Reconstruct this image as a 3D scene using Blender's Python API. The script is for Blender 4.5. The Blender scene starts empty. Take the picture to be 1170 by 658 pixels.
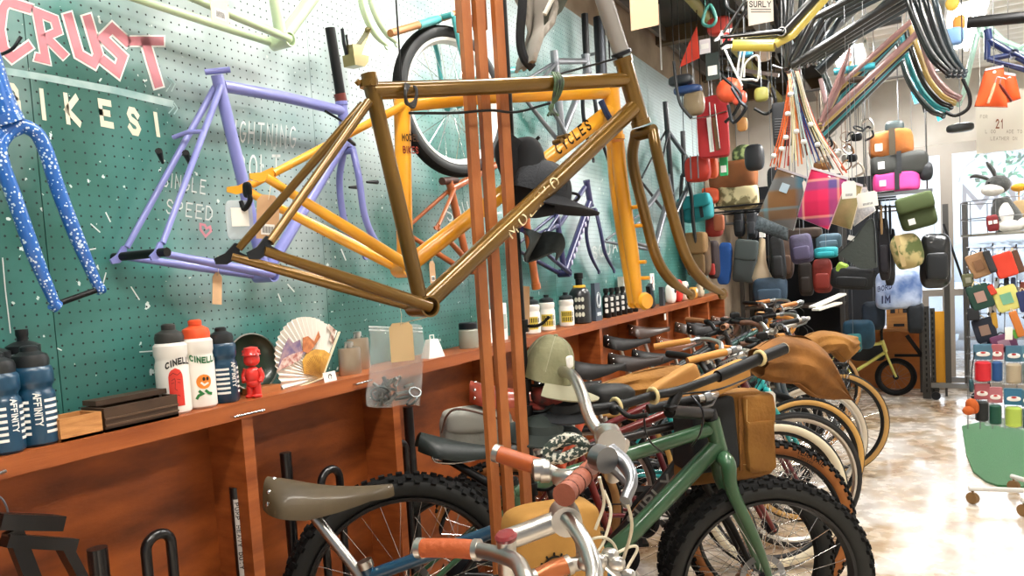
import bpy, math, random
from mathutils import Vector, Matrix, Quaternion
V = Vector
SC = bpy.context.scene
COL = SC.collection
R = random.Random(7)
RAD = math.radians

# ------------------------------------------------------------------ camera, world, light, exposure
FPX, YAW, PIT, ROL, CYO, CAMH = 861.38, .4925, .0679, -.0596, 42.53, 1.48
WALL = -1.7614          # pegboard surface
FWD = V((-math.sin(YAW)*math.cos(PIT), math.cos(YAW)*math.cos(PIT), -math.sin(PIT)))
RGT = V((math.cos(YAW), math.sin(YAW), 0)); UPV = RGT.cross(FWD)
RG2 = RGT*math.cos(ROL)+UPV*math.sin(ROL); UP2 = -RGT*math.sin(ROL)+UPV*math.cos(ROL)
CAM = V((0, 0, CAMH))
cd = bpy.data.cameras.new('camera'); cam = bpy.data.objects.new('camera', cd); COL.objects.link(cam)
cd.sensor_fit = 'HORIZONTAL'; cd.sensor_width = 36; cd.lens = 36*FPX/1170; cd.shift_y = CYO/1170
cd.clip_start = .05; cd.clip_end = 200
cam.matrix_world = Matrix.Translation(CAM) @ Matrix((RG2, UP2, -FWD)).transposed().to_4x4()
SC.camera = cam
SC.view_settings.view_transform = 'Standard'; SC.view_settings.look = 'None'
SC.view_settings.gamma = 1; SC.view_settings.use_curve_mapping = False
SC.view_settings.exposure = 0.0
SC.cycles.max_bounces = 6; SC.cycles.use_denoising = True

def area(name, loc, sx, sy, power, color, rot=(0, 0, 0), spread=180):
    l = bpy.data.lights.new(name, 'AREA'); l.shape = 'RECTANGLE'; l.size = sx; l.size_y = sy
    l.energy = power; l.color = color; l.spread = RAD(spread)
    o = bpy.data.objects.new(name, l); o.location = loc; o.rotation_euler = rot; COL.objects.link(o); return o

sn = bpy.data.lights.new('sun', 'SUN'); sn.energy = 7.0; sn.angle = .02; sn.color = (1, .98, .94)
so = bpy.data.objects.new('sun', sn); so.rotation_euler = (RAD(35), 0, RAD(-8)); COL.objects.link(so)
W = bpy.data.worlds.new('world'); SC.world = W; W.use_nodes = True
_bg = W.node_tree.nodes['Background']; _bg.inputs[0].default_value = (.80, .90, 1, 1); _bg.inputs[1].default_value = 0.3
# (x, y, z, w, l, power, colour) fluorescent fittings; those above the view are added for fill
LAMPS = [(-.55, .4, 3.20, .22, 1.3, 34, (1, .93, .84)), (-.75, 2.3, 3.20, .22, 1.3, 38, (1, .95, .88)), (-.55, 4.3, 3.16, .22, 1.3, 40, (1, .97, .93)),
         (.9, 1.0, 3.20, .22, 1.3, 26, (1, .93, .84)), (.75, 4.2, 3.16, .22, 1.3, 40, (1, .97, .95)), (.35, 6.6, 3.10, .22, 1.3, 60, (1, 1, 1)),
         (-.42, 7.2, 3.10, .22, 1.3, 60, (1, 1, 1))]
for i, (x, y, z, w, l, p, c) in enumerate(LAMPS):
    area('lamp_light', (x, y, z-.055), w, l, p, c)
# daylight coming in through the shop window at the far end
area('window_daylight', (.9, 10.6, 1.7), 3.4, 2.8, 150, (.86, .93, 1), (RAD(-90), 0, 0))

# ------------------------------------------------------------------ materials
def lin(h):
    if not isinstance(h, str): return (h[0], h[1], h[2], 1)
    h = h.lstrip('#'); c = [int(h[i:i+2], 16)/255 for i in (0, 2, 4)]
    return tuple([(x/12.92 if x <= .04045 else ((x+.055)/1.055)**2.4) for x in c]+[1])
_mats = {}
def mat(color, rough=.5, metal=0, var=0, scale=8, color2=None, bump=0, bscale=40, coat=0, alpha=1, emit=0, trans=0, stretch=None, spec=None, detail=4, thr=None, sheen=0):
    key = (color, rough, metal, var, scale, color2, bump, bscale, coat, alpha, emit, trans, stretch, spec, thr, sheen)
    if key in _mats: return _mats[key]
    m = bpy.data.materials.new('m_%03d' % len(_mats)); m.use_nodes = True
    nt = m.node_tree; N = nt.nodes; L = nt.links; b = N['Principled BSDF']
    b.inputs['Roughness'].default_value = rough; b.inputs['Metallic'].default_value = metal
    b.inputs['Base Color'].default_value = lin(color)
    if coat: b.inputs['Coat Weight'].default_value = coat; b.inputs['Coat Roughness'].default_value = .08
    if alpha < 1: b.inputs['Alpha'].default_value = alpha
    if trans: b.inputs['Transmission Weight'].default_value = trans
    if spec is not None: b.inputs['Specular IOR Level'].default_value = spec
    if sheen: b.inputs['Sheen Weight'].default_value = sheen
    if emit: b.inputs['Emission Color'].default_value = lin(color); b.inputs['Emission Strength'].default_value = emit
    if color2 is not None or var or bump:
        tc = N.new('ShaderNodeTexCoord'); mp = N.new('ShaderNodeMapping'); L.new(tc.outputs['Object'], mp.inputs[0])
        if stretch: mp.inputs['Scale'].default_value = stretch
    if color2 is not None or var:
        n = N.new('ShaderNodeTexNoise'); n.inputs['Scale'].default_value = scale; n.inputs['Detail'].default_value = detail
        L.new(mp.outputs[0], n.inputs['Vector'])
        cr = N.new('ShaderNodeValToRGB'); L.new(n.outputs['Fac'], cr.inputs[0])
        c = lin(color); c2 = lin(color2) if color2 is not None else tuple(max(0, x*(1-var)) for x in c[:3])+(1,)
        lo, hi = thr if thr else (.35, .65)
        cr.color_ramp.elements[0].position = lo; cr.color_ramp.elements[1].position = hi
        cr.color_ramp.elements[0].color = c2; cr.color_ramp.elements[1].color = c
        L.new(cr.outputs[0], b.inputs['Base Color'])
    if bump:
        n2 = N.new('ShaderNodeTexNoise'); n2.inputs['Scale'].default_value = bscale; n2.inputs['Detail'].default_value = 4
        L.new(mp.outputs[0], n2.inputs['Vector'])
        bp = N.new('ShaderNodeBump'); bp.inputs['Strength'].default_value = bump; bp.inputs['Distance'].default_value = .01
        L.new(n2.outputs['Fac'], bp.inputs['Height']); L.new(bp.outputs[0], b.inputs['Normal'])
    _mats[key] = m; return m
def wood(c1, c2, rough=.45, stretch=(2, 2, 14), scale=3, bump=.1): return mat(c1, rough, 0, 0, scale, c2, bump, 30, 0, stretch=stretch, thr=(.3, .7), detail=8)
BLACK = mat('#0b0b0c', .45, spec=.3); RUBBER = mat('#0d0d0d', .8, bump=.2, bscale=120, spec=.25); CHROME = mat('#d8d8d8', .18, 1); SILVER = mat('#c9c6c0', .3, 1)
STEEL = mat('#8b8d90', .35, 1); GUN = mat('#2a2c30', .35, .7); WHITE = mat('#eeece6', .5); CREAM = mat('#e9dcc0', .5)
KRAFT = mat('#cfa77e', .8, var=.12, scale=30); PAPER = mat('#f0ece2', .85)

# ------------------------------------------------------------------ mapping helpers (pixel of the photograph -> a point in the shop)
def ray(u, v): return FWD+RG2*((u-585)/FPX)-UP2*((v-329-CYO)/FPX)
def onx(u, v, X): d = ray(u, v); return CAM+d*(X/d.x)
def onz(u, v, Z): d = ray(u, v); return CAM+d*((Z-CAMH)/d.z)
def ony(u, v, Y): d = ray(u, v); return CAM+d*(Y/d.y)
def atd(u, v, Z): return CAM+ray(u, v)*Z
class Plane:
    """vertical plane through two pixel columns at two distances"""
    def __init__(s, u1, z1, u2, z2, v=200):
        a, b = atd(u1, v, z1), atd(u2, v, z2); s.o = a; d = b-a; d.z = 0; s.d = d.normalized(); s.n = V((s.d.y, -s.d.x, 0))
        if s.n.dot(FWD) > 0: s.n = -s.n
    def at(s, u, v, off=0):
        r = ray(u, v); return CAM+r*((s.o-CAM).dot(s.n)/r.dot(s.n))+s.n*off
class XPlane:
    def __init__(s, X): s.X = X; s.n = V((1, 0, 0)); s.d = V((0, 1, 0))
    def at(s, u, v, off=0): return onx(u, v, s.X)+s.n*off
class YPlane:
    def __init__(s, Y): s.Y = Y; s.n = V((0, -1, 0)); s.d = V((1, 0, 0))
    def at(s, u, v, off=0): return ony(u, v, s.Y)+s.n*off

# ------------------------------------------------------------------ object helpers
MW = {}
def _link(o, loc, parent, rot=None):
    """loc is in the parent's frame for parts"""
    o.location = loc
    if rot is not None: o.rotation_euler = rot
    COL.objects.link(o)
    m = Matrix.Translation(V(loc))
    if rot is not None:
        from mathutils import Euler
        m = m @ Euler(rot).to_matrix().to_4x4()
    if parent is not None: o.parent = parent; m = MW[parent.name] @ m
    MW[o.name] = m; return o
def props(o, label, cat, group=None, kind=None):
    if label: o['label'] = label
    if cat: o['category'] = cat
    if group: o['group'] = group
    if kind: o['kind'] = kind
    return o
def thing(name, label, cat, loc=(0, 0, 0), group=None, rot=None):
    o = bpy.data.objects.new(name, None); o.empty_display_size = .05
    _link(o, loc, None, rot); return props(o, label, cat, group)

def frame_of(d, hint=V((0, 0, 1))):
    d = d.normalized()
    if abs(d.dot(hint)) > .95: hint = V((1, 0, 0)) if abs(d.x) < .9 else V((0, 1, 0))
    a = d.cross(hint).normalized(); return a, a.cross(d).normalized()

class MB:
    def __init__(s): s.v = []; s.f = []; s.m = []; s.cur = 0; s.sm = []; s.smooth = True
    def add(s, vs, fs):
        k = len(s.v); s.v += [V(p) for p in vs]; s.f += [tuple(i+k for i in f) for f in fs]; s.m += [s.cur]*len(fs); s.sm += [s.smooth]*len(fs); return s
    def mi(s, i): s.cur = i; return s
    def tube(s, pts, r, n=10, closed=False, cap=True, flat=1.0, hint=None):
        pts = [V(p) for p in pts]; N = len(pts)
        rs = list(r) if isinstance(r, (list, tuple)) else [r]*N
        if len(rs) != N: rs = [rs[0]+(rs[-1]-rs[0])*i/(N-1) for i in range(N)]
        T = []
        for i in range(N):
            if closed: t = pts[(i+1) % N]-pts[i-1]
            else: t = pts[min(i+1, N-1)]-pts[max(i-1, 0)]
            T.append(t.normalized() if t.length > 1e-9 else V((0, 0, 1)))
        a, b = frame_of(T[0], hint or V((0, 0, 1)))
        vs = []
        for i in range(N):
            if i: 
                q = T[i-1].rotation_difference(T[i]); a = q @ a; a = (a-T[i]*a.dot(T[i])).normalized(); b = a.cross(T[i])
            for k in range(n):
                th = 2*math.pi*k/n; vs.append(pts[i]+a*(rs[i]*math.cos(th))+b*(rs[i]*flat*math.sin(th)))
        fs = []
        for i in range(N if closed else N-1):
            j = (i+1) % N
            for k in range(n):
                k2 = (k+1) % n; fs.append((i*n+k, i*n+k2, j*n+k2, j*n+k))
        if cap and not closed: fs += [tuple(range(n-1, -1, -1)), tuple((N-1)*n+k for k in range(n))]
        return s.add(vs, fs)
    def spline(s, pts, r, n=10, sub=6, **k):
        return s.tube(catmull(pts, sub), r if not isinstance(r, (list, tuple)) else interp(r, (len(pts)-1)*sub+1), n, **k)
    def box(s, c, size, ax=None, taper=1.0):
        c = V(c); X, Y, Z = ax if ax else (V((1, 0, 0)), V((0, 1, 0)), V((0, 0, 1)))
        h = [x/2 for x in size]; vs = []
        for z in (-1, 1):
            t = taper if z > 0 else 1
            for x, y in ((-1, -1), (1, -1), (1, 1), (-1, 1)): vs.append(c+X*(x*h[0]*t)+Y*(y*h[1]*t)+Z*(z*h[2]))
        o = s.smooth; s.smooth = False
        s.add(vs, [(0, 3, 2, 1), (4, 5, 6, 7), (0, 1, 5, 4), (1, 2, 6, 5), (2, 3, 7, 6), (3, 0, 4, 7)]); s.smooth = o; return s
    def bar(s, a, b, w, h, hint=V((0, 0, 1))):
        a, b = V(a), V(b); d = b-a; x, y = frame_of(d, hint); return s.box((a+b)/2, (w, h, d.length), (x, y, d.normalized()))
    def prism(s, pts, thick, n=None):
        """polygon (world points) extruded by thick along n"""
        pts = [V(p) for p in pts]
        if n is None:
            n = V((0, 0, 0))
            for i in range(len(pts)): n += (pts[i]-pts[0]).cross(pts[(i+1) % len(pts)]-pts[0])
            n.normalize()
        K = len(pts); o = s.smooth; s.smooth = False
        fs = [tuple(range(K-1, -1, -1)), tuple(range(K, 2*K))]+[(i, (i+1) % K, K+(i+1) % K, K+i) for i in range(K)]
        s.add(pts+[p+n*thick for p in pts], fs); s.smooth = o; return s
    def lathe(s, prof, o=(0, 0, 0), axis=V((0, 0, 1)), n=24, sx=1, sy=1, hint=V((0, 1, 0))):
        o = V(o); axis = V(axis).normalized(); a, b = frame_of(axis, hint); vs = []
        for (r, h) in prof:
            for k in range(n):
                th = 2*math.pi*k/n; vs.append(o+axis*h+a*(r*sx*math.cos(th))+b*(r*sy*math.sin(th)))
        fs = [(i*n+k, i*n+(k+1) % n, (i+1)*n+(k+1) % n, (i+1)*n+k) for i in range(len(prof)-1) for k in range(n)]
        fs += [tuple(range(n-1, -1, -1)), tuple((len(prof)-1)*n+k for k in range(n))]
        return s.add(vs, fs)
    def blob(s, c, size, e=.5, ax=None, nu=20, nv=12, fn=None):
        """superellipsoid: e=1 ball, e->0 box"""
        c = V(c); X, Y, Z = ax if ax else (V((1, 0, 0)), V((0, 1, 0)), V((0, 0, 1)))
        sg = lambda x, p: math.copysign(abs(x)**p, x); vs = []
        for j in range(nv+1):
            ph = -math.pi/2+math.pi*j/nv
            for i in range(nu):
                th = 2*math.pi*i/nu
                p = (sg(math.cos(ph), e)*sg(math.cos(th), e), sg(math.cos(ph), e)*sg(math.sin(th), e), sg(math.sin(ph), e))
                if fn: p = fn(*p)
                vs.append(c+X*(p[0]*size[0]/2)+Y*(p[1]*size[1]/2)+Z*(p[2]*size[2]/2))
        fs = [(j*nu+i, j*nu+(i+1) % nu, (j+1)*nu+(i+1) % nu, (j+1)*nu+i) for j in range(nv) for i in range(nu)]
        return s.add(vs, fs)
    def grid(s, fn, nu, nv, thick=None, wrap=False):
        vs = [fn(i/nu, j/nv) for j in range(nv+1) for i in range(nu+1)]
        q = [(j*(nu+1)+i, j*(nu+1)+i+1, (j+1)*(nu+1)+i+1, (j+1)*(nu+1)+i) for j in range(nv) for i in range(nu)]
        if thick is None: return s.add(vs, q)
        K = len(vs); nr = [V((0, 0, 0)) for _ in vs]
        for f in q:
            n = (vs[f[1]]-vs[f[0]]).cross(vs[f[3]]-vs[f[0]])
            for i in f: nr[i] += n
        v2 = [v-n.normalized()*thick for v, n in zip(vs, nr)]
        fs = q+[tuple(K+i for i in reversed(f)) for f in q]
        rim = [i for i in range(nu+1)]+[j*(nu+1)+nu for j in range(1, nv+1)]+[nv*(nu+1)+i for i in range(nu-1, -1, -1)]+[j*(nu+1) for j in range(nv-1, 0, -1)]
        fs += [(rim[(k+1) % len(rim)], rim[k], K+rim[k], K+rim[(k+1) % len(rim)]) for k in range(len(rim))]
        return s.add(vs+v2, fs)
    def build(s, name, mats, parent=None, label=None, cat=None, group=None, kind=None, local=False, origin=None, ang=40):
        if not s.v: return None
        me = bpy.data.meshes.new(name)
        if local: vs = s.v; loc = (0, 0, 0)
        elif parent is not None:
            inv = MW[parent.name].inverted(); vs = [inv @ p for p in s.v]
            c = sum(vs, V((0, 0, 0)))/len(vs); vs = [p-c for p in vs]; loc = c
        else:
            if origin is None:
                lo = [min(p[i] for p in s.v) for i in range(3)]; hi = [max(p[i] for p in s.v) for i in range(3)]
                origin = V(((lo[0]+hi[0])/2, (lo[1]+hi[1])/2, lo[2]))
            vs = [p-V(origin) for p in s.v]; loc = V(origin)
        me.from_pydata([tuple(p) for p in vs], [], s.f)
        if not isinstance(mats, (list, tuple)): mats = [mats]
        for m in mats: me.materials.append(m)
        me.polygons.foreach_set('material_index', [min(i, len(mats)-1) for i in s.m]); me.polygons.foreach_set('use_smooth', s.sm)
        me.update()
        try: me.set_sharp_from_angle(angle=RAD(ang))
        except Exception: pass
        o = bpy.data.objects.new(name, me); _link(o, loc, parent); return props(o, label, cat, group, kind)

def catmull(pts, sub=6):
    pts = [V(p) for p in pts]; out = []
    for i in range(len(pts)-1):
        p0 = pts[i-1] if i else pts[0]*2-pts[1]; p1, p2 = pts[i], pts[i+1]; p3 = pts[i+2] if i+2 < len(pts) else p2*2-p1
        for k in range(sub):
            t = k/sub; out.append(.5*((2*p1)+(p2-p0)*t+(2*p0-5*p1+4*p2-p3)*t*t+(3*p1-p0-3*p2+p3)*t**3))
    return out+[pts[-1]]
def interp(r, n):
    out = []
    for i in range(n):
        t = i*(len(r)-1)/(n-1); k = min(int(t), len(r)-2); out.append(r[k]+(r[k+1]-r[k])*(t-k))
    return out

# stroke lettering: each glyph is a set of polylines in a 0..1 box (y up)
def _arc(cx, cy, rx, ry, a0, a1, n=8): return [(cx+rx*math.cos(RAD(a0+(a1-a0)*i/n)), cy+ry*math.sin(RAD(a0+(a1-a0)*i/n))) for i in range(n+1)]
G = {
 'A': [[(0, 0), (.5, 1), (1, 0)], [(.2, .38), (.8, .38)]], 'B': [[(0, 0), (0, 1), (.6, 1), (.85, .85), (.85, .65), (.6, .53), (0, .53)], [(.6, .53), (.95, .4), (.95, .15), (.65, 0), (0, 0)]],
 'C': [_arc(.55, .5, .5, .5, 50, 310)], 'D': [[(0, 0), (0, 1), (.5, 1), (.95, .7), (.95, .3), (.5, 0), (0, 0)]], 'E': [[(.9, 1), (0, 1), (0, 0), (.9, 0)], [(0, .52), (.7, .52)]],
 'F': [[(.9, 1), (0, 1), (0, 0)], [(0, .52), (.7, .52)]], 'G': [_arc(.55, .5, .5, .5, 50, 350)+[(.6, .42)]], 'H': [[(0, 0), (0, 1)], [(.9, 0), (.9, 1)], [(0, .5), (.9, .5)]],
 'I': [[(.5, 0), (.5, 1)]], 'J': [[(.8, 1), (.8, .25), (.5, 0), (.15, .2)]], 'K': [[(0, 0), (0, 1)], [(.9, 1), (0, .45), (.95, 0)]], 'L': [[(0, 1), (0, 0), (.85, 0)]],
 'M': [[(0, 0), (0, 1), (.5, .35), (1, 1), (1, 0)]], 'N': [[(0, 0), (0, 1), (.9, 0), (.9, 1)]], 'O': [_arc(.5, .5, .48, .5, 0, 360, 14)], 'P': [[(0, 0), (0, 1), (.6, 1), (.9, .85), (.9, .6), (.6, .47), (0, .47)]],
 'Q': [_arc(.5, .5, .48, .5, 0, 360, 14), [(.6, .25), (1, -.05)]], 'R': [[(0, 0), (0, 1), (.6, 1), (.9, .85), (.9, .62), (.6, .48), (0, .48)], [(.45, .48), (.95, 0)]],
 'S': [[(.9, .82), (.65, 1), (.25, 1), (.05, .78), (.2, .58), (.75, .43), (.93, .22), (.7, 0), (.25, 0), (.02, .18)]], 'T': [[(0, 1), (1, 1)], [(.5, 1), (.5, 0)]],
 'U': [[(0, 1), (0, .25), (.25, 0), (.65, 0), (.9, .25), (.9, 1)]], 'V': [[(0, 1), (.5, 0), (1, 1)]], 'W': [[(0, 1), (.25, 0), (.5, .7), (.75, 0), (1, 1)]], 'X': [[(0, 0), (.9, 1)], [(0, 1), (.9, 0)]],
 'Y': [[(0, 1), (.5, .5), (1, 1)], [(.5, .5), (.5, 0)]], 'Z': [[(0, 1), (.9, 1), (0, 0), (.9, 0)]], '!': [[(.5, 1), (.5, .35)], [(.5, .1), (.5, 0)]], '.': [[(.4, 0), (.5, .06)]],
 '1': [[(.2, .8), (.5, 1), (.5, 0)]], '2': [[(.05, .8), (.3, 1), (.7, 1), (.9, .75), (.05, 0), (.95, 0)]], '-': [[(.1, .5), (.9, .5)]],
 'o': [_arc(.5, .3, .42, .3, 0, 360, 12)], 'd': [_arc(.45, .3, .4, .3, 0, 360, 12), [(.85, 0), (.85, 1)]], 'e': [[(.1, .32), (.85, .32)]+_arc(.48, .3, .4, .3, 5, 320)], 'l': [[(.4, 1), (.4, 0)]],
 'r': [[(.1, .6), (.1, 0)], [(.1, .4), (.4, .6), (.8, .58)]], 't': [[(.4, .9), (.4, .1), (.7, 0)], [(.1, .6), (.8, .6)]], 'a': [_arc(.45, .3, .4, .3, 0, 360, 12), [(.85, .6), (.85, 0)]],
}
def strokes(mb, text, P, adv=1.25, w=.12, u0=0, sub=1):
    """P(u, v) -> point ; w = stroke width in units of letter height; letters are 1 high and .8 wide"""
    for ch in text:
        if ch == 'I' and len(text) > 1: u0 -= .28*adv
        for pl in G.get(ch, []):
            pts = [(u0+x*.8, y) for x, y in pl]
            if sub > 1:
                q = []
                for a, b in zip(pts, pts[1:]): q += [(a[0]+(b[0]-a[0])*k/sub, a[1]+(b[1]-a[1])*k/sub) for k in range(sub)]
                pts = q+[pts[-1]]
            ribbon(mb, pts, w, P)
        u0 += adv*(.78 if ch == 'I' and len(text) > 1 else 1)
    return u0
def ribbon(mb, pts, w, P, aspect=1.0):
    n = len(pts); Ls, Rs = [], []
    closed = n > 2 and math.hypot(pts[0][0]-pts[-1][0], pts[0][1]-pts[-1][1]) < 1e-4
    for i in range(n):
        def dr(a, b):
            dx, dy = b[0]-a[0], b[1]-a[1]; l = math.hypot(dx, dy) or 1; return dx/l, dy/l
        d1 = dr(pts[i-1], pts[i]) if i else (dr(pts[-2], pts[0]) if closed else dr(pts[0], pts[1]))
        d2 = dr(pts[i], pts[i+1]) if i < n-1 else (dr(pts[0], pts[1]) if closed else d1)
        nx, ny = -(d1[1]+d2[1]), d1[0]+d2[0]; l = math.hypot(nx, ny) or 1; nx /= l; ny /= l
        k = 1/max(.45, nx*-d1[1]+ny*d1[0])
        e = 0 if closed else (-.5*w if i == 0 else (.5*w if i == n-1 else 0))
        px, py = pts[i][0]+d2[0]*e, pts[i][1]+d2[1]*e
        Ls.append(P(px+nx*w/2*k, py+ny*w/2*k)); Rs.append(P(px-nx*w/2*k, py-ny*w/2*k))
    o = mb.smooth; mb.smooth = False
    mb.add(Ls+Rs, [(i, n+i, n+i+1, i+1) for i in range(n-1)]); mb.smooth = o
def flatmap(o, ux, uy): return lambda u, v: o+ux*u+uy*v
# ------------------------------------------------------------------ the shop: floor, walls, ceiling
def struct(name, mb, m): return mb.build(name, m, kind='structure')
YB, XR, YF, CH = 9.1, 2.45, -1.6, 3.36
SHT, SHB, SHX = 1.178, 1.135, -1.60

def floor_mat():
    m = mat('#c9c0b4', .22, coat=.25); m = m.copy(); m.name = 'floor_concrete'; N = m.node_tree.nodes; L = m.node_tree.links; b = N['Principled BSDF']
    tc = N.new('ShaderNodeTexCoord'); n = N.new('ShaderNodeTexNoise'); n.inputs['Scale'].default_value = 1.6; n.inputs['Detail'].default_value = 9; n.inputs['Distortion'].default_value = .7
    n.inputs['Roughness'].default_value = .62
    L.new(tc.outputs['Object'], n.inputs['Vector'])
    cr = N.new('ShaderNodeValToRGB'); e = cr.color_ramp.elements; e[0].position = .36; e[0].color = lin('#a08060'); e[1].position = .66; e[1].color = lin('#e9e3dc')
    k = cr.color_ramp.elements.new(.45); k.color = lin('#bfa98c'); k = cr.color_ramp.elements.new(.53); k.color = lin('#d8ccbe')
    L.new(n.outputs['Fac'], cr.inputs[0])
    n2 = N.new('ShaderNodeTexNoise'); n2.inputs['Scale'].default_value = 9; n2.inputs['Detail'].default_value = 8; L.new(tc.outputs['Object'], n2.inputs['Vector'])
    mx = N.new('ShaderNodeMix'); mx.data_type = 'RGBA'; mx.blend_type = 'MULTIPLY'; mx.inputs[0].default_value = .35
    c2 = N.new('ShaderNodeValToRGB'); c2.color_ramp.elements[0].position = .35; c2.color_ramp.elements[0].color = (.42, .36, .3, 1); c2.color_ramp.elements[1].position = .56
    L.new(n2.outputs['Fac'], c2.inputs[0]); L.new(cr.outputs[0], mx.inputs[6]); L.new(c2.outputs[0], mx.inputs[7]); L.new(mx.outputs[2], b.inputs['Base Color'])
    r = N.new('ShaderNodeMapRange'); r.inputs[1].default_value = .3; r.inputs[2].default_value = .7; r.inputs[3].default_value = .12; r.inputs[4].default_value = .38
    L.new(n2.outputs['Fac'], r.inputs[0]); L.new(r.outputs[0], b.inputs['Roughness'])
    return m
struct('floor', MB().box((0.3, 4.5, -.05), (9, 16, .1)), floor_mat())

def peg_mat(py, pz):
    """painted pegboard, one inch pitch; py, pz = hole phase in the world"""
    m = mat('#2c6a66', .33, spec=.55).copy(); m.name = 'pegboard'; nt = m.node_tree; N = nt.nodes; L = nt.links; b = N['Principled BSDF']
    g = N.new('ShaderNodeNewGeometry'); sp = N.new('ShaderNodeSeparateXYZ'); L.new(g.outputs['Position'], sp.inputs[0])
    def M(op, a, bb=None, c=None):
        n = N.new('ShaderNodeMath'); n.operation = op
        for i, x in enumerate((a, bb, c)):
            if x is None: continue
            if isinstance(x, (int, float)): n.inputs[i].default_value = x
            else: L.new(x, n.inputs[i])
        return n.outputs[0]
    def cell(o, ph): return M('SUBTRACT', M('FRACT', M('SUBTRACT', M('MULTIPLY', o, 1/.0254), ph-.5)), .5)
    dy, dz = cell(sp.outputs[1], py), cell(sp.outputs[2], pz)
    d = M('SQRT', M('ADD', M('MULTIPLY', dy, dy), M('MULTIPLY', dz, dz)))
    hole = M('LESS_THAN', d, .105)
    # mottled paint
    n = N.new('ShaderNodeTexNoise'); n.inputs['Scale'].default_value = 2.2; n.inputs['Detail'].default_value = 7; n.inputs['Distortion'].default_value = .4; L.new(g.outputs['Position'], n.inputs['Vector'])
    cr = N.new('ShaderNodeValToRGB'); e = cr.color_ramp.elements; e[0].position = .33; e[0].color = lin('#245a50'); e[1].position = .7; e[1].color = lin('#4f8c86')
    L.new(n.outputs['Fac'], cr.inputs[0])
    # whitish sprayed clouds behind the writing; paler upward, lamp glare painted into the colour
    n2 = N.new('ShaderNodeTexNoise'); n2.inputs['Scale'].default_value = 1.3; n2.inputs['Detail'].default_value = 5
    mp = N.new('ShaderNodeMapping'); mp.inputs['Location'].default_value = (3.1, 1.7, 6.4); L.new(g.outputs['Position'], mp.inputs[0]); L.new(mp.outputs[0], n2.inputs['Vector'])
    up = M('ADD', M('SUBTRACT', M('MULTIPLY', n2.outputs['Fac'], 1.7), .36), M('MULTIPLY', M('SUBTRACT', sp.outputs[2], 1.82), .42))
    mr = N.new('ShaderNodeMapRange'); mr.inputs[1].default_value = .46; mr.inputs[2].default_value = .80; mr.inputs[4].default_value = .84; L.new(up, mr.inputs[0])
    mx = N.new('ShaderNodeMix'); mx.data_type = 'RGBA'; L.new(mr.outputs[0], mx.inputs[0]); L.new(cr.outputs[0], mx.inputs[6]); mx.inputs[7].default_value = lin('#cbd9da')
    # chips: small white flecks
    n3 = N.new('ShaderNodeTexNoise'); n3.inputs['Scale'].default_value = 34; n3.inputs['Detail'].default_value = 3; L.new(g.outputs['Position'], n3.inputs['Vector'])
    ch = M('GREATER_THAN', n3.outputs['Fac'], .70)
    mx3 = N.new('ShaderNodeMix'); mx3.data_type = 'RGBA'; L.new(ch, mx3.inputs[0]); L.new(mx.outputs[2], mx3.inputs[6]); mx3.inputs[7].default_value = lin('#cfdad6')
    mx2 = N.new('ShaderNodeMix'); mx2.data_type = 'RGBA'; L.new(hole, mx2.inputs[0]); L.new(mx3.outputs[2], mx2.inputs[6]); mx2.inputs[7].default_value = (.012, .02, .02, 1)
    L.new(mx2.outputs[2], b.inputs['Base Color'])
    rr = M('ADD', M('MULTIPLY', hole, .5), .36); L.new(rr, b.inputs['Roughness'])
    bp = N.new('ShaderNodeBump'); bp.inputs['Strength'].default_value = .25; bp.inputs['Distance'].default_value = .01; L.new(n.outputs['Fac'], bp.inputs['Height']); L.new(bp.outputs[0], b.inputs['Normal'])
    return m
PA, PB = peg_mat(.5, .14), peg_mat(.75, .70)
mb = MB().box((WALL-.13, (YF+YB)/2, CH/2), (.2, YB-YF, CH))
struct('wall_left', mb, mat('#b9a58c', .8, color2='#8d7a66', scale=2.5, bump=.2, bscale=12))
edges = [-1.75, -.815, .113, 1.041, 1.967, 2.896, 3.824, 4.752, 5.68, 6.608, 7.35]
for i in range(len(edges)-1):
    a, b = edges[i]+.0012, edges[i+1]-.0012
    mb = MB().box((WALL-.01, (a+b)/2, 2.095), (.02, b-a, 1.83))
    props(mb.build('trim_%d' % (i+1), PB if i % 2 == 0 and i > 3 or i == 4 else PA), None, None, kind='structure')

# wainscot panel below the shelf
PLY = wood('#a8561f', '#6b300e', .5, (2.2, 2.2, 7), 2.0)
PLYF = wood('#aa5c2a', '#823f18', .42, (3, .8, 12), 3)
mb = MB()
ys = [-1.6, -.1, 1.44]
struct('wainscot_panel', MB().box((-1.748, 3.0, .567), (.02, 9.2, 1.134)), PLY)
for y in (-.55, .42, 1.44, 2.10, 2.86, 3.46, 4.07, 4.727, 5.407, 6.02, 6.66, 7.3):
    o = MB().box(((-1.738+SHX-.005)/2, y, SHB/2), (abs(-1.738-SHX+.005), .038, SHB)).build('shelf_divider', PLYF)
    props(o, None, None, kind='structure')
ledge = MB().box(((WALL+SHX)/2+.0, 2.95, (SHT+SHB)/2+.0), (abs(WALL-SHX), 9.0, SHT-SHB))
LEDGE = ledge.build('wooden_wall_shelf', PLYF); props(LEDGE, 'long reddish brown wooden ledge along the pegboard wall', 'shelf')
for (a, b) in (((583/2.2, 256/2.2+360), (660/2.2, 238/2.2+360)), ((405, 439), (423, 434)), ((-4, 541), (4, 538))):
    p, q = onx(*a, SHX+.004), onx(*b, SHX+.004)
    MB().tube([p+V((-.004, 0, 0)), p+V((.006, 0, 0)), q+V((.006, 0, 0)), q+V((-.004, 0, 0))], .0035, 6).build('drawer_handle', CHROME, LEDGE)
MB().box(onx(760, 362, SHX+.003), (.003, .035, .045)).build('price_tag', PAPER, LEDGE)

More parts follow.
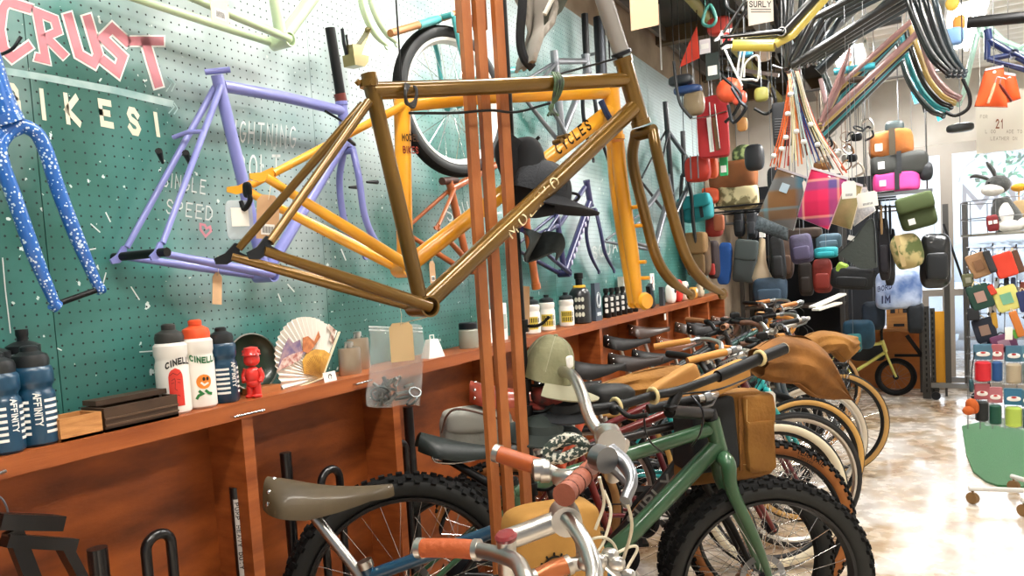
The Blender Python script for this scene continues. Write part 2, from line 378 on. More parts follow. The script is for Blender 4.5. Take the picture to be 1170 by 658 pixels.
# upper strip + steel rail
struct('trim_20', MB().box((WALL+.02, 3, 3.33), (.07, 12, .06)).box((WALL+.045, 3, 3.285), (.02, 12, .05)), mat('#8a8680', .45, .5))
struct('ceiling', MB().box((.35, 3.9, CH+.05), (4.6, 11.5, .1)), mat('#33312e', .75, color2='#4a463e', scale=3, bump=.2))
for k, y in enumerate((.2, 1.6, 3.1, 4.6, 6.1, 7.6, 8.8)):
    struct('trim_%d' % (21+k), MB().box((.35, y, CH-.06), (4.4, .09, .12)), mat('#6d5a3c', .6, color2='#4a3c28', scale=5))
struct('trim_30', MB().box((-.95, 3.9, CH-.14), (.05, 11.4, .07)).box((-.95, 3.9, CH-.178), (.11, 11.4, .008)), mat('#8f8b86', .4, .6))
struct('trim_31', MB().tube([(-1.25, -1.5, 3.2), (-1.25, 9, 3.2)], .035, 14), mat('#a79c55', .5, .2))
# corrugated white ceiling liner over the far half of the shop
mb = MB(); mb.grid(lambda u, v: V((-.75+u*2.9, 4.2+v*4.6, 3.22+.018*math.sin(v*4.6*2*math.pi/.18))), 1, 230, thick=.004)
struct('ceiling_liner', mb, mat('#e9e9e4', .35, coat=.2))
for i, (x, y, z, w, l, p, c) in enumerate(LAMPS):
    zz = z
    g = thing('ceiling_light', ['unseen tube light added for fill over the near bikes', 'unseen tube light added for fill above the middle of the bike row', 'unseen tube light added for fill above the hanging frames, wall side',
              'unseen tube light added for fill over the near aisle', 'unseen tube light added for fill above the aisle before the pouches', 'tube light nearest the shop window', 'tube light above the bag shelves'][i], 'light', (x, y, zz), 'ceiling tube lights')
    mb = MB(); mb.box((x, y, zz), (w+.05, l+.06, .04)); mb.box((x-w/2-.015, y, zz-.025), (.02, l+.06, .05)); mb.box((x+w/2+.015, y, zz-.025), (.02, l+.06, .05)); mb.build('housing', WHITE, g)
    for s in (-.055, .055):
        MB().tube([(x+s, y-l/2, zz-.035), (x+s, y+l/2, zz-.035)], .014, 10).build('tube', mat((1, .98, .94), .3, emit=40), g)
    for s in (-.4, .4): MB().tube([(x, y+s, zz+.02), (x, y+s, CH)], .006, 6).build('hanger', STEEL, g)

# far wall with the glazed shop front
BW = mat('#f0ebe2', .7, color2='#e2dace', scale=3)
WX0, WX1, WZ = -.42, 2.4, 2.55
mb = MB().box(((WALL-.1+WX0)/2, YB+.06, CH/2), (WX0-WALL+.1, .12, CH)); mb.box(((WX0+WX1)/2, YB+.06, (WZ+CH)/2), (WX1-WX0, .12, CH-WZ))
struct('wall_back', mb, BW)
struct('wall_right', MB().box((XR+.05, (YF+YB)/2, CH/2), (.1, YB-YF, CH)), mat('#d8d2c8', .7))
FR = mat('#9a938a', .4, .5)
def bframe(x0, x1, z0, z1, d=.09): return MB().box(((x0+x1)/2, YB+.02, (z0+z1)/2), (x1-x0, d, z1-z0))
mb = MB()
for (x0, x1, z0, z1) in ((WX0, WX1, WZ-.11, WZ), (.255, .365, 0, WZ), (1.18, 1.25, 0, WZ), (WX0, WX1, .98, 1.05), (.365, 1.2, 0, .12), (WX0, WX0+.07, 0, WZ), (.07, .13, 0, 1.0), (.66, .73, 0, 1.0), (WX0, .3, 0, .1)):
    mb.box(((x0+x1)/2, YB+.02, (z0+z1)/2), (x1-x0, .09+.004*len(mb.v)/8, z1-z0))
struct('window_1', mb, FR)
GL = bpy.data.materials.new('glass'); GL.use_nodes = True
_n = GL.node_tree.nodes; _b = _n['Principled BSDF']; _b.inputs['Roughness'].default_value = .02; _b.inputs['Alpha'].default_value = .12; _b.inputs['Base Color'].default_value = (.9, .95, 1, 1)
struct('window_2', MB().box(((WX0+WX1)/2, YB+.02, WZ/2), (WX1-WX0, .008, WZ-.02)), GL)
# lettering on the glass, pale film
mb = MB(); P = flatmap(V((.47, YB-.01, 1.78)), V((.34, 0, 0)), V((0, 0, .30)))
strokes(mb, 'MW', P, 1.15, .16)
o = mb.build('window_lettering', mat('#a9aebb', .6)); props(o, 'pale grey capital letters on the shop window pane', 'lettering')
mb = MB(); mb.tube([V((.78+.36*math.cos(RAD(a)), YB-.012, 2.12+.3*math.sin(RAD(a)))) for a in range(0, 181, 8)], .008, 6)
o = mb.build('window_arc', mat('#e6eef6', .5)); props(o, 'thin white painted arc on the shop window above the letters', 'decoration')
# outside
struct('ground_outside', MB().box((1, 14, -.06), (12, 9.6, .1)), mat('#d6dbe2', .8))
struct('facade_outside', MB().box((1.5, 17.5, 2.2), (14, .4, 4.6)), mat('#dfe7f0', .7, color2='#a9bfd8', scale=1.3))
o = MB(); o.blob((1.3, 12.6, .62), (3.6, 1.5, .9), .5); o.blob((1.1, 12.6, 1.15), (2.0, 1.3, .8), .6)
for x in (.2, 2.4): o.lathe([(.05, -.7), (.33, -.68), (.33, -.5), (.1, -.5)], (x, 12.6, .33), V((0, 1, 0)), 20)
props(o.build('parked_car', mat('#9fb4cf', .35, coat=.5)), 'pale blue car parked outside beyond the shop window', 'car')
mb = MB(); 
for k in range(420):
    c = V((1.45+R.uniform(-.75, 1.6), 11.2+R.uniform(-.4, .5), 2.55+R.uniform(-.45, .6))); a = V((R.uniform(-1, 1), R.uniform(-1, 1), R.uniform(-1, 1))).normalized(); b = a.orthogonal().normalized()
    mb.prism([c, c+a*.05+b*.03, c+a*.11, c+a*.05-b*.03], .002)
mb2 = MB().tube([(1.7, 11.3, 0), (1.65, 11.25, 1.4), (1.8, 11.2, 2.4)], [.05, .04, .02], 8)
t = thing('street_tree', 'leafy green young tree outside beyond the window', 'tree', (1.7, 11.3, 0)); mb.build('foliage', mat('#6fb89a', .7, var=.5, scale=4), t); mb2.build('trunk', mat('#7a6a58', .8), t)

# ------------------------------------------------------------------ writing painted on the pegboard
PX = XPlane(WALL+.0012)
def wallpx(u, v): return PX.at(u, v)
PINK, PWH = mat('#c9808a', .6, var=.15, scale=20), mat('#e6e8e4', .6)
crust = {'letter_c': [[(31, 9), (8, 2), (3, 10), (0, 34), (4, 56), (14, 66), (31, 54)]], 'letter_r': [[(44, 66), (52, 68), (42, 14), (62, 22), (66, 36), (52, 42), (72, 62)]], 'letter_u': [[(78, 20), (90, 62), (107, 72), (112, 62), (100, 22)]],
         'letter_s': [[(144, 47), (128, 32), (117, 43), (140, 65), (134, 82), (119, 70)]], 'letter_t': [[(151, 47), (182, 47)], [(166, 48), (180, 95)]]}
g = thing('mural_crust_lettering', 'big pink hand-painted word CRUST outlined white on pegboard', 'lettering', wallpx(90, 60))
for k, pls in crust.items():
    m1, m2 = MB(), MB()
    for pl in pls:
        ribbon(m1, pl, 14 if k != 'letter_r' else 12, lambda u, v: PX.at(u, v)); ribbon(m2, pl, 10 if k != 'letter_r' else 9, lambda u, v: PX.at(u, v, .0012))
    a = m1.build(k, PWH, g); m2.build('pink_fill', PINK, a)
def pxword(mb, text, u0, v0, du, dv, hu, hv, w, adv=1.25):
    """letters one 'high' = (hu, hv) px; baseline unit = (du, dv) px"""
    strokes(mb, text, lambda x, y: PX.at(u0+du*x+hu*y, v0+dv*x+hv*y), adv, w)
g = thing('mural_bikes_lettering', 'cream painted word BIKES! under the pink lettering', 'lettering', wallpx(90, 125))
for ch, (u, v, w_, h_) in {'B': (12, 126, 14, 28), 'I': (44, 132, 16, 28), 'K': (78, 138, 16, 28), 'E': (117, 141, 15, 25), 'S': (149, 150, 14, 25), '!': (175, 152, 14, 22)}.items():
    mb = MB(); strokes(mb, ch, (lambda u, v, w_, h_: (lambda x, y: PX.at(u+w_*x-3*y, v+3*x-h_*y)))(u, v, w_, h_), 1, .3); mb.build({'!': 'exclamation_mark'}.get(ch, 'letter_'+ch.lower()), mat('#d9d3bd', .7), g)
mb = MB(); ribbon(mb, [(0, 80), (60, 90), (130, 103), (194, 118)], 8, lambda u, v: PX.at(u, v))
for a in (((190, 88), (196, 95), (190, 104)), ((195, 90), (200, 96), (196, 104)), ((193, 115), (199, 122), (193, 129)), ((199, 118), (203, 124), (199, 130))): ribbon(mb, list(a), 1.4, lambda u, v: PX.at(u, v, .0006))
props(mb.build('painted_bar', mat('#86a9a8', .6, color2='#b4c9c6', scale=14)), 'pale blue painted bar between CRUST and BIKES!', 'mural')
CH_ = mat('#d8ddda', .7)
for txt, u, v, du, dv, hu, hv, lab in [('LIGHTNING', 258, 160, 8.3, .9, 1, -23, 'white painted word LIGHTNING right of the lavender seat tube'), ('BOLT', 272, 204, 10.5, 0, 0, -26, 'white painted word BOLT under the word LIGHTNING'),
        ('SINGLE', 186, 212, 7.6, 1.5, 1, -15, 'white scribbled word SINGLE behind the lavender stays'), ('SPEED', 190, 243, 9, 1.5, 1, -15, 'white scribbled word SPEED above the pink heart'),
        ('SQUIRREL', 512, 252, 8, -1.2, -4, -17, 'white painted word behind the slatted wooden post'), ('THUNDER', 628, 262, 5.0, -4.4, 5, -17, 'white painted word along the navy frame on the far pegboard'),
        ('SQUAREM', 678, 296, 6, -2, -1.4, -13, 'small white painted letters below the yellow fork')]:
    mb = MB(); pxword(mb, txt, u, v, du, dv, hu, hv, .12 if du > 7 else .14)
    props(mb.build('painted_word', CH_), lab, 'lettering')
mb = MB(); ribbon(mb, [(235, 270), (229, 262), (229, 256), (234, 257), (236, 261), (240, 259), (241, 264), (235, 270)], 2.6, lambda u, v: PX.at(u, v))
props(mb.build('painted_heart', mat('#d98f9c', .6)), 'small pink painted heart under the word SPEED', 'mural')
mb = MB()
for a in [((104, 256), (114, 265)), ((121, 243), (126, 253)), ((150, 328), (159, 342)), ((103, 285), (109, 284)), ((329, 325), (336, 333)), ((375, 246), (387, 252)), ((348, 306), (354, 309)), ((3, 295), (6, 330), (12, 380)), ((390, 285), (395, 297)),
          ((318, 336), (321, 344)), ((160, 402), (176, 401)), ((283, 391), (287, 385), (291, 396)), ((118, 323), (121, 312)), ((431, 300), (440, 292)), ((66, 398), (70, 400))]: ribbon(mb, list(a), 1.4, lambda u, v: PX.at(u, v))
props(mb.build('paint_marks', CH_), 'scattered short white paint dashes on the teal pegboard', 'mural', kind='stuff')
# ------------------------------------------------------------------ hung frames and forks
def arrow(mb, p, q, r0, r1, n=14): return mb.tube([p, q], [r0, r1], n)
def bb_ring(mb, c, n, r=.022, w=.07):
    """hollow bottom bracket shell"""
    a, b = frame_of(n); prof = [(r, -w/2), (r, w/2), (r-.004, w/2), (r-.004, -w/2)]
    vs = []; K = 24
    for (rr, h) in prof:
        for k in range(K): th = 2*math.pi*k/K; vs.append(c+n*h+a*(rr*math.cos(th))+b*(rr*math.sin(th)))
    mb.add(vs, [(i*K+k, i*K+(k+1) % K, ((i+1) % 4)*K+(k+1) % K, ((i+1) % 4)*K+k) for i in range(4) for k in range(K)])
def dropout(mb, c, n, up, d, s=.03):
    """slotted plate"""
    pts = [(-1.1, .35), (-.2, .5), (.1, 1.1), (.5, 1.1), (.55, .1), (.9, -.5), (.5, -.9), (-.1, -.7), (-.3, -.2), (-1.1, -.3), (-1.1, -.1), (-.35, 0), (-.35, .1), (-1.1, .15)]
    mb.prism([c+d*(x*s)+up*(y*s)-n*.003 for x, y in pts], .006, n)
def hung_frame(name, label, P, m, bb=None, st=None, ht=None, dr=None, ss=None, tt=None, dt=None, r=(.0175, .0155, .018, .019), cs=None, axle=.066, mdr=None, cat='bike frame', group=None, extra=None):
    A = lambda p, o=0: P.at(p[0], p[1], o)
    base = A(bb or st); t = thing(name, label, cat, base, group); n = P.n; d = P.d; up = V((0, 0, 1))
    mb = MB()
    if bb and st: mb.tube([A(bb), A(st)], r[1], 16)
    if tt: mb.tube([A(p) for p in tt], r[0], 16)
    if dt: mb.tube([A(p) for p in dt], r[3], 16)
    mb.build('main_tubes', m, t)
    if ht: 
        h0, h1 = A(ht[0]), A(ht[1]); mb = MB().tube([h0, h1], r[2], 16); mb.tube([h0, h0+(h1-h0)*.08], r[2]*1.15, 16).tube([h1-(h1-h0)*.08, h1], r[2]*1.15, 16); mb.build('head_tube', m, t)
    if bb: mb = MB(); bb_ring(mb, A(bb), n); mb.build('bottom_bracket_shell', m, t)
    if dr:
        mb = MB(); s1 = ss or st
        for s in (-1, 1):
            c = A(dr, s*axle); q = A(s1, s*.012); mb.tube([c+(q-c)*.05, c+(q-c)*.7, q], [.0075, .0085, .009], 10)
            b0 = A(bb, s*.03); mb.tube([c, c+(b0-c)*.55, b0], [.008, .012, .0125], 10)
            dm = MB(); dropout(dm, c, n, (q-c).normalized(), (c-b0).normalized()*1, .026); dm.build('dropout', mdr or m, t)
        mb.build('rear_stays', m, t); 
    return t
def fork(P, m, pts, sp=.045, r=(.014, .009), parent=None, name='fork', st=None, rs=.0145, axle=None, mst=None):
    mb = MB(); 
    if isinstance(sp, (int, float)): sp = [sp*.6]+[sp]*(len(pts)-1)
    for s in (-1, 1):
        mb.spline([P.at(u, v, s*q) for (u, v), q in zip(pts, sp)], [r[0]]*(len(pts)-1)+[r[1]], 12, 5)
        e = P.at(pts[-1][0], pts[-1][1], s*sp[-1]); mb.lathe([(.004, -.005), (.015, -.004), (.015, .004), (.004, .005)], e, P.n, 14)
    c = P.at(*pts[0]); mb.tube([P.at(*pts[0], off=-sp[0]-.004), P.at(*pts[0], off=sp[0]+.004)], r[0]*1.12, 12)
    f = mb.build(name, m, parent)
    if st: MB().tube([P.at(*st[0]), P.at(*st[1])], rs, 14).build('steerer', mst or STEEL, f)
    if axle: MB().tube([P.at(*pts[-1], off=-sp[-1]), P.at(*pts[-1], off=sp[-1])], axle, 12).build('axle_spacer', BLACK, f)
    return f
def cable(name, label, pts, r, m, cat='cable', n=6): o = MB().spline(pts, r, n, 6).build(name, m); return props(o, label, cat)
def hangtag(P, u, v, w, h, m, parent=None, label=None, off=0, tilt=0, mark=True, name='hang_tag'):
    """card with a punched hole hanging from a string, centred on a pixel; w,h in metres"""
    c = P.at(u, v, off); X = P.d*math.cos(tilt)+V((0, 0, 1))*math.sin(tilt); Z = -P.d*math.sin(tilt)+V((0, 0, 1))*math.cos(tilt)
    if X.dot(RGT) < 0: X = -X
    nn = P.n
    pts = [(-w/2, -h/2), (w/2, -h/2), (w/2, h/2-.012), (w/2-.01, h/2), (-w/2+.01, h/2), (-w/2, h/2-.012)]
    mb = MB().prism([c+X*x+Z*y for x, y in pts], .0012, nn)
    o = mb.build(name, m, parent, label=label)
    k = MB(); q = c+Z*(h/2-.01)+nn*.002; k.tube([q, q+Z*.03+X*.004, q+Z*.055], .0008, 5); k.build('string', CREAM, o)
    if mark:
        mk = MB(); b0 = c-Z*(h*.28)+nn*.0018
        mk.prism([b0+X*x+Z*y for x, y in ((-w*.3, -h*.12), (w*.3, -h*.12), (w*.3, h*.12), (-w*.3, h*.12))], .0004, nn); mk.build('sticker', WHITE, o)
        mk = MB()
        for i in range(9): x = -w*.24+i*w*.055; mk.prism([b0+nn*.0006+X*a+Z*y for a, y in ((x, -h*.08), (x+w*.025, -h*.08), (x+w*.025, h*.07), (x, h*.07))], .0003, nn)
        mk.build('barcode', BLACK, o)
    return o

OLIVE = mat('#76561a', .3, .5, coat=.5, color2='#5f4514', scale=3); P1 = Plane(282, 1.33, 770, 1.98)
of = hung_frame('bicycle_frameset', 'metallic olive bronze bike frame hanging in front of the slatted post', P1, OLIVE, bb=(482, 350), st=(421, 84), ht=((711, 66), (733, 143)), dr=(282, 290), ss=(418, 118),
                tt=[(425, 104), (560, 99), (714, 91)], dt=[(482, 350), (723, 124)], r=(.0172, .0158, .0215, .0205), mdr=GUN, axle=.092)
fork(P1, OLIVE, [(736, 152), (737, 182), (751, 240), (766, 292), (784, 320), (807, 336)], [.03, .043, .046, .05, .052, .054], (.0145, .008), of, st=((688, -6), (711, 64)), rs=.021, mst=mat('#8f8b86', .55, .5))
MB().lathe([(.018, 0), (.026, .002), (.026, .01), (.02, .012)], P1.at(711, 64), (P1.at(688, -6)-P1.at(711, 64)).normalized(), 20).build('headset_cup', GUN, of)
MB().tube([P1.at(421, 97, -.02), P1.at(421, 97, .02)], .006, 10).tube([P1.at(421, 92), P1.at(422, 100)], .019, 16).tube([P1.at(407, 92, 0), P1.at(411, 96, 0)], .006, 8).build('seat_clamp', OLIVE, of)
# outlined lettering on the down tube
mb = MB(); a, b = P1.at(577, 268), P1.at(640, 196); ud = (b-a).normalized(); vd = P1.n.cross(ud)
if vd.z < 0: vd = -vd
L_ = (b-a).length; hh = .026; wd = L_/8.2
def dtP(u, v): 
    y = (v-.5)*hh; th = y/.0207; return a+ud*(u*wd)+vd*(math.sin(th)*.0207)+P1.n*(math.cos(th)*.0222)
strokes(mb, 'MOLINO', dtP, 1.35, .13); mb.build('tube_lettering', mat('#e8dcb0', .5), of)
MB().tube([P1.at(633, 163), P1.at(633, 163, .03)], .006, 8).tube([P1.at(638, 158), P1.at(638, 158, .03)], .006, 8).build('bottle_boss', OLIVE, of)

YEL = mat('#f3ae2a', .3, coat=.7, color2='#e99a1e', scale=3); P2 = Plane(290, 1.50, 726, 2.03)
yf = hung_frame('bicycle_frameset', 'amber yellow bike frame hanging behind the olive frame and the slats', P2, YEL, bb=(463, 306), st=(459, 100), ht=((697, 96), (703, 160)), dr=(290, 210), ss=(458, 122),
                tt=[(461, 119), (560, 110), (697, 105)], dt=[(465, 304), (697, 127)], r=(.0172, .0185, .0225, .0195), axle=.092)
fork(P2, YEL, [(703, 164), (706, 200), (712, 245), (719, 290), (726, 346)], [.008, .010, .011, .011, .011], (.019, .014), yf)
for (u, v) in ((716, 238), (720, 259), (723, 300), (727, 318)): MB().tube([P2.at(u, v, .02), P2.at(u+2, v, .045)], .005, 8).build('fork_boss', YEL, yf)
MB().lathe([(.006, 0), (.02, .003), (.024, .008), (.02, .018), (.006, .02)], P2.at(726, 344, .03), P2.n, 18).build('fork_end', YEL, yf)
mb = MB(); a, b = P2.at(632, 176), P2.at(673, 143); ud = (b-a).normalized(); vd = P2.n.cross(ud); vd = vd if vd.z > 0 else -vd; wd = (b-a).length/8
strokes(mb, 'CYCLES', lambda u, v: a+ud*(u*wd)+vd*((v-.2)*.024)+P2.n*.0205, 1.3, .2); mb.build('tube_lettering', BLACK, yf)
for i, (txt, u, v) in enumerate((('MODEL', 456, 162), ('BIKES', 457, 176))):
    mb = MB(); a = P2.at(u, v); strokes(mb, txt, lambda x, y: a+P2.d*(x*.0072)+V((0, 0, 1))*(y*.013)+P2.n*.0185, 1.2, .25); mb.build('maker_lettering', mat('#4a2c10', .5) if i == 0 else mat('#8a2a1a', .5), yf)
# derailleur hanger keys on the yellow dropouts
mb = MB(); c = P2.at(273, 222, .07); mb.spline([c, c+V((.005, 0, -.02)), c+V((-.012, 0, -.035)), c+V((-.02, 0, -.02))], .005, 8); mb.blob(c, (.02, .01, .03), .6); mb.build('derailleur_hanger', BLACK, yf)

LAV = mat('#8488c6', .35, coat=.4, color2='#7479ba', scale=3); P3 = XPlane(WALL+.10)
lf = hung_frame('bicycle_frameset', 'lavender single speed bike frame hung on the pegboard', P3, LAV, bb=(303, 314), st=(248, 86), ht=((390, 116), (397, 168)), dr=(160, 291), ss=(249, 99), tt=[(254, 98), (325, 111), (392, 127)],
                dt=[(305, 310), (393, 162)], r=(.0165, .0165, .018, .0175), axle=.07)
fork(P3, LAV, [(398, 172), (399, 205), (404, 245), (414, 272), (430, 291)], [.02, .042, .045, .047, .048], (.0115, .007), lf, st=((377, 32), (390, 114)), rs=.0165, mst=BLACK)
MB().tube([P3.at(160, 291, -.1), P3.at(160, 291, .1)], .011, 10).build('axle_spacer', BLACK, lf)
MB().tube([P3.at(388, 107), P3.at(390, 116)], .02, 14).build('headset_cup', mat('#6a2c22', .4), lf)
MB().tube([P3.at(240, 81, -.02), P3.at(257, 81, .02)], .008, 10).build('seat_clamp', LAV, lf)
for (u, v) in ((186, 186), (217, 188)): MB().tube([P3.at(u, v), P3.at(u-14, v-12, .03)], [.004, .009], 8).build('brake_boss', BLACK, lf)
mb = MB(); mb.tube([P3.at(208, 155, -.035), P3.at(214, 151), P3.at(224, 152, .035)], .006, 8); mb.build('stay_bridge', LAV, lf)
for (u, v) in ((405, 214), (425, 208)): MB().tube([P3.at(u-6, v), P3.at(u+6, v)], [.004, .008], 8).build('brake_boss', BLACK, lf)
hangtag(P3, 239, 330, .030, .085, KRAFT, lf, 'plain kraft paper hang tag', .03, -.12, False)

PGR = mat('#c9dcb4', .35, coat=.5, color2='#b6cda6', scale=4); P4 = XPlane(WALL+.13)
gf = hung_frame('bicycle_frameset', 'pale mint green bike frame hung at the top of the pegboard', P4, PGR, bb=(322, 47), st=(304, -60), dr=(140, -20), ss=(304, -50), dt=[(321, 46), (388, -44)], r=(.016, .017, .02, .02))
hangtag(P4, 216, 14, .055, .105, mat('#e3cdb4', .8), gf, 'large paper hang tag with barcode', .11, .0)
t = thing('front_forks', 'pale mint curved fork hanging at the top beside the bronze clamp', 'bike fork', P4.at(440, 45)); fork(XPlane(WALL+.09), PGR, [(414, -60), (417, -5), (425, 22), (436, 40), (448, 51)], [.01, .02, .022, .023, .023], (.011, .007), t, 'fork_blades')

BLU = mat('#1759a8', .3, coat=.6).copy(); BLU.name = 'speckled_blue'
def speckle(m, base, dots, scale=150, thr=.12, mix2=None):
    N = m.node_tree.nodes; L = m.node_tree.links; b = N['Principled BSDF']; tc = N.new('ShaderNodeTexCoord'); vo = N.new('ShaderNodeTexVoronoi'); vo.inputs['Scale'].default_value = scale; vo.inputs['Randomness'].default_value = 1
    L.new(tc.outputs['Object'], vo.inputs['Vector']); n = N.new('ShaderNodeTexNoise'); n.inputs['Scale'].default_value = 30; L.new(tc.outputs['Object'], n.inputs['Vector'])
    mm = N.new('ShaderNodeMath'); mm.operation = 'MULTIPLY'; mm.inputs[1].default_value = thr*2; L.new(n.outputs['Fac'], mm.inputs[0])
    lt = N.new('ShaderNodeMath'); lt.operation = 'LESS_THAN'; L.new(vo.outputs['Distance'], lt.inputs[0]); L.new(mm.outputs[0], lt.inputs[1])
    mx = N.new('ShaderNodeMix'); mx.data_type = 'RGBA'; mx.inputs[6].default_value = lin(base); mx.inputs[7].default_value = lin(dots); L.new(lt.outputs[0], mx.inputs[0]); L.new(mx.outputs[2], b.inputs['Base Color'])
speckle(BLU, '#1a5cab', '#cfe0ee', 130, .30)
P5 = XPlane(WALL+.11)
t = thing('front_forks', 'bright blue fork with white speckles at the left edge', 'bike fork', P5.at(20, 180))
mb = MB()
for pts in ([(-18, 172), (-10, 158), (4, 150), (16, 144), (30, 145), (44, 155), (55, 180), (66, 215), (88, 272), (114, 332)], [(20, 146), (8, 152), (-1, 168), (3, 190), (16, 225), (38, 288), (63, 348)]):
    off = (lambda i: 0)
    mb.spline([P5.at(u, v) for u, v in pts], [.0155]*(len(pts)-1)+[.011], 14, 5)
mb.build('fork_blades', BLU, t); MB().tube([P5.at(-12, 60), P5.at(-2, 100), P5.at(8, 136)], [.019, .022, .030], 20).build('steerer', BLU, t)
MB().tube([P5.at(3, 130), P5.at(9, 141)], .034, 20).build('crown_race', BLU, t)
MB().tube([P5.at(60, 349), P5.at(117, 329)], .0065, 10).build('axle_spacer', BLACK, t)
MB().tube([P5.at(60, 347), P5.at(66, 351)], .014, 12).tube([P5.at(111, 331), P5.at(117, 329)], .013, 12).build('fork_tips', BLU, t)
# hook at the top left
o = MB().spline([onx(-6, 64, WALL), onx(2, 62, WALL+.05), onx(15, 55, WALL+.09), onx(24, 42, WALL+.10)], .0035, 8).build('pegboard_hook', GUN); props(o, 'thin dark wire hook sticking out at the word CRUST', 'hook')

# bronze clamp
BRZ = mat('#8d8058', .35, .8); P6 = XPlane(WALL+.05); t = thing('bronze_clamp', 'small bronze clamp bracket on the pegboard between two frames', 'clamp', P6.at(402, 72))
MB().prism([P6.at(u, v) for u, v in ((391, 64), (409, 67), (408, 74), (404, 79), (393, 77))], .05, P6.n).build('base_block', BRZ, t)
MB().prism([P6.at(u, v) for u, v in ((395, 52), (405, 53), (414, 40), (417, 34), (412, 47), (405, 65), (397, 64))], .03, P6.n).blob(P6.at(416, 35, .015), (.02, .02, .02), 1).build('prong', BRZ, t)
MB().tube([P6.at(391, 33), P6.at(393, 50), P6.at(396, 63)], .006, 8).build('back_prong', GUN, t)
MB().prism([P6.at(u, v) for u, v in ((394, 40), (399, 46), (402, 53), (396, 54))], .012, P6.n).build('jaw_plate', SILVER, t)

# wall-mounted wheel of the small teal bike
def wheel_mesh(c, n, R_, tw, spokes=28, hubr=.016, hubw=.09, knobs=0, a0=None, rimw=.018, side=None, hubl=None):
    """returns MBs: tyre, rim, spokes, hub"""
    a, b = frame_of(n); P = lambda r, th, h=0: c+a*(r*math.cos(th))+b*(r*math.sin(th))+n*h
    K = 56; ty = MB(); J = 12; vs = []
    for k in range(K):
        th = 2*math.pi*k/K
        for j in range(J): ph = 2*math.pi*j/J; vs.append(P(R_-tw/2+tw/2*math.cos(ph), th, tw/2*math.sin(ph)))
    fs = []; 
    def ring(J, vs, mb, mids=None):
        fs = [(k*J+j, k*J+(j+1) % J, ((k+1) % K)*J+(j+1) % J, ((k+1) % K)*J+j) for k in range(K) for j in range(J)]
        mb.add(vs, fs)
        if mids: mb.m[-len(fs):] = [mids[j] for k in range(K) for j in range(J)]
    # index 0 = tread, 1 = sidewall
    ring(J, vs, ty, [0, 0, 1, 1, 1, 1, 1, 1, 1, 1, 0, 0] if side else None)
    if knobs:
        for k in range(knobs):
            for row, (h, dr, sz) in enumerate(((0, 0, (.018, .020)), (tw*.27, -.006, (.015, .017)), (-tw*.27, -.006, (.015, .017)), (tw*.43, -.015, (.015, .017)), (-tw*.43, -.015, (.015, .017)))):
                th = 2*math.pi*(k+(.5 if row in (1, 2) else 0))/knobs
                rad = (P(1, th)-c); tan = n.cross(rad); tilt = h/(tw/2)*.9; rr = rad*math.cos(tilt)+n*math.sin(tilt)
                ty.box(P(R_+dr+.0005, th, h), (sz[0], sz[1], .011), (tan, rr.cross(tan), rr))
    rim = MB(); ri = R_-tw*1.0; w = rimw; prof = [(ri+.006, -w), (ri+.006, w), (ri-.004, w*.9), (ri-.014, 0), (ri-.004, -w*.9)]
    vs = [P(r, 2*math.pi*k/K, h) for k in range(K) for r, h in prof]; ring(5, vs, rim)
    sp = MB()
    for k in range(spokes):
        th = 2*math.pi*k/spokes; s = 1 if k % 2 else -1; t2 = th+(1 if (k//2) % 2 else -1)*1.0
        sp.tube([P(hubr+.008, t2, s*hubw*.32), P(ri-.008, th, 0)], .0011, 4, cap=False)
    hb = MB().lathe([(hubr*.5, -hubw/2-.012), (hubr*.5, -hubw/2), (hubr+.01, -hubw*.34), (hubr+.01, -hubw*.3), (hubr*.8, -hubw*.25), (hubr*.8, hubw*.25), (hubr+.01, hubw*.3), (hubr+.01, hubw*.34), (hubr*.5, hubw/2), (hubr*.5, hubw/2+.012)], c, n, 16)
    return ty, rim, sp, hb
P7 = XPlane(-1.42); tb = thing('small_wheel_bike', 'small-wheeled teal bike hung high on the wall behind the slats', 'bicycle', P7.at(517, 117))
ty, rim, sp, hb = wheel_mesh(P7.at(517, 117), V((math.cos(.25), -math.sin(.25), 0)), .262, .05, 28, side=True)
w = ty.build('wheel', [RUBBER, mat('#26282a', .6)], tb); rim.build('rim', mat('#e6e6e2', .35), w); sp.build('spokes', CHROME, w); hb.build('hub', mat('#2f8a86', .4), w)
TEAL = mat('#4aa3a4', .35, coat=.4)
MB().tube([P7.at(504, 22, .05), P7.at(511, 55, .05), P7.at(519, 84, .05), P7.at(520, 116, .05)], .008, 10).tube([P7.at(504, 22, -.05), P7.at(514, 60, -.05), P7.at(521, 116, -.05)], .008, 10).tube([P7.at(503, 20, -.05), P7.at(503, 20, .05)], .010, 8).build('fork', TEAL, tb)
MB().tube([P7.at(446, 38), P7.at(523, 15)], .012, 12).build('frame_tube', mat('#a9713c', .45), tb); MB().tube([P7.at(478, 29), P7.at(501, 22)], .0135, 12).build('frame_band', TEAL, tb)
MB().tube([P7.at(470, 110, .09), P7.at(535, 112, .09)], .005, 8).build('rack_arm', BLACK, tb)
MB().spline([P7.at(500, 120), P7.at(530, 100), P7.at(560, 85), P7.at(600, 78)], .013, 10).tube([P7.at(560, 88), P7.at(585, 110)], .012, 10).build('frame', TEAL, tb)
MB().blob(P7.at(513, 28, .06), (.07, .08, .05), .8).build('lamp', mat('#7a3c1c', .5), tb)

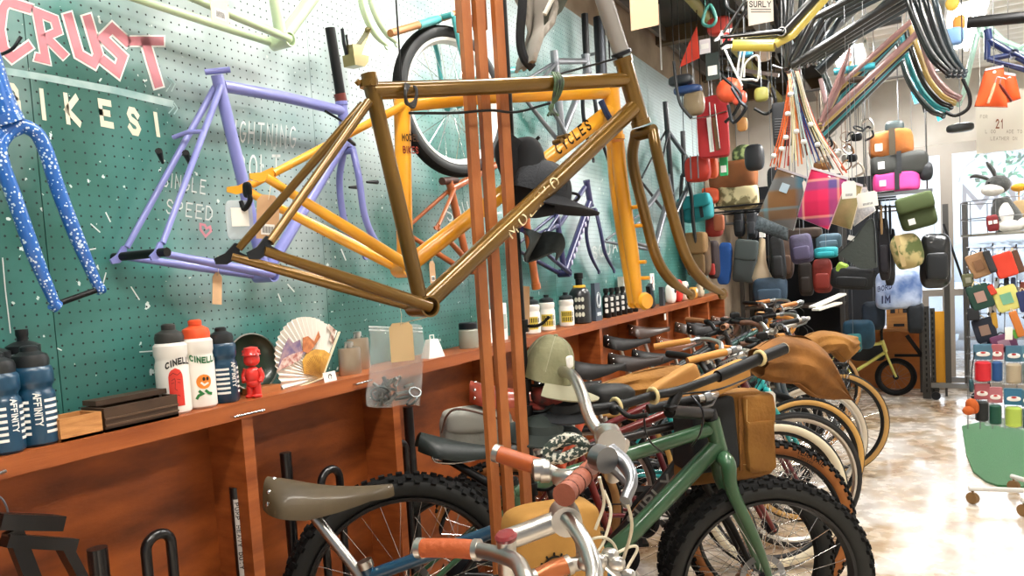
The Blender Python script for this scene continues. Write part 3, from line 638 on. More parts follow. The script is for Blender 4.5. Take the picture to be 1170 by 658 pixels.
# further frames on the far pegboard
ORG = mat('#b5602a', .35, coat=.4, color2='#9d4e20', scale=4); P8 = XPlane(WALL+.09)
t = hung_frame('bicycle_frameset', 'burnt orange bike frame on the pegboard behind the slats', P8, ORG, bb=(536, 308), st=(513, 206), ht=((600, 247), (613, 330)), dr=(480, 262), ss=(516, 217), tt=[(515, 216), (575, 184)], dt=[(537, 305), (601, 250)], r=(.016, .016, .02, .016), axle=.08)
MB().tube([P8.at(505, 207), P8.at(521, 206)], .016, 10).build('seat_clamp', mat('#4a2416', .5), t)
NAVY = mat('#2a2a55', .35, coat=.4); P9 = XPlane(WALL+.10)
t = hung_frame('bicycle_frameset', 'dark navy bike frame on the far pegboard above the black jug', P9, NAVY, bb=(645, 312), st=(634, 232), ht=((670, 206), (675, 236)), dr=(600, 282), ss=(636, 245), tt=[(596, 262), (612, 270), (640, 256), (668, 214)], dt=[(646, 310), (673, 232)], r=(.014, .016, .018, .022))
fork(P9, NAVY, [(677, 240), (678, 265), (683, 290), (693, 310)], [.02, .045, .047, .05], (.011, .008), t)
mb = MB()
for k in range(9): mb.blob(P9.at(649+k*2.6, 300-k*7.2, .025), (.008, .02, .03), 1)
mb.build('tube_lettering', mat('#c9c2dd', .5), t)
GRY = mat('#74777c', .35, .5, coat=.3); P10 = XPlane(WALL+.10)
t = hung_frame('bicycle_frameset', 'grey bike frame high on the pegboard above the yellow top tube', P10, GRY, bb=(642, 158), st=(633, 58), ht=((669, 62), (671, 84)), dr=(602, 96), ss=(634, 72), tt=[(634, 70), (669, 70)], dt=[(642, 156), (671, 80)], r=(.017, .022, .024, .02))
fork(P10, GUN, [(671, 86), (673, 120), (677, 150), (686, 182)], [.02, .04, .04, .045], (.012, .008), t, st=((668, 16), (670, 62)), rs=.02, mst=BLACK)
BLK = mat('#22262a', .35, coat=.4); P11 = XPlane(WALL+.1)
for (lab, pts, m_, P_) in (('black bike frame hung near the far end of the pegboard', dict(bb=(770, 250), st=(760, 116), ht=((790, 185), (793, 205)), dr=(742, 205), ss=(762, 150), tt=[(763, 150), (790, 188)], dt=[(770, 248), (792, 200)], r=(.018, .02, .022, .022)), BLK, P11),
        ('grey bike frame on the far pegboard right of the yellow fork', dict(bb=(748, 285), st=(738, 235), ht=((762, 200), (766, 222)), dr=(702, 275), ss=(739, 240), tt=[(739, 238), (763, 205)], dt=[(748, 284), (765, 218)], r=(.018, .02, .022, .022)), GRY, XPlane(WALL+.14))):
    t = hung_frame('bicycle_frameset', lab, P_, m_, **pts)
t = thing('front_forks', 'slim black fork hanging right of the grey far frame', 'bike fork', P11.at(787, 200)); fork(P11, BLK, [(782, 200), (784, 225), (786, 255), (790, 290)], [.02, .045, .045, .05], (.016, .012), t, 'fork_blades', st=((780, 150), (782, 198)), rs=.02, mst=BLK)
p = P11.at(686, 60); t = thing('tall_seatpost', 'dark upright seat post hung above the olive head tube', 'seat post', P11.at(675, 50)); MB().tube([P11.at(684, 20), P11.at(688, 100)], .035, 14).build('tube', GUN, t); MB().tube([P11.at(687, 96), P11.at(688, 104)], .042, 14).build('collar', STEEL, t); MB().tube([p, V((WALL, p.y, p.z))], .01, 8).build('wall_hook', STEEL, t)

# blue straps and cables
cable('strap', 'dark blue strap wrapped round the yellow down tube', [P2.at(678, 118, .03), P2.at(683, 132, .035), P2.at(692, 146, .03), P2.at(694, 156, .02)], .008, mat('#22355c', .7), 'strap')
cable('brake_cable', 'thin black cable from the lavender fork to the yellow stays', [P3.at(366, 128, .02), P3.at(374, 142, .06), P2.at(392, 150, -.01), P2.at(405, 165, 0)], .004, BLACK)
mb = MB()
for k in range(3): mb.spline([P1.at(458+k*2, 98+k, .02), P1.at(455, 108+k*2, .03), P1.at(459+k, 121, .02), P1.at(468, 118+k*3, .02), P1.at(470, 104, .02), P1.at(463, 97, .0)], .0032, 6)
props(mb.build('cable_lock', mat('#2c2c2c', .5)), 'black coiled cable looped round the olive top tube by the seat tube', 'cable')
mb = MB()
for k in range(4): mb.spline([P1.at(628+k*2, 84, .01), P1.at(627+k*3, 96, .024), P1.at(629+k*2, 112, .01), P1.at(631-k, 124, 0), P1.at(626+k*4, 132, 0)], .0032, 6)
props(mb.build('cord_loop', mat('#4d6a44', .6, color2='#2c2c2c', scale=60)), 'green and black cord looped round the olive top tube near the head', 'cord')
cable('brake_cable', 'black cable running across the slats below the olive top tube', [P1.at(470, 128, -.01), P1.at(520, 129, 0), P1.at(560, 126, .0), P1.at(590, 128, 0), P1.at(628, 118, 0)], .003, BLACK)
cable('brake_cable', 'black cable curving to the olive headset cup', [P1.at(598, 92, -.06), P1.at(640, 82, -.06), P1.at(690, 70, -.02), P1.at(708, 66, .01)], .0028, BLACK)
for (u, v, lab) in ((462, 100, 'black hanging wire above the olive seat tube'), (700, 66, 'black hanging wire above the olive head tube'), ):
    p = P1.at(u, v, -.01); cable('hanging_wire', lab, [p, p+V((0, 0, .5)), V((p.x, p.y, CH))], .002, BLACK, 'wire')
for (u, v, lab) in ((560, 106, 'wire holding the yellow frame behind the slats'), ):
    p = P2.at(u, v, -.03); cable('hanging_wire', lab, [p, p+V((0, 0, .5)), V((p.x, p.y, CH))], .002, BLACK, 'wire')
# small zip bag and kraft card on the yellow rear stay
c = P2.at(267, 254, .05); t = thing('zip_bag', 'tiny clear zip bag of small parts below the yellow dropout', 'plastic bag', c)
BAGM = mat('#dfe6ea', .15, alpha=.42, bump=.6, bscale=40)
MB().blob(c, (.05, .012, .075), .35, ax=(P2.d, P2.n, V((0, 0, 1)))).build('bag', BAGM, t); MB().box(c+P2.n*.0075+V((0, 0, .005)), (.032, .001, .035), (P2.d, P2.n, V((0, 0, 1)))).build('paper_insert', PAPER, t)
o = hangtag(P2, 309, 247, .045, .09, KRAFT, None, None, -.02, -.1); props(o, 'brown kraft card with white sticker behind the olive stays', 'tag')
o = hangtag(XPlane(WALL+.05), 494, 311, .04, .09, KRAFT, None, None, 0, 0); props(o, 'brown kraft card on the pegboard above the ledge near the yellow frame', 'tag')
# ------------------------------------------------------------------ slatted wooden post and what hangs by it
SLW = wood('#b06a35', '#8d4c20', .45, (6, 6, 2.5), 3)
PS = Plane(540, 1.66, 600, 1.74)
slabs = ['left', 'middle', 'right']
for k, (a, b, c) in enumerate((((529, 0), (543, 214), (562, 605)), ((547, 0), (559, 214), (580, 593)), ((571, 0), (580, 214), (597, 580)))):
    p = PS.at(*b)
    t = MB().box((p.x, p.y, CH/2), (.0225, .017, CH), (PS.d, PS.n, V((0, 0, 1)))).build('wooden_slat_post', SLW)
    props(t, ['leftmost tall square wooden post standing before the yellow frame', 'middle of the three tall square wooden posts', 'rightmost tall square wooden post, beside the black hat pole'][k], 'post', 'tall wooden posts')
for (u, v, lab) in ((538.5, 32, 'short wooden batten hung from the ceiling between left and middle posts'), (557, 30, 'short wooden batten hung from the ceiling between middle and right posts')):
    p = PS.at(u, v, -.03); t = MB().box((p.x, p.y, (p.z+CH)/2), (.026, .022, CH-p.z), (PS.d, PS.n, V((0, 0, 1)))).build('wooden_batten', SLW); props(t, lab, 'batten', 'short wooden battens')
PP = Plane(585, 1.80, 640, 1.86)
p = PP.at(592, 300); pole = thing('hat_pole', 'thin black floor to ceiling pole carrying the hanging caps', 'pole', (p.x, p.y, 0))
MB().tube([(p.x, p.y, 0), (p.x, p.y, CH)], .009, 12).build('pole', BLACK, pole)
MB().lathe([(.09, 0), (.09, .008), (.02, .018)], (p.x, p.y, 0)).build('foot_plate', BLACK, pole)
for v, z in ((170, .0), (372, 0), (440, 0), (470, 0), (560, 0)):
    q = PP.at(593 if v < 300 else 600, v); mb = MB().tube([V((p.x, p.y, q.z-.015)), V((p.x, p.y, q.z+.015))], .016, 12)
    mb.spline([V((p.x, p.y, q.z)), V((p.x, p.y, q.z))+PP.d*.03+PP.n*.03, V((p.x, p.y, q.z+.02))+PP.d*.05+PP.n*.05], .004, 6); mb.build('hook_collar', BLACK, pole)
for (u, v) in ((572, 592), (590, 590)):
    q = PP.at(u+22, v); mb = MB()
    for s in (-1, 1): mb.spline([q+PP.n*.02, q+PP.d*(.03*s)+PP.n*.04+V((0, 0, -.02)), q+PP.d*(.045*s)+PP.n*.04+V((0, 0, .02)), q+PP.d*(.04*s)+PP.n*.05+V((0, 0, .05))], .004, 8)
    mb.build('wire_hook', BLACK, pole)

def cap_hat(name, label, c, X, Z, size, m, mb_, brim_ang=0, brimlen=.075, crush=0, mbrim=None, logo=None, hgt=.95):
    """baseball cap; X = brim direction, Z = crown up"""
    X = V(X).normalized(); Z = (V(Z)-X*V(Z).dot(X)).normalized(); Y = Z.cross(X); t = thing(name, label, 'cap', c)
    mb = MB(); r = size
    def f(u, v):
        th = 2*math.pi*u; ph = v*math.pi/2
        cr = 1+.03*math.sin(6*th)*math.cos(ph)+crush*.12*math.sin(3*th+1)*math.sin(2*ph)
        return c+X*(r*cr*math.cos(th)*math.cos(ph)**.75)+Y*(r*.88*cr*math.sin(th)*math.cos(ph)**.75)+Z*(r*hgt*math.sin(ph)**.9 if v > 0 else 0)
    mb.grid(f, 36, 12, thick=.003); mb.build('crown', m, t)
    mb = MB(); 
    def g(u, v):
        th = (u-.5)*math.pi*.95; l = r*1.0+v*brimlen*(math.cos(th)**.6 if math.cos(th) > 0 else 0)
        return c+X*(l*math.cos(th))+Y*(l*.88*math.sin(th))+Z*(-.012*v-.018*v*abs(math.sin(th))**2-.0*v)
    mb.grid(g, 24, 6, thick=.004); mb.build('brim', mbrim or m, t)
    MB().blob(c+Z*(r*hgt*1.01), (.012, .012, .008), 1).build('top_button', m, t)
    mb = MB()
    for k in range(6):
        th = math.pi/6+k*math.pi/3; mb.tube([f(th/2/math.pi, v/8)+Z*.0008 for v in range(1, 9)], .0011, 4)
    mb.build('seams', mbrim or m, t)
    return t
R1 = RGT; U1 = V((0, 0, 1)); F1 = V((FWD.x, FWD.y, 0)).normalized()
c = PP.at(618, 222, .035)
t = cap_hat('baseball_cap', 'black cap hanging behind the olive down tube, brim pointing right', c-R1*.03, R1*.93-U1*.30-F1*.1, U1*.9+R1*.25+F1*.0, .085, mat('#2b2e33', .85, bump=.3, bscale=200), None, mbrim=mat('#1d1f24', .8))
c = PP.at(588, 200, .02)
mb = MB(); mb.spline([c+U1*.08, c+U1*.05-R1*.02, c-U1*.03, c-U1*.08+R1*.02, c-U1*.09+R1*.08], [.03, .035, .03, .025, .012], 12); mb.blob(c+R1*.02, (.09, .07, .17), .7)
o = mb.build('hanging_cap_back', mat('#16181c', .85)); props(o, 'second black cap hung behind the first one, seen edge on', 'cap')
c = PP.at(634, 222, -.03)
o = MB().spline([c-R1*.1, c-R1*.02-U1*.02, c+R1*.06-U1*.018, c+R1*.07, c+U1*.012], .004, 6).build('cap_strap', BLACK); props(o, 'black strap loop dangling below the black cap', 'strap')
c = PP.at(622, 434, .0)
t = cap_hat('baseball_cap', 'olive green cap hanging on the pole above the red saddle', c+R1*.0-U1*.0, R1*.95-U1*.30-F1*.12, U1*.97+R1*.22, .066, mat('#8f8e6e', .85, color2='#7d7c5c', scale=20, bump=.3, bscale=60), None, crush=.25, mbrim=mat('#a9a68c', .85), hgt=1.7)
mb = MB(); q = c+R1*.052+U1*.045-F1*.03; mb.blob(q+R1*.01, (.012, .03, .03), .5); o = mb.build('badge', WHITE, t)
# grey sail-like cloth / jacket bundle near the ceiling
PJ = Plane(585, 1.95, 640, 2.0)
JM = mat('#a9a39a', .9, color2='#8b857c', scale=5, bump=.4, bscale=15); 
mb = MB()
prof = [((583, -60), (637, -60)), ((584, 0), (634, 4)), ((592, 22), (634, 18)), ((597, 40), (628, 34)), ((596, 56), (611, 48)), ((592, 72), (604, 70)), ((594, 80), (598, 80))]
def fj(u, v):
    k = v*(len(prof)-1); i = min(int(k), len(prof)-2); f = k-i
    a = V(prof[i][0]+(0,)).lerp(V(prof[i+1][0]+(0,)), f); b = V(prof[i][1]+(0,)).lerp(V(prof[i+1][1]+(0,)), f); q = a.lerp(b, u)
    return PJ.at(q.x, q.y, .035*math.sin(u*9+v*4)+.05*math.sin(u*math.pi))
mb.grid(fj, 26, 26, thick=.006)
t = thing('hanging_jacket', 'pale grey jacket or sheet hanging folded from above beside the posts', 'jacket', PJ.at(610, 40)); mb.build('cloth', JM, t)
mb = MB(); mb.prism([PJ.at(u, v, .07) for u, v in ((608, 22), (636, -10), (634, 12), (628, 24), (618, 34), (609, 40))], .006, PJ.n); mb.build('dark_fold', mat('#3b3d33', .85), t)
mb = MB(); mb.spline([PJ.at(588, -30, .05), PJ.at(587, 10, .06), PJ.at(586, 50, .05), PJ.at(590, 72, .05), PJ.at(600, 84, .05)], .012, 8); mb.build('strap', mat('#1e2024', .8), t)
MB().tube([PJ.at(636, -30, .09), PJ.at(606, 30, .09)], .006, 8).build('zip', mat('#d4d2c8', .5), t)
c = PP.at(620, 290, -.05)
mb = MB(); mb.grid(lambda u, v: PP.at(598+u*40, 262+v*28+10*math.sin(u*6)*(.3+.4*v)+u*8, .03*math.sin(u*7+v*3)), 24, 8, thick=.006)
o = mb.build('dark_cloth', mat('#5c6465', .85, color2='#30383a', scale=10)); props(o, 'grey green cloth draped on the pole above the white bottles', 'cloth')
mb = MB(); mb.prism([PP.at(u, v, -.06) for u, v in ((597, 325), (618, 327), (618, 380), (600, 378))], .002, PP.n); o = mb.build('kraft_card', KRAFT); props(o, 'kraft paper card behind the hat pole beside the white bottles', 'card')
# lower discs/brims on the pole
for (u, v, rr, lab, mm) in ((610, 492, .105, 'round black brimmed cap lying low on the pole below the red saddle', mat('#2a3330', .6)), (634, 470, .085, 'dark cap with curved brim on the pole under the olive cap', mat('#24272b', .7))):
    c = PP.at(u, v, .03); mb = MB(); mb.lathe([(.005, .012), (rr*.5, .014), (rr*.6, .004), (rr, -.004), (rr, .0), (rr*.58, .012), (rr*.5, .03), (.004, .045)], c, V((.1, -.15, 1)), 30, 1, .8); o = mb.build('brimmed_hat', mm); props(o, lab, 'cap')
c = PP.at(622, 450, .02); o = MB().blob(c, (.09, .06, .055), .8).spline([c-R1*.06-U1*.02, c+R1*.0-U1*.035, c+R1*.07-U1*.01], .012, 8).build('folded_beanie', mat('#8f2f22', .85, color2='#3a2422', scale=30)); props(o, 'dark red patterned cap hanging under the olive cap', 'cap')

# ------------------------------------------------------------------ things on the ledge
def shelf_at(u, v, X=-1.67): p = onx(u, v, X); return V((p.x, p.y, SHT))
def cylmap(c, r, h0, ang0, sc):
    """text wrapped on an upright cylinder; u along the circumference (metres/sc), v up; ang0 = facing angle"""
    return lambda u, v: c+V((r*math.cos(ang0+u*sc/r), r*math.sin(ang0+u*sc/r), h0+v*sc))
def face_ang(c): d = CAM-c; return math.atan2(d.y, d.x)
def bottle(label, c, h, r, body, cap, capkind='tall', waist=.72, group=None, stripes=None, name='water_bottle', shell=None):
    t = thing(name, label, 'bottle', c, group); hb = h*.80
    prof = [(r*.86, 0), (r, .006), (r, hb*.62), (r*.97, hb*.66), (r*.88, hb*.69), (r*.88, hb*.73), (r*.98, hb*.77), (r, hb*.80), (r, hb*.93), (r*.94, hb*.97), (r*.80, hb)]
    if waist > .75: prof = [(r*.86, 0), (r, .006), (r, hb*.68), (r*.93, hb*.74), (r*.93, hb*.78), (r, hb*.82), (r, hb*.95), (r*.8, hb)]
    MB().lathe(prof, c, n=32).build('body', body, t)
    if capkind == 'tall': cp = [(r*.86, hb-.002), (r*.88, hb+.012), (r*.8, hb+.022), (r*.5, hb+.028), (r*.36, hb+.032), (r*.34, h*.93), (r*.42, h*.94), (r*.42, h*.985), (r*.3, h)]
    else: cp = [(r*.9, hb-.002), (r*.9, hb+.014), (r*.6, hb+.02), (r*.3, hb+.024), (r*.28, h*.93), (r*.34, h*.95), (r*.34, h), (r*.1, h)]
    o = MB().lathe(cp, c, n=28).build('cap', cap, t)
    return t
NVY = mat('#0b3a54', .35, coat=.3); NVYCAP = mat('#14181a', .45); BW2 = mat('#eee9e0', .4, coat=.2)
def affinity(c, h, r, label, side):
    t = bottle(label, c, h, r, NVY, NVYCAP, group='navy striped bottles'); a = face_ang(c)
    mb = MB(); a0 = a+side
    P = lambda u, v: c+V(((r+.0008)*math.cos(a0+u), (r+.0008)*math.sin(a0+u), v))
    for k in range(6):
        z = h*.14+k*h*.062
        for (b0, b1) in ((-1.15, -.18), (.50, 1.3)):
            pts = [(b0+(b1-b0)*i/8, z) for i in range(9)]; mb.add([P(u, z-.003) for u, z in pts]+[P(u, z+.003) for u, z in pts], [(i, i+1, 10+i, 9+i) for i in range(8)])
    mb.build('stripes', WHITE, t)
    mb = MB(); sc = h*.056
    strokes(mb, 'AFFINITY', lambda u, v: P(.05+v*sc*1.1/r*.9, h*.53-u*sc*.80), 1.05, .24, sub=2); mb.build('lettering', WHITE, t)
    return t
affinity(shelf_at(45, 518, -1.655), .212, .041, 'blue bottle with white stripes reading AFFINITY, beside the wooden box', -.05)
affinity(shelf_at(6, 528, -1.645), .207, .040, 'blue AFFINITY bottle cut by the left picture edge', .45)
affinity(shelf_at(259, 461, -1.665), .205, .036, 'blue AFFINITY bottle between the orange-capped bottle and red figure', .55)
CLR = mat('#dfe8ee', .25)
bottle('clear white bottle behind the blue bottle nearest the wooden box', shelf_at(37, 498, -1.715), .245, .037, CLR, NVYCAP, 'low', .8)
bottle('clear white bottle at the left edge behind the blue bottles', shelf_at(2, 506, -1.715), .235, .037, CLR, NVYCAP, 'low', .8)
c = shelf_at(201, 473, -1.665); t = bottle('white bottle with black cap and a red face print reading CINELLI', c, .228, .040, BW2, mat('#2e2d2a', .5), waist=.8); a = face_ang(c)
def arcword(mb, txt, c, r, a0, z, sc, bend):
    strokes(mb, txt, lambda u, v: c+V(((r+.0009)*math.cos(a0+u*sc/r), (r+.0009)*math.sin(a0+u*sc/r), z+v*sc*1.25-bend*(u-4)**2)), 1.15, .3, sub=2)
mb = MB(); arcword(mb, 'CINELLI', c, .040, a-.35, .128, .0105, .0007); mb.build('lettering', mat('#26231f', .5), t)
def patch(mb, c, r, a0, z0, shape):
    mb.add([c+V((r*math.cos(a0+x/r), r*math.sin(a0+x/r), z0+z)) for x, z in shape], [tuple(range(len(shape)))])
redp = MB(); o = [(-.016, 0), (-.008, 0), (0, 0), (.008, 0), (.016, 0), (.0165, .04), (.0155, .062), (.011, .075), (.004, .08), (-.004, .08), (-.011, .075), (-.0155, .062), (-.0165, .04)]
def strip(mb, c, r, a0, z0, fw, z1, n=18):
    """filled band: half-width fw(t) for t 0..1"""
    vs = []; m_ = 6
    for i in range(n+1):
        t_ = i/n; z = z0+(z1-z0)*t_
        for j in range(m_+1): x = fw(t_)*(-1+2*j/m_); vs.append(c+V((r*math.cos(a0+x/r), r*math.sin(a0+x/r), z)))
    mb.add(vs, [(i*(m_+1)+j, i*(m_+1)+j+1, (i+1)*(m_+1)+j+1, (i+1)*(m_+1)+j) for i in range(n) for j in range(m_)])
strip(redp, c, .0407, a+.18, .022, lambda t_: .0175*min(1, math.sqrt(max(0, 1-max(0, (t_-.7)/.3)**2))+.02), .118); redp.build('red_print', mat('#d8392b', .5), t)
mb = MB(); P = lambda u, v: c+V((.0413*math.cos(a+.18+u/.0413), .0413*math.sin(a+.18+u/.0413), v))
for pl in ([(-.01, .088), (-.003, .092), (-.002, .086), (-.004, .066), (.001, .062)], [(.003, .09), (.010, .088)], [(.004, .082), (.009, .080)], [(-.011, .080), (-.005, .082)], [(-.004, .048), (.004, .050), (.006, .046)], [(-.014, .1), (-.006, .106), (.004, .1), (.012, .106)]): ribbon(mb, pl, .0012, P)
mb.build('face_lines', mat('#5a1410', .5), t)
c = shelf_at(231, 466, -1.668); t = bottle('white bottle with orange cap and an orange fruit print', c, .232, .040, BW2, mat('#e8552a', .45), waist=.8); a = face_ang(c)
mb = MB(); arcword(mb, 'CINELLI', c, .040, a-.5, .120, .0105, -.0006); mb.build('lettering', mat('#1f6a3a', .5), t)
mb = MB(); strip(mb, c, .0407, a+.25, .052, lambda t_: .019*math.sqrt(max(0, 1-(2*t_-1)**2)), .090); mb.build('fruit_print', mat('#f08a2c', .5), t)
mb = MB(); P = lambda u, v: c+V((.0412*math.cos(a+.25+u/.0412), .0412*math.sin(a+.25+u/.0412), v))
ribbon(mb, [(-.012, .046), (-.006, .040), (-.016, .036), (-.020, .030)], .007, P); ribbon(mb, [(.004, .046), (.010, .040), (.016, .038)], .007, P); mb.build('leaf_print', mat('#2c7a3c', .5), t)
mb = MB(); ribbon(mb, [(-.006, .068), (0, .062), (.009, .066)], .005, P); mb.build('smile_print', WHITE, t)
mb = MB(); 
for x in (.0, .009): strip(mb, c, .0414, a+.25+x/.04, .073, lambda t_: .0035*math.sqrt(max(0, 1-(2*t_-1)**2)), .083)
mb.build('eye_print', mat('#26231f', .5), t)
# boxes
def open_box(name, label, corners_px, X0, depth, h, m, inner=None):
    """long box on the ledge: left and right px columns along the ledge"""
    (u0, v0), (u1, v1) = corners_px; a, b = shelf_at(u0, v0, X0), shelf_at(u1, v1, X0); t = thing(name, label, 'box', (a+b)/2); d = (b-a).normalized(); n = V((d.y, -d.x, 0)); n = -n if n.x > 0 else n; w = .007
    L = (b-a).length; c = (a+b)/2+n*depth/2
    MB().box(c+V((0, 0, w/2)), (L, depth, w), (d, n, V((0, 0, 1)))).build('floor_board', m, t)
    for s in (-1, 1):
        MB().box(c+n*(s*(depth-w)/2)+V((0, 0, h/2)), (L, w, h), (d, n, V((0, 0, 1)))).build('side_board', m, t)
        MB().box(c+d*(s*(L-w)/2)+V((0, 0, h/2)), (w, depth-2*w, h), (d, n, V((0, 0, 1)))).build('end_board', m, t)
    return t, c, d, n, L
open_box('small_wooden_box', 'small light wooden open box between the blue bottle and brown tray', ((70, 503), (118, 494)), -1.612, .075, .050, wood('#c98f55', '#a8703c', .5, (3, 3, 20), 6))
t, c, d, n, L = open_box('brown_tray_box', 'dark brown ribbed tray box on the ledge left of the white bottles', ((121, 493), (204, 471)), -1.612, .085, .055, mat('#4a3524', .5, color2='#3a281a', scale=10))
mb = MB(); 
for z in (.015, .03): mb.box(c-n*.044+V((0, 0, z)), (L, .004, .004), (d, n, V((0, 0, 1))))
mb.build('ribs', mat('#5a4330', .5), t)
MB().box(c+n*.015+V((0, 0, .064)), (L*.96, .05, .012), (d, n, V((0, 0, 1)))).build('lid', mat('#3f2d1e', .5), t)
# red figure
RF = mat('#e0342c', .35, coat=.3); c = shelf_at(291, 454, -1.64); t = thing('toy_figure', 'small glossy red toy bear figure on a little wooden block', 'toy', c)
MB().blob(c+V((0, 0, .062)), (.04, .042, .05), .85).blob(c+V((0, 0, .042)), (.038, .038, .03), .9).build('torso', RF, t)
hd = MB().blob(c+V((0, 0, .108)), (.038, .042, .04), .75).lathe([(.026, .12), (.021, .127), (.019, .14), (.004, .143)], c, n=20); hd.build('head', RF, t)
for s in (-1, 1):
    q = c+V((0, 0, .128))+RGT*(.019*s); MB().blob(q, (.013, .012, .014), .9).build('ear', RF, t)
    q = c+RGT*(.01*s); MB().tube([q+V((0, 0, .0)), q+V((0, 0, .045))], [.011, .010], 12).blob(q+V((0, 0, .005))-F1*.006, (.02, .028, .012), .8).build('leg', RF, t)
    MB().spline([c+V((0, 0, .08))+RGT*(.018*s), c+V((0, 0, .06))+RGT*(.026*s), c+V((0, 0, .045))+RGT*(.022*s)-F1*.008], [.008, .007, .007], 10).build('arm', RF, t)
c2 = shelf_at(306, 455, -1.69); o = MB().box(c2+V((.0, -.02, .009)), (.05, .10, .018)).build('wooden_block', wood('#c07a44', '#9a5a2c')); props(o, 'flat wooden block behind the red figure', 'block')
# dark bowl/plate with a metal rim behind
c = shelf_at(294, 448, -1.715)+V((0, 0, .085)); t = thing('round_dish', 'round dark dish leaning on the pegboard behind the red figure', 'dish', c-V((0, 0, .085)))
MB().lathe([(.002, 0), (.05, .002), (.075, .016), (.083, .03), (.086, .03), (.078, .01), (.05, -.006), (.002, -.008)], c-V((.03, 0, 0)), V((1, -.15, .12)), 40).build('bowl', mat('#263a2c', .35, coat=.4), t)
MB().tube([c-V((.03, 0, 0))+V((1, -.15, .12)).normalized()*.03+frame_of(V((1, -.15, .12)))[0]*(.0845*math.cos(RAD(a)))+frame_of(V((1, -.15, .12)))[1]*(.0845*math.sin(RAD(a))) for a in range(0, 360, 10)], .0025, 6, closed=True).build('rim', SILVER, t)
# folding fan
PF = XPlane(-1.665); piv = PF.at(366, 432); t = thing('folding_fan', 'open paper folding fan with painted beast, standing on the ledge', 'fan', shelf_at(345, 440, -1.665))
pv = PF.at(325, 445)
def fanpt(u, v, o=0): return PF.at(u, v, o)
# outer arc sampled in the picture plane of the ledge
arc = [(324, 448), (319, 432), (315, 418), (314, 404), (316, 391), (321, 379), (329, 369), (340, 363), (351, 362), (362, 364), (371, 369), (379, 374), (386, 379)]
mb = MB(); n_ = (len(arc)-1)*4; pts = catmull([(u, v, 0) for u, v in arc], 4)
inner = [V((366, 431, 0)).lerp(p, .08) for p in pts]
vs = []
for i, (p, q) in enumerate(zip(pts, inner)):
    z = .004 if i % 2 else -.004
    vs += [PF.at(p.x, p.y, z), PF.at(q.x, q.y, 0)]
mb.smooth = False; mb.add(vs, [(2*i, 2*i+1, 2*i+3, 2*i+2) for i in range(len(pts)-1)])
mb.build('paper_leaf', mat('#f1ece2', .8), t)
def fanpatch(name, poly, m, off): MB().prism([PF.at(u, v, off) for u, v in poly], .0006, PF.n).build(name, m, t)
fanpatch('gold_ribs_panel', [(366, 431), (346, 427), (344, 412), (350, 402), (359, 399), (369, 400), (377, 405)], mat('#e3b04a', .6, color2='#c9923a', scale=60), .0052)
fanpatch('purple_wing', [(316, 420), (322, 398), (328, 386), (333, 392), (341, 388), (343, 398), (348, 403), (336, 412)], mat('#6d5f86', .7, color2='#a68a90', scale=40), .0055)
fanpatch('rust_stripes', [(315, 424), (321, 410), (333, 404), (345, 401), (341, 411), (330, 417)], mat('#b0655a', .7, color2='#e3cfc4', scale=70), .0062)
fanpatch('orange_beast', [(344, 401), (344, 386), (350, 384), (357, 390), (362, 378), (364, 385), (357, 396), (350, 404)], mat('#cf8450', .7, color2='#a86038', scale=60), .0068)
fanpatch('brown_corner', [(374, 370), (382, 377), (379, 394), (374, 388), (377, 380), (371, 374)], mat('#8b5f4e', .7, color2='#e8d8c8', scale=50), .0055)
mb = MB(); 
for p in pts[::2]: mb.tube([PF.at(366, 431, .006), PF.at(366+(p.x-366)*.36, 431+(p.y-431)*.36, .007)], .0007, 4)
mb.build('ribs', mat('#b98d4a', .6), t)
MB().bar(PF.at(366, 432, .006), PF.at(324, 448, .006), .009, .003).bar(PF.at(366, 432, .006), PF.at(386, 379, .006), .009, .003).build('guards', CREAM, t)
# card, flasks
c = shelf_at(378, 437, -1.62); t = thing('name_card', 'little white folded card on the ledge beside the fan', 'card', c); MB().prism([c+V((0, -.028, 0)), c+V((0, .028, 0)), c+V((-.006, .028, .03)), c+V((-.006, -.028, .03))], .001, V((1, 0, 0))).build('card', WHITE, t)
mb = MB(); q = c+V((-.0015, 0, .015)); mb.tube([q+V((0, .007*math.cos(a), .008*math.sin(a))) for a in [k*.5 for k in range(13)]], .0012, 4); mb.build('mark', BLACK, t)
for k, (u, v, X, w_, h_) in enumerate(((401, 429, -1.66, .088, .104), (411, 421, -1.715, .092, .128))):
    c = shelf_at(u, v, X); t = thing('steel_flask', ['brushed steel hip flask standing in front', 'taller brushed steel hip flask standing behind'][k], 'flask', c, 'steel hip flasks'); ax = (V((.25, .97, 0)), V((.97, -.25, 0)), V((0, 0, 1)))
    hh = h_*.86; MB().lathe([(.95, 0), (1, .003), (1, hh*.95), (.9, hh), (.3, hh+.002)] and [(w_/2*.95, 0), (w_/2, .004), (w_/2, hh*.93), (w_/2*.93, hh), (w_/2*.3, hh+.003)], c, n=36, sx=1, sy=.36, hint=V((.97, -.25, 0))).build('body', mat('#b8aa98', .28, .9, color2='#a0907c', scale=6), t)
    MB().lathe([(.011, hh), (.011, hh+.006), (.015, hh+.007), (.015, h_+.004), (.012, h_+.006)], c, n=20).build('screw_cap', SILVER, t)
    MB().spline([c+V((.0, -.02, hh)), c+V((0, -.012, hh+.016)), c+V((0, .0, hh+.012))], .003, 8).build('cap_arm', SILVER, t)
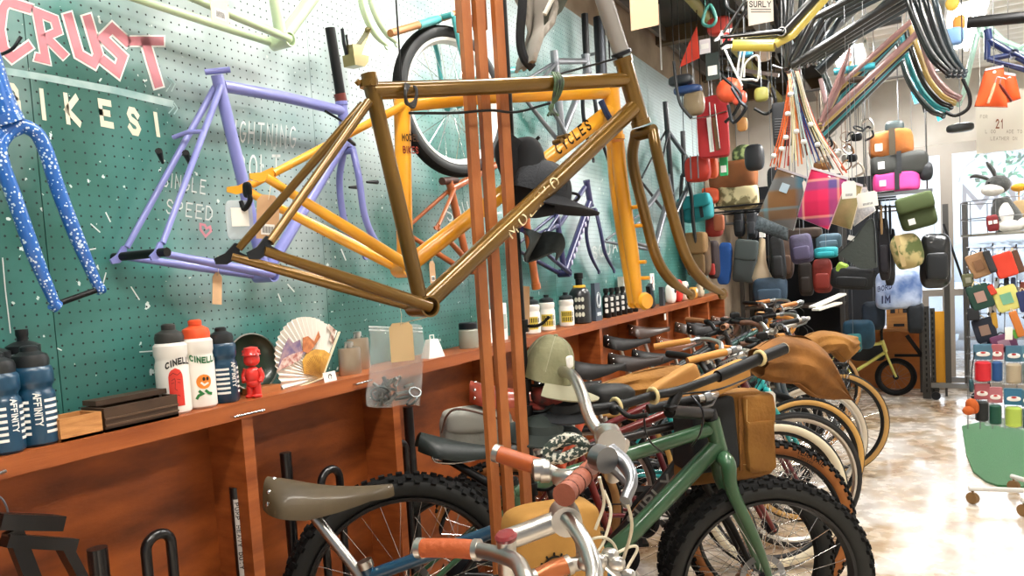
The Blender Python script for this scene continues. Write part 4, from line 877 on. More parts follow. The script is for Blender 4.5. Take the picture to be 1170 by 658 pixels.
# cowbell
c = shelf_at(495, 411, -1.64); t = thing('cowbell', 'white painted cowbell on the ledge right of the parts bag', 'bell', c); Y = V((.25, .97, 0)); Xn = V((.97, -.25, 0))
MB().add([c+Y*a+Xn*b+V((0, 0, z)) for z, w_, d_ in ((0, .041, .024), (.07, .021, .013)) for a, b in ((-w_, -d_), (w_, -d_), (w_, d_), (-w_, d_))], [(0, 3, 2, 1), (4, 5, 6, 7), (0, 1, 5, 4), (1, 2, 6, 5), (2, 3, 7, 6), (3, 0, 4, 7)]).build('body', WHITE, t)
MB().tube([c+Y*-.010+V((0, 0, .068)), c+Y*-.010+V((0, 0, .086)), c+Y*.010+V((0, 0, .086)), c+Y*.010+V((0, 0, .068))], .0025, 6).build('handle', WHITE, t)
# parts bag hanging in front of the ledge edge
PBg = Plane(420, 1.92, 483, 2.0); c = PBg.at(452, 415); t = thing('parts_bag', 'clear plastic bag of metal parts hanging with a yellow tag', 'plastic bag', c)
BG = mat('#dfe6e6', .08, alpha=.26, bump=.9, bscale=25)
def bagf(s): return lambda u, v: PBg.at(421+u*61+2*math.sin(v*5), 372+v*92+2*math.sin(u*6), s*(.004+.022*max(0, math.sin(math.pi*min(1, v*1.05)))**.7*math.sin(math.pi*u)**.6)+.004*math.sin(u*17+v*13))
mb = MB(); mb.grid(bagf(1), 30, 34); mb.grid(bagf(-1), 30, 34); mb.build('bag_film', BG, t)
MB().tube([PBg.at(421, 377, .004), PBg.at(482, 379, .004)], .002, 6).tube([PBg.at(421, 373, .004), PBg.at(482, 375, .004)], .0015, 6).build('zip_seal', mat('#e8ecec', .3), t)
mb = MB()
for k in range(26):
    q = PBg.at(427+R.random()*48, 435+R.random()*23, R.uniform(-.012, .012)); a = V((R.uniform(-1, 1), R.uniform(-1, 1), R.uniform(-1, 1))).normalized(); b, c_ = frame_of(a)
    if k % 3: mb.tube([q-a*.022, q+a*.022], R.uniform(.002, .006), 8)
    else: mb.tube([q+b*(.016*math.cos(x))+c_*(.016*math.sin(x)) for x in [i*.7 for i in range(9)]], .0028, 6, closed=True)
mb.build('metal_parts', mat('#6d7272', .3, .9), t)
hangtag(PBg, 453, 390, .065, .10, mat('#e6c896', .8), t, 'large yellow manila tag', .034, 0, False, 'manila_tag')
p = PBg.at(453, 370, .02); cable('hanging_wire', 'thin white string holding the parts bag under the olive frame', [p, P1.at(482, 362, .02)], .0012, CREAM, 'string')
# jar / tin etc. left of the posts
c = shelf_at(536, 396, -1.67); t = thing('glass_jar', 'small round glass jar with lid on the ledge left of the posts', 'jar', c); MB().lathe([(.04, 0), (.042, .004), (.042, .075), (.036, .082)], c).build('body', mat('#b8b8a8', .2, alpha=.7), t); MB().lathe([(.04, .082), (.04, .104), (.036, .108)], c).build('lid', GUN, t); MB().lathe([(.036, .006), (.036, .05), (.01, .055)], c).build('contents', mat('#8a8270', .7, color2='#5a5648', scale=60), t)
for k, (u, v, w_, h_, m_, lab) in enumerate(((556, 390, .05, .15, WHITE, 'white boxed accessory behind the left wooden post'), (574, 386, .055, .17, WHITE, 'white boxed accessory behind the middle wooden post'), (548, 393, .03, .06, mat('#8a8f8a', .4, .5), 'small silver canister behind the left wooden post'))):
    c = shelf_at(u, v, -1.69); t = thing('accessory_pack', lab, 'box', c); MB().box(c+V((0, 0, h_/2)), (.03, w_, h_)).build('carton', m_, t); MB().box(c+V((.0155, 0, h_*.5)), (.001, w_*.7, h_*.4)).build('print', mat('#9aa39a', .6), t)
# white bottles with yellow-black print
for k, (u, v) in enumerate(((626, 376), (648, 372), (609, 384))):
    c = shelf_at(u, v, -1.67); t = bottle(['left white bottle with yellow and black print beside the black jug', 'right white bottle with yellow and black print, touching the black jug', 'white bottle with printed band partly behind the hat pole'][k], c, .185, .041, BW2, mat('#20282a', .5), 'low', .8, 'white bottles with yellow print'); a = face_ang(c)
    mb = MB()
    for j in range(7): 
        x = -.6+j*.24
        for z in (.03, .058): mb.add([c+V((.0418*math.cos(a+x+dx), .0418*math.sin(a+x+dx), z+dz)) for dx, dz in ((0, 0), (.12, 0), (.16, .022), (.04, .022))], [(0, 1, 2, 3)])
    mb.build('black_print', BLACK, t); mb = MB(); strip(mb, c, .0414, a, .024, lambda t_: .032, .086); mb.build('yellow_band', mat('#d9c04a', .5), t)
# black jug
c = shelf_at(664, 372, -1.67); t = thing('black_jug', 'large black growler jug with yellow collar and white skull print', 'jug', c)
MB().lathe([(.056, 0), (.062, .006), (.062, .15), (.058, .175), (.04, .20), (.028, .206)], c, n=32).build('body', mat('#17181a', .3, coat=.4), t)
MB().lathe([(.036, .198), (.036, .212), (.03, .216)], c).build('collar', mat('#e0b030', .5), t); MB().lathe([(.02, .214), (.02, .25), (.026, .252), (.026, .282), (.02, .286)], c).build('stopper', BLACK, t)
a = face_ang(c); mb = MB()
for j in range(3):
    for i in range(3): 
        x = -.35+i*.3; z = .04+j*.042; strip(mb, c, .0628, a+x, z, lambda t_: .0075*math.sqrt(max(0, 1-(2*t_-1)**2))+.001, z+.026)
mb.build('skull_print', mat('#c9c9b8', .6), t)
c = shelf_at(682, 362, -1.64); t = thing('tall_pouch', 'grey printed pouch with a white emblem right of the jug', 'pouch', c); MB().box(c+V((0, 0, .11)), (.03, .10, .22), None, .8).build('body', mat('#3b4652', .5), t)
mb = MB(); q = c+V((.017, -.0, .12))
for rr in (.03, .022): mb.tube([q+V((0, rr*math.cos(x), rr*1.5*math.sin(x))) for x in [i*.4 for i in range(16)]], .003, 5, closed=True)
mb.build('emblem', mat('#d4dade', .6), t); MB().box(c+V((.016, 0, .04)), (.002, .06, .02)).build('label_text', mat('#c8ced2', .6), t)
# row of small black skull cans
for k in range(6):
    u = 694+k*6.2; c = shelf_at(u, 368-k*2.2, -1.66); t = thing('small_can', '%s small black printed bottle of the row beside the yellow fork' % ['first (nearest the grey pouch)', 'second', 'third', 'fourth', 'fifth', 'sixth'][k], 'bottle', c, 'row of small black printed bottles')
    MB().lathe([(.024, 0), (.026, .004), (.026, .12), (.02, .135), (.012, .14), (.012, .152), (.017, .154), (.017, .176), (.012, .18)], c, n=16).build('body', BLACK, t)
    a = face_ang(c); mb = MB()
    for z in (.03, .065, .10): strip(mb, c, .0266, a, z, lambda t_: .010 if .15 < t_ < .85 else .006, z+.024, 6)
    mb.build('white_print', WHITE, t)
c = shelf_at(713, 352, -1.72); o = MB().box(c+V((0, 0, .12)), (.04, .09, .24)).build('paper_carton', mat('#cfd0c8', .7, color2='#b9b4a0', scale=30)); props(o, 'pale carton behind the small black bottles', 'box')
for k, (u, v, w_, h_, m_, lab, tint) in enumerate(((744, 352, .07, .17, GUN, 'dark pump-shaped pack leaning right of the yellow fork', .3), (757, 351, .05, .14, mat('#3a3c40', .4), 'dark oblong pack on the ledge before the white card', 0))):
    c = shelf_at(u, v, -1.65); t = thing('tool_pack', lab, 'pack', c); MB().box(c+V((0, 0, h_/2)), (.03, w_, h_), (V((1, 0, 0)), V((0, 1, tint)).normalized(), V((0, -tint, 1)).normalized())).build('body', m_, t); MB().box(c+V((.017, 0, h_*.8)), (.002, w_*.6, .02)).build('band', STEEL, t)
c = PX.at(745, 322); t = thing('white_notice', 'white card with a red mark on the pegboard above the dark packs', 'card', c); MB().box(c+V((.002, 0, 0)), (.002, .10, .13)).build('card', WHITE, t); MB().spline([c+V((.004, 0, .04)), c+V((.004, .01, .0)), c+V((.004, -.01, -.02)), c+V((.004, .0, -.045))], .003, 5).build('red_mark', mat('#c2343a', .6), t)
for k, (u, v, h_, col, lab) in enumerate(((767, 350, .15, '#e8e6de', 'white toy pack on the ledge near the olive fork'), (775, 347, .18, '#cf2f24', 'red bag on the ledge behind the olive fork legs'), (782, 345, .16, '#e8d8c8', 'white round toy with a red spot near the end of the ledge'), (792, 343, .1, '#d89a3a', 'orange pack at the far end of the ledge'), (800, 341, .12, '#c2b49a', 'beige pack at the far end of the ledge'))):
    c = shelf_at(u, v, -1.66); t = thing('ledge_toy', lab, 'toy', c); MB().blob(c+V((0, 0, h_/2)), (.07, .12, h_), .6).build('body', mat(col, .6), t); MB().blob(c+V((.03, 0, h_*.65)), (.03, .04, .04), 1).build('spot', mat('#2a2a2a' if k % 2 == 0 else '#f0e8dc', .6), t)

# ------------------------------------------------------------------ under the ledge, left: pump, hoops of the floor rack, bracket
PW = XPlane(-1.66); BL2 = mat('#0f0f11', .3, coat=.3)
p = PW.at(269, 556); t = thing('frame_pump', 'upright black pump with white label on the wooden panel', 'pump', (p.x, p.y, 0)); MB().tube([(p.x, p.y, .3), (p.x, p.y, p.z)], .017, 14).build('barrel', BL2, t); MB().tube([(p.x, p.y, 0), (p.x, p.y, .3)], .010, 12).build('foot_tube', BL2, t)
q = PW.at(267, 612); c = V((p.x, p.y, q.z)); a = face_ang(c); mb = MB(); strip(mb, c, .0176, a, -.12, lambda t_: .009, .1); mb.build('label', mat('#d4d0c8', .6), t)
mb = MB(); strokes(mb, 'PUMP HEAVY DUTY', lambda u, v: c+V((.0182*math.cos(a-.3+v*.5), .0182*math.sin(a-.3+v*.5), .09-u*.0105)), 1.2, .22); mb.build('label_text', BLACK, t)
def hoop(label, u0, u1, vt, X, r=.0125, zb=0.0):
    a, b = onx(u0, vt+14, X), onx(u1, vt+14, X); top = onx((u0+u1)/2, vt, X).z; w_ = (b-a).length/2; c = (a+b)/2; d = (b-a); d.z = 0; d.normalize(); zc = top-w_*.9
    pts = [V((a.x, a.y, zb))]+[V((c.x, c.y, zc))-d*(w_*math.cos(t_))+V((0, 0, w_*.9*math.sin(t_))) for t_ in [math.pi*i/12 for i in range(13)]]+[V((b.x, b.y, zb))]
    o = MB().tube(pts, r, 12).build('rack_hoop', BL2); props(o, label, 'bike rack', 'black hoops of the bike rack')
hoop('black tube rack hoop left of the pump, in front of the panel', 167, 195, 610, -1.62)
hoop('black tube rack hoop behind the brown saddle', 367, 388, 536, -1.60); hoop('black tube rack hoop under the parts bag, behind the big tyre', 452, 464, 506, -1.62)
for (u, v, lab, rr) in ((111, 626, 'short black post left of the first rack hoop', .022), (326, 517, 'black post leaning behind the brown saddle', .017), (466, 465, 'tall black post under the parts bag', .019)):
    p = onx(u, v, -1.68); o = MB().tube([(p.x, p.y-.0, 0), (p.x, p.y, p.z)], rr, 14).build('rack_post', BL2); props(o, lab, 'post', 'black posts of the bike rack')
t = thing('black_bracket', 'black steel trestle bracket at the bottom left corner', 'bracket', (-1.6, .78, 0)); PK = XPlane(-1.56)
MB().bar(PK.at(-6, 595), PK.at(66, 597), .05, .03).bar(PK.at(5, 617), PK.at(84, 622), .03, .025).build('top_bar', BL2, t)
MB().bar(PK.at(14, 605), PK.at(40, 672), .03, .02).build('left_strut', BL2, t); MB().bar(PK.at(70, 620), PK.at(98, 672), .03, .02).build('right_strut', BL2, t)
a, b = PK.at(40, 672), PK.at(98, 672); MB().bar(a, V((a.x, a.y, 0)), .03, .02).bar(b, V((b.x, b.y, 0)), .03, .02).build('leg', BL2, t)
cable('spiral_wire', 'thin pale wire curling over the bracket at the left edge', [onx(-4, 565, -1.58), onx(4, 572, -1.58), onx(9, 585, -1.58), onx(8, 598, -1.58)], .002, STEEL, 'wire')
# ------------------------------------------------------------------ bicycles parked in a slanted row
def saddle_mesh(mb, c, X, Z, L=.27, w=.15, kind='brooks'):
    """c = top centre at the rear third; X forward, Z up"""
    Y = Z.cross(X)
    def f(u, v):
        # v 0 rear -> 1 nose ; u across
        wd = w/2*(math.sin(min(1, (v+.03)/.22)*math.pi/2)**.6)*((1-max(0, (v-.2)/.8))**1.5*.74+.26)*math.sqrt(max(.0025, 1-max(0, (v-.88)/.12)**2))
        top = .012*math.cos(v*2.4)-.012*math.sin(v*math.pi)+(.014*(1-v)**3)
        a = (u-.5)*2; x = -.09+v*L; y = wd*math.sin(a*math.pi/2*.96) if kind != 'x' else wd*a
        drop = (1-math.cos(a*math.pi/2*.96))*(.058-.036*max(0, min(1, (v-.35)/.5)))*(1.25 if kind == 'brooks' else .75)
        return c+X*x+Y*y+Z*(top-drop)
    mb.grid(f, 20, 26, thick=.0045 if kind == 'brooks' else .012)
    return f
def bike(name_label, front, rear, R_=.355, raise_r=0, fcol=None, tyre='slick', tw=.05, side=None, rimc=None, steer=0, seat=.97, seatk='brooks', seatm=None, bar='riser', gripm=None, spokem=None, forkm=None,
         top=.78, headtop=.93, acl=.44, show=('saddle', 'bar', 'crank'), group='bicycles parked in the slanted row', postm=None, lever=True, rimw=.014, tubes=(.0165, .0155, .02, .019), barm=None, barz=.0, brake='rim', decal=None, knobn=46, seats=None, frontside=None, backside=None):
    fx, fy = front; rx, ry = rear; d = V((fx-rx, fy-ry, 0)); wb = d.length; phi = math.atan2(d.y, d.x); pitch = math.asin(raise_r/wb) if raise_r else 0
    t = thing('bicycle', name_label, 'bicycle', (rx, ry, raise_r), group, (0, pitch, phi))
    M = MW[t.name]; P = lambda x, y, z: M @ V((x, y, z))
    Xd = (M.to_3x3() @ V((1, 0, 0))); Yd = (M.to_3x3() @ V((0, 1, 0))); Zd = (M.to_3x3() @ V((0, 0, 1)))
    fcol = fcol or BLACK; forkm = forkm or fcol; rimc = rimc or BLACK; sm_ = spokem or CHROME; seatm = seatm or BLACK; gripm = gripm or BLACK; barm = barm or SILVER; postm = postm or SILVER
    ha = RAD(20.5); ax = V((-math.sin(ha), 0, math.cos(ha)))
    crown = V((wb-.045, 0, R_))+ax*acl; crown.x = wb-.048-math.sin(ha)*acl; crown.z = R_+math.cos(ha)*acl*.99
    ht0 = crown+ax*.015; htl = max(.09, (headtop-ht0.z)/math.cos(ha)); ht1 = ht0+ax*htl
    bbp = V((.435, 0, .295)); sa = RAD(17); stp = bbp+V((-math.sin(sa), 0, math.cos(sa)))*((top-.295)/math.cos(sa)); sjt = stp-V((-math.sin(sa), 0, math.cos(sa)))*.035
    L2 = lambda v: M @ v
    # steering transform for the front end
    pivot = ht0; q = Quaternion(ax, RAD(steer))
    S = lambda x, y, z: M @ (pivot+q @ (V((x, y, z))-pivot))
    Sv = lambda v: S(v.x, v.y, v.z)
    side = side or None
    def wheel(nm, c, n, sdm):
        ty, rim, sp, hb = wheel_mesh(c, n, R_-(.004 if tyre == 'knob' else 0), tw, 28, knobs=knobn if tyre == 'knob' else 0, side=True, rimw=rimw)
        w = ty.build(nm, [RUBBER, sdm or side or RUBBER], t); rim.build('rim', rimc, w); sp.build('spokes', sm_, w); hb.build('hub', GUN, w); return w
    wr = wheel('rear_wheel', P(0, 0, R_), Yd, backside)
    yn = (Sv(V((wb, 1, R_)))-Sv(V((wb, 0, R_)))).normalized()
    wf = wheel('front_wheel', S(wb, 0, R_), yn, frontside)
    if brake == 'disc':
        for w_, c, n_ in ((wr, P(0, .045, R_), Yd), (wf, S(wb, .045, R_), yn)):
            a, b = frame_of(n_); K = 40; vs = []
            for rr in (.082, .06):
                for k in range(K): th = 2*math.pi*k/K; vs.append(c+a*(rr*math.cos(th))+b*(rr*math.sin(th)))
            o = MB(); o.add(vs, [(k, (k+1) % K, K+(k+1) % K, K+k) for k in range(K)])
            for k in range(6): th = 2*math.pi*k/6; o.bar(c+a*(.016*math.cos(th))+b*(.016*math.sin(th)), c+a*(.062*math.cos(th+.3))+b*(.062*math.sin(th+.3)), .008, .0015, n_)
            o.build('brake_disc', STEEL, w_)
    mb = MB(); r = tubes
    mb.tube([L2(bbp), L2(stp)], r[1], 14); mb.tube([L2(sjt), L2(ht1-ax*.03)], r[0], 14); mb.tube([L2(bbp), L2((bbp+ht0)/2+V((.0, 0, -.008))), L2(ht0+ax*.025)], r[3], 14)
    mb.tube([L2(ht0), L2(ht1)], r[2], 16); mb.tube([P(bbp.x, -.036, bbp.z), P(bbp.x, .036, bbp.z)], .021, 16)
    for s in (-1, 1):
        o = .055+tw*.12; mb.tube([P(0, s*.065, R_), P(R_+.02, s*(tw/2+.018), R_-.035), P(bbp.x, s*.03, bbp.z)], [.009, .011, .012], 10); mb.tube([P(0, s*.065, R_), L2(sjt+V((-.06, s*(tw/2+.016), -.09))), L2(sjt+V((0, s*.012, 0)))], [.008, .008, .009], 10)
    fr = mb.build('frame', fcol, t)
    if decal:
        txt, dm, sc = decal; a = L2(bbp+(ht0-bbp)*.45)-Yd*(r[3]+.001); ud = (L2(ht0)-L2(bbp)).normalized(); vd = (-Yd).cross(ud); vd = vd if vd.z > 0 else -vd
        o = MB(); strokes(o, txt, lambda u, v: a+ud*(u*sc)+vd*((v-.5)*sc), 1.2, .22); o.build('tube_lettering', dm, fr)
    mb = MB(); tipz = R_
    for s in (-1, 1):
        mb.spline([Sv(crown), Sv(crown+V((.008, s*(tw/2+.022), -.012))), Sv(crown+V((.03, s*(tw/2+.026), -.10))), Sv(crown+(V((wb, 0, R_))-crown)*.62+V((0, s*.055, 0))), S(wb, s*.056, R_)], [tubes[2]*.95, tubes[2]*.9, tubes[2]*.78, tubes[2]*.64, .009], 12, 5)
    fk = mb.build('fork', forkm, t)
    mb = MB(); mb.tube([Sv(ht0-ax*.012), Sv(ht0)], r[2]+.004, 16); mb.tube([Sv(ht1), Sv(ht1+ax*.03)], r[2]*.85, 16); mb.build('headset', GUN, t)
    if 'saddle' in show:
        tp = stp+V((-math.sin(sa), 0, math.cos(sa)))*((seat-.05-stp.z)/math.cos(sa))
        if seats is not None: tp = M.inverted() @ (seats-Zd*.045)
        mb = MB().tube([L2(stp-V((0, 0, .05))), L2(tp)], .0135, 14); mb.tube([L2(stp-V((-math.sin(sa), 0, math.cos(sa)))*.012), L2(stp+V((-math.sin(sa), 0, math.cos(sa)))*.006)], r[1]+.004, 14)
        mb.box(L2(tp+V((0, 0, .0))), (.035, .03, .03), (Xd, Yd, Zd)); mb.build('seatpost', postm, t)
        sc = L2(V((tp.x-.0, 0, seat))) if seats is None else seats
        mb = MB(); f = saddle_mesh(mb, sc, Xd, Zd, .31 if seats is not None else .27, kind=seatk); sd = mb.build('saddle', seatm, t)
        mb = MB()
        for s in (-1, 1): mb.spline([sc-Xd*.06+Yd*(.035*s)-Zd*.02, sc-Xd*.035+Yd*(.024*s)-Zd*.05, sc+Xd*.05+Yd*(.022*s)-Zd*.05, sc+Xd*.15+Yd*(.010*s)-Zd*.022], .0035, 8)
        mb.build('rails', CHROME, sd)
        if seatk == 'brooks':
            mb = MB()
            for u in (.10, .24, .5, .76, .90): q_ = f(u, .055); mb.blob(q_, (.015, .015, .015), 1, nu=10, nv=6)
            for u in (.35, .65): mb.blob(f(u, .97), (.008, .008, .008), 1, nu=8, nv=6)
            mb.build('rivets', CHROME, sd)
    if 'crank' in show:
        mb = MB(); c = P(bbp.x, -.05, bbp.z); a, b = frame_of(Yd); K = 40
        mb.lathe([(.082, 0), (.086, .002), (.082, .004), (.066, .004), (.066, 0)], c, -Yd, 40)
        for k in range(5): th = k*2*math.pi/5; mb.bar(c, c+a*(.07*math.cos(th))+b*(.07*math.sin(th)), .014, .005, Yd)
        ang = R.uniform(0, 6.28)
        for s in (-1, 1):
            y = -.062*1 if s < 0 else .062; e = V((bbp.x+s*.17*math.cos(ang), y*1.3, bbp.z+s*.17*math.sin(ang))); mb.bar(P(bbp.x, y, bbp.z), L2(e), .022, .011, Yd)
        ck = mb.build('crankset', GUN, t)
        for s in (-1, 1):
            y = -.13 if s < 0 else .13; e = P(bbp.x+s*.17*math.cos(ang), y, bbp.z+s*.17*math.sin(ang)); MB().box(e, (.085, .08, .016), (Xd, Yd, Zd)).build('pedal', BLACK, t)
        ch = MB()
        for s in (1, -1): ch.tube([P(bbp.x, -.052, bbp.z+s*.084), P(0, -.048, R_+s*.04)], .0035, 6)
        ch.lathe([(.03, 0), (.055, .004), (.06, .012), (.045, .022), (.02, .03)], P(0, -.032, R_), -Yd, 24); ch.build('chain', GUN, t)
        MB().bar(P(.02, -.05, R_-.04), P(.06, -.055, R_-.14), .012, .022).lathe([(.02, 0), (.02, .008)], P(.06, -.05, R_-.14), Yd, 16).lathe([(.018, 0), (.018, .008)], P(.03, -.05, R_-.07), Yd, 16).build('derailleur', BLACK, t)
    if 'bar' in show and bar:
        st0 = ht1+ax*(.05+barz); cl = st0+V((.07, 0, .02)); mb = MB().tube([Sv(ht1+ax*.02), Sv(st0+ax*.01)], .0165, 14).tube([Sv(st0), Sv(cl)], .0145, 12).tube([Sv(cl+V((0, -.022, 0))), Sv(cl+V((0, .022, 0)))], .021, 14); stm = mb.build('stem', barm if barm is not CHROME else SILVER, t)
        shapes = {'riser': [(0, 0, 0), (0, .06, 0), (-.01, .13, .04), (-.03, .24, .05), (-.09, .37, .055)], 'swept': [(0, 0, 0), (.02, .05, .01), (.04, .13, .04), (.0, .25, .05), (-.1, .29, .04), (-.24, .32, .02)], 'flat': [(0, 0, 0), (0, .1, 0), (-.015, .2, .0), (-.045, .33, .0)],
                  'drop': [(0, 0, 0), (0, .10, 0), (0, .19, 0), (.05, .215, -.002), (.105, .22, -.03), (.105, .225, -.08), (.06, .23, -.125), (-.03, .235, -.13)]}
        hb = MB(); gr = []; lv = MB()
        for s in (-1, 1):
            pts = [Sv(cl+V((x, s*y, z))) for x, y, z in shapes[bar]]; cc = catmull(pts, 6); hb.tube(cc, .0125 if bar != 'drop' else .0135, 12)
            if bar == 'drop': gr.append(cc[12:]); h = pts[4]; lv.blob(pts[3]+Zd*.02+Xd*.045, (.07, .03, .05), .7, (Xd, Yd, Zd)).tube([pts[3]+Xd*.08+Zd*.01, pts[3]+Xd*.10-Zd*.05, pts[3]+Xd*.085-Zd*.11], [.009, .008, .006], 8)
            else: gr.append(cc[-9:]); e = cc[-11]; di = (cc[-1]-cc[-11]).normalized(); nn = Sv(V((1, 0, 0)))-Sv(V((0, 0, 0))); lv.tube([e, e+nn*.03-Zd*.005, e+nn*.045+di*.03-Zd*.02, e+nn*.045+di*.12-Zd*.035], [.008, .009, .006, .005], 8).tube([e-di*.012, e+di*.012], .018, 12)
        hbo = hb.build('handlebar', barm, t)
        for g_ in gr: MB().tube(g_, .0165 if bar == 'drop' else .0165, 14).build('grip', gripm, hbo)
        if lever: lv.build('brake_levers', BLACK if barm is BLACK else STEEL, hbo)
        cb = MB(); 
        for s in (-1, 1): cb.spline([Sv(cl+V((.03, s*.12, .0))), Sv(cl+V((.09, s*.07, -.06))), Sv(cl+V((.05, s*.02, -.16))), Sv(ht0+V((.0, s*.02, .02)))], .0025, 6)
        cb.build('cables', BLACK, t)
    return dict(t=t, M=M, P=P, S=S, Sv=Sv, ht1=ht1, ht0=ht0, ax=ax, X=Xd, Y=Yd, Z=Zd, stp=stp, wb=wb, R=R_, crown=crown)
TAN = mat('#b98a54', .6, color2='#a87844', scale=20); TAN2 = mat('#a8672c', .6, color2='#955823', scale=15); CRM = mat('#e6dcc0', .6); GREEN = mat('#365f3e', .3, coat=.5, color2='#2f5537', scale=5)
ORGR = mat('#ab5020', .6, bump=.3, bscale=90); BRNG = mat('#8d4a33', .6, bump=.3, bscale=60)
LEA = mat('#5c4d34', .5, coat=.15, color2='#4a3d28', scale=8); LEAB = mat('#120c09', .5, spec=.3); LEAR = mat('#9a3a20', .3, coat=.5, color2='#7e2c18', scale=8)
def away(f, phi, wb): return (f[0]-wb*math.cos(RAD(phi)), f[1]-wb*math.sin(RAD(phi)))

# nearest bicycle: silver stem and swept bar, mostly below the frame
B0 = bike('nearest bicycle, silver stem and swept silver handlebar with orange and copper grips', (-.52, 1.36), away((-.52, 1.36), 30, 1.06), .34, 0, mat('#1a4a63', .3, coat=.5), 'slick', .05, TAN, show=('crank',), headtop=.86, group=None)
def world_bar(B, clamp, paths, r, m, grips, stemfrom, stemm, name='handlebar', sr=.016):
    t = B['t']; hb = MB()
    for p in paths: hb.spline([atd(*q) for q in p], r, 14, 6)
    h = hb.build(name, m, t)
    for (p, gm, gr_, lab) in grips:
        pts = catmull([atd(*q) for q in p], 6); o = MB().tube(pts, gr_, 18).build('grip', gm, h, lab)
        d = (pts[-1]-pts[0]).normalized()
        if 'cross' in lab: MB().tube([pts[-1]-d*.004, pts[-1]+d*.003], gr_*1.08, 18).tube([pts[0]-d*.002, pts[0]+d*.004], gr_*1.05, 18).build('grip_flange', gm, o)
        else:
            MB().tube([pts[0]-d*.003, pts[0]+d*.006], gr_*1.12, 18).build('lock_ring', SILVER, o); MB().tube([pts[-1]-d*.006, pts[-1]+d*.005], gr_*1.1, 18).build('end_ring', SILVER, o)
    if stemfrom:
        s = MB().tube([atd(*q) for q in stemfrom], sr, 18); c = atd(*clamp); s.tube([c-B['Y']*.024, c+B['Y']*.024], .024, 18); s.build('stem', stemm, t)
    return h
Z0 = 1.10
h = world_bar(B0, (646, 591, 1.18), [[(646, 591, 1.2), (660, 604, 1.30), (666, 630, 1.33), (662, 643, 1.31), (648, 645, 1.29)], [(648, 592, 1.16), (662, 610, 1.12), (674, 634, 1.08), (678, 665, 1.04), (650, 700, 1.0), (615, 692, .99), (600, 660, 1.03), (591, 643, 1.09), (572, 634, 1.14), (546, 628, 1.2)]], .0125, SILVER,
          [([(650, 645, 1.29), (634, 650, 1.28), (610, 662, 1.27)], mat('#b5683a', .35, .3), .0155, 'copper coloured grip'), ([(546, 628, 1.2), (512, 626, 1.22), (480, 626, 1.24)], ORGR, .0155, 'textured orange rubber grip')],
          [(574, 618, 1.16), (600, 609, 1.17), (645, 592, 1.18)], SILVER, sr=.0165)
q = atd(578, 612, 1.14); MB().lathe([(.016, -.006), (.0175, 0), (.014, .004), (.002, .005)], q, V((0, -.2, 1)), 20).build('top_cap', mat('#7a1f24', .35, coat=.4), B0['t'])
mb = MB().tube([q, q-V((0, .0, .12))], .015, 16); mb.build('steerer', SILVER, B0['t'])
mb = MB(); 
for pts in ([(690, 560, 1.25), (698, 585, 1.24), (690, 618, 1.22), (676, 640, 1.2)], [(668, 618, 1.2), (690, 614, 1.22), (704, 628, 1.24), (702, 662, 1.24)], [(704, 632, 1.24), (722, 624, 1.26), (728, 628, 1.26), (716, 650, 1.25)]): mb.spline([atd(*p) for p in pts], .0026, 8)
mb.build('brake_cables', mat('#cfc6ae', .5), B0['t'])
mb = MB(); c = atd(692, 646, 1.2)
for k in range(7): mb.blob(c+V((R.uniform(-.03, .03), R.uniform(-.02, .02), R.uniform(-.022, .018))), (.03, .022, .024), .8, nu=10, nv=8)
mb.tube([c, c+RGT*.05-U1*.05], .006, 8); mb.build('brake_lever_clamp', SILVER, B0['t'])
q = B0; 

# second bicycle: greyed brown leather saddle, teal blue frame
B1 = bike('teal blue bicycle with greyish brown riveted leather saddle, second from the camera', (-.5, 1.75), away((-.5, 1.75), 27, 1.06), .345, 0, mat('#103f5a', .28, coat=.6), 'slick', .055, TAN, frontside=mat('#a33326', .5), seat=.985, seatm=LEA, show=('saddle', 'crank'), headtop=.95, top=.80, group=None, seats=onz(347, 556, .985))
h = world_bar(B1, (697, 503, 1.30), [[(697, 503, 1.36), (700, 512, 1.36), (690, 522, 1.34), (676, 535, 1.24)], [(697, 503, 1.30), (690, 520, 1.30), (668, 544, 1.30), (645, 545, 1.32), (624, 536, 1.33)]], .0118, SILVER,
          [([(684, 527, 1.34), (664, 546, 1.24), (645, 565, 1.14)], BRNG, .0165, 'brown rubber grip with cross grooves'), ([(622, 535, 1.33), (596, 527, 1.35), (568, 518, 1.37)], mat('#a54e1c', .45, coat=.2), .0155, 'smooth orange leather grip')],
          [(700, 545, 1.38), (700, 520, 1.34), (697, 504, 1.30)], SILVER, sr=.015)
mb = MB()
for k in range(5):
    a = k/5+.12; c = atd(645+39*a, 565-38*a, 1.14+.2*a); d = (atd(684, 527, 1.34)-atd(645, 565, 1.14)).normalized(); x, y = frame_of(d); mb.tube([c+x*(  .0167*math.cos(i*.5))+y*(.0167*math.sin(i*.5)) for i in range(13)], .0012, 5, closed=True)
mb.build('grip_grooves', mat('#4e261a', .7), h)
mb = MB(); mb.tube([atd(*p) for p in ((683, 522, 1.12), (694, 526, 1.1))], .02, 16).spline([atd(*p) for p in ((697, 515, 1.14), (712, 528, 1.12), (722, 548, 1.08), (714, 572, 1.05))], [.013, .012, .009, .008], 10).blob(atd(716, 574, 1.24), (.018, .018, .02), 1).spline([atd(*p) for p in ((686, 534, 1.3), (700, 536, 1.28), (718, 552, 1.26))], .008, 8)
mb.build('brake_lever', STEEL, B1['t'])
mb = MB()
for s in (0, 1): mb.lathe([(.012, 0), (.02, .004), (.02, .02), (.012, .024)], atd(630-s*7, 538-s*2, 1.33), -RGT, 16)
mb.blob(atd(646, 546, 1.3), (.05, .03, .03), .7).build('shifter', SILVER, B1['t'])
mb = MB()
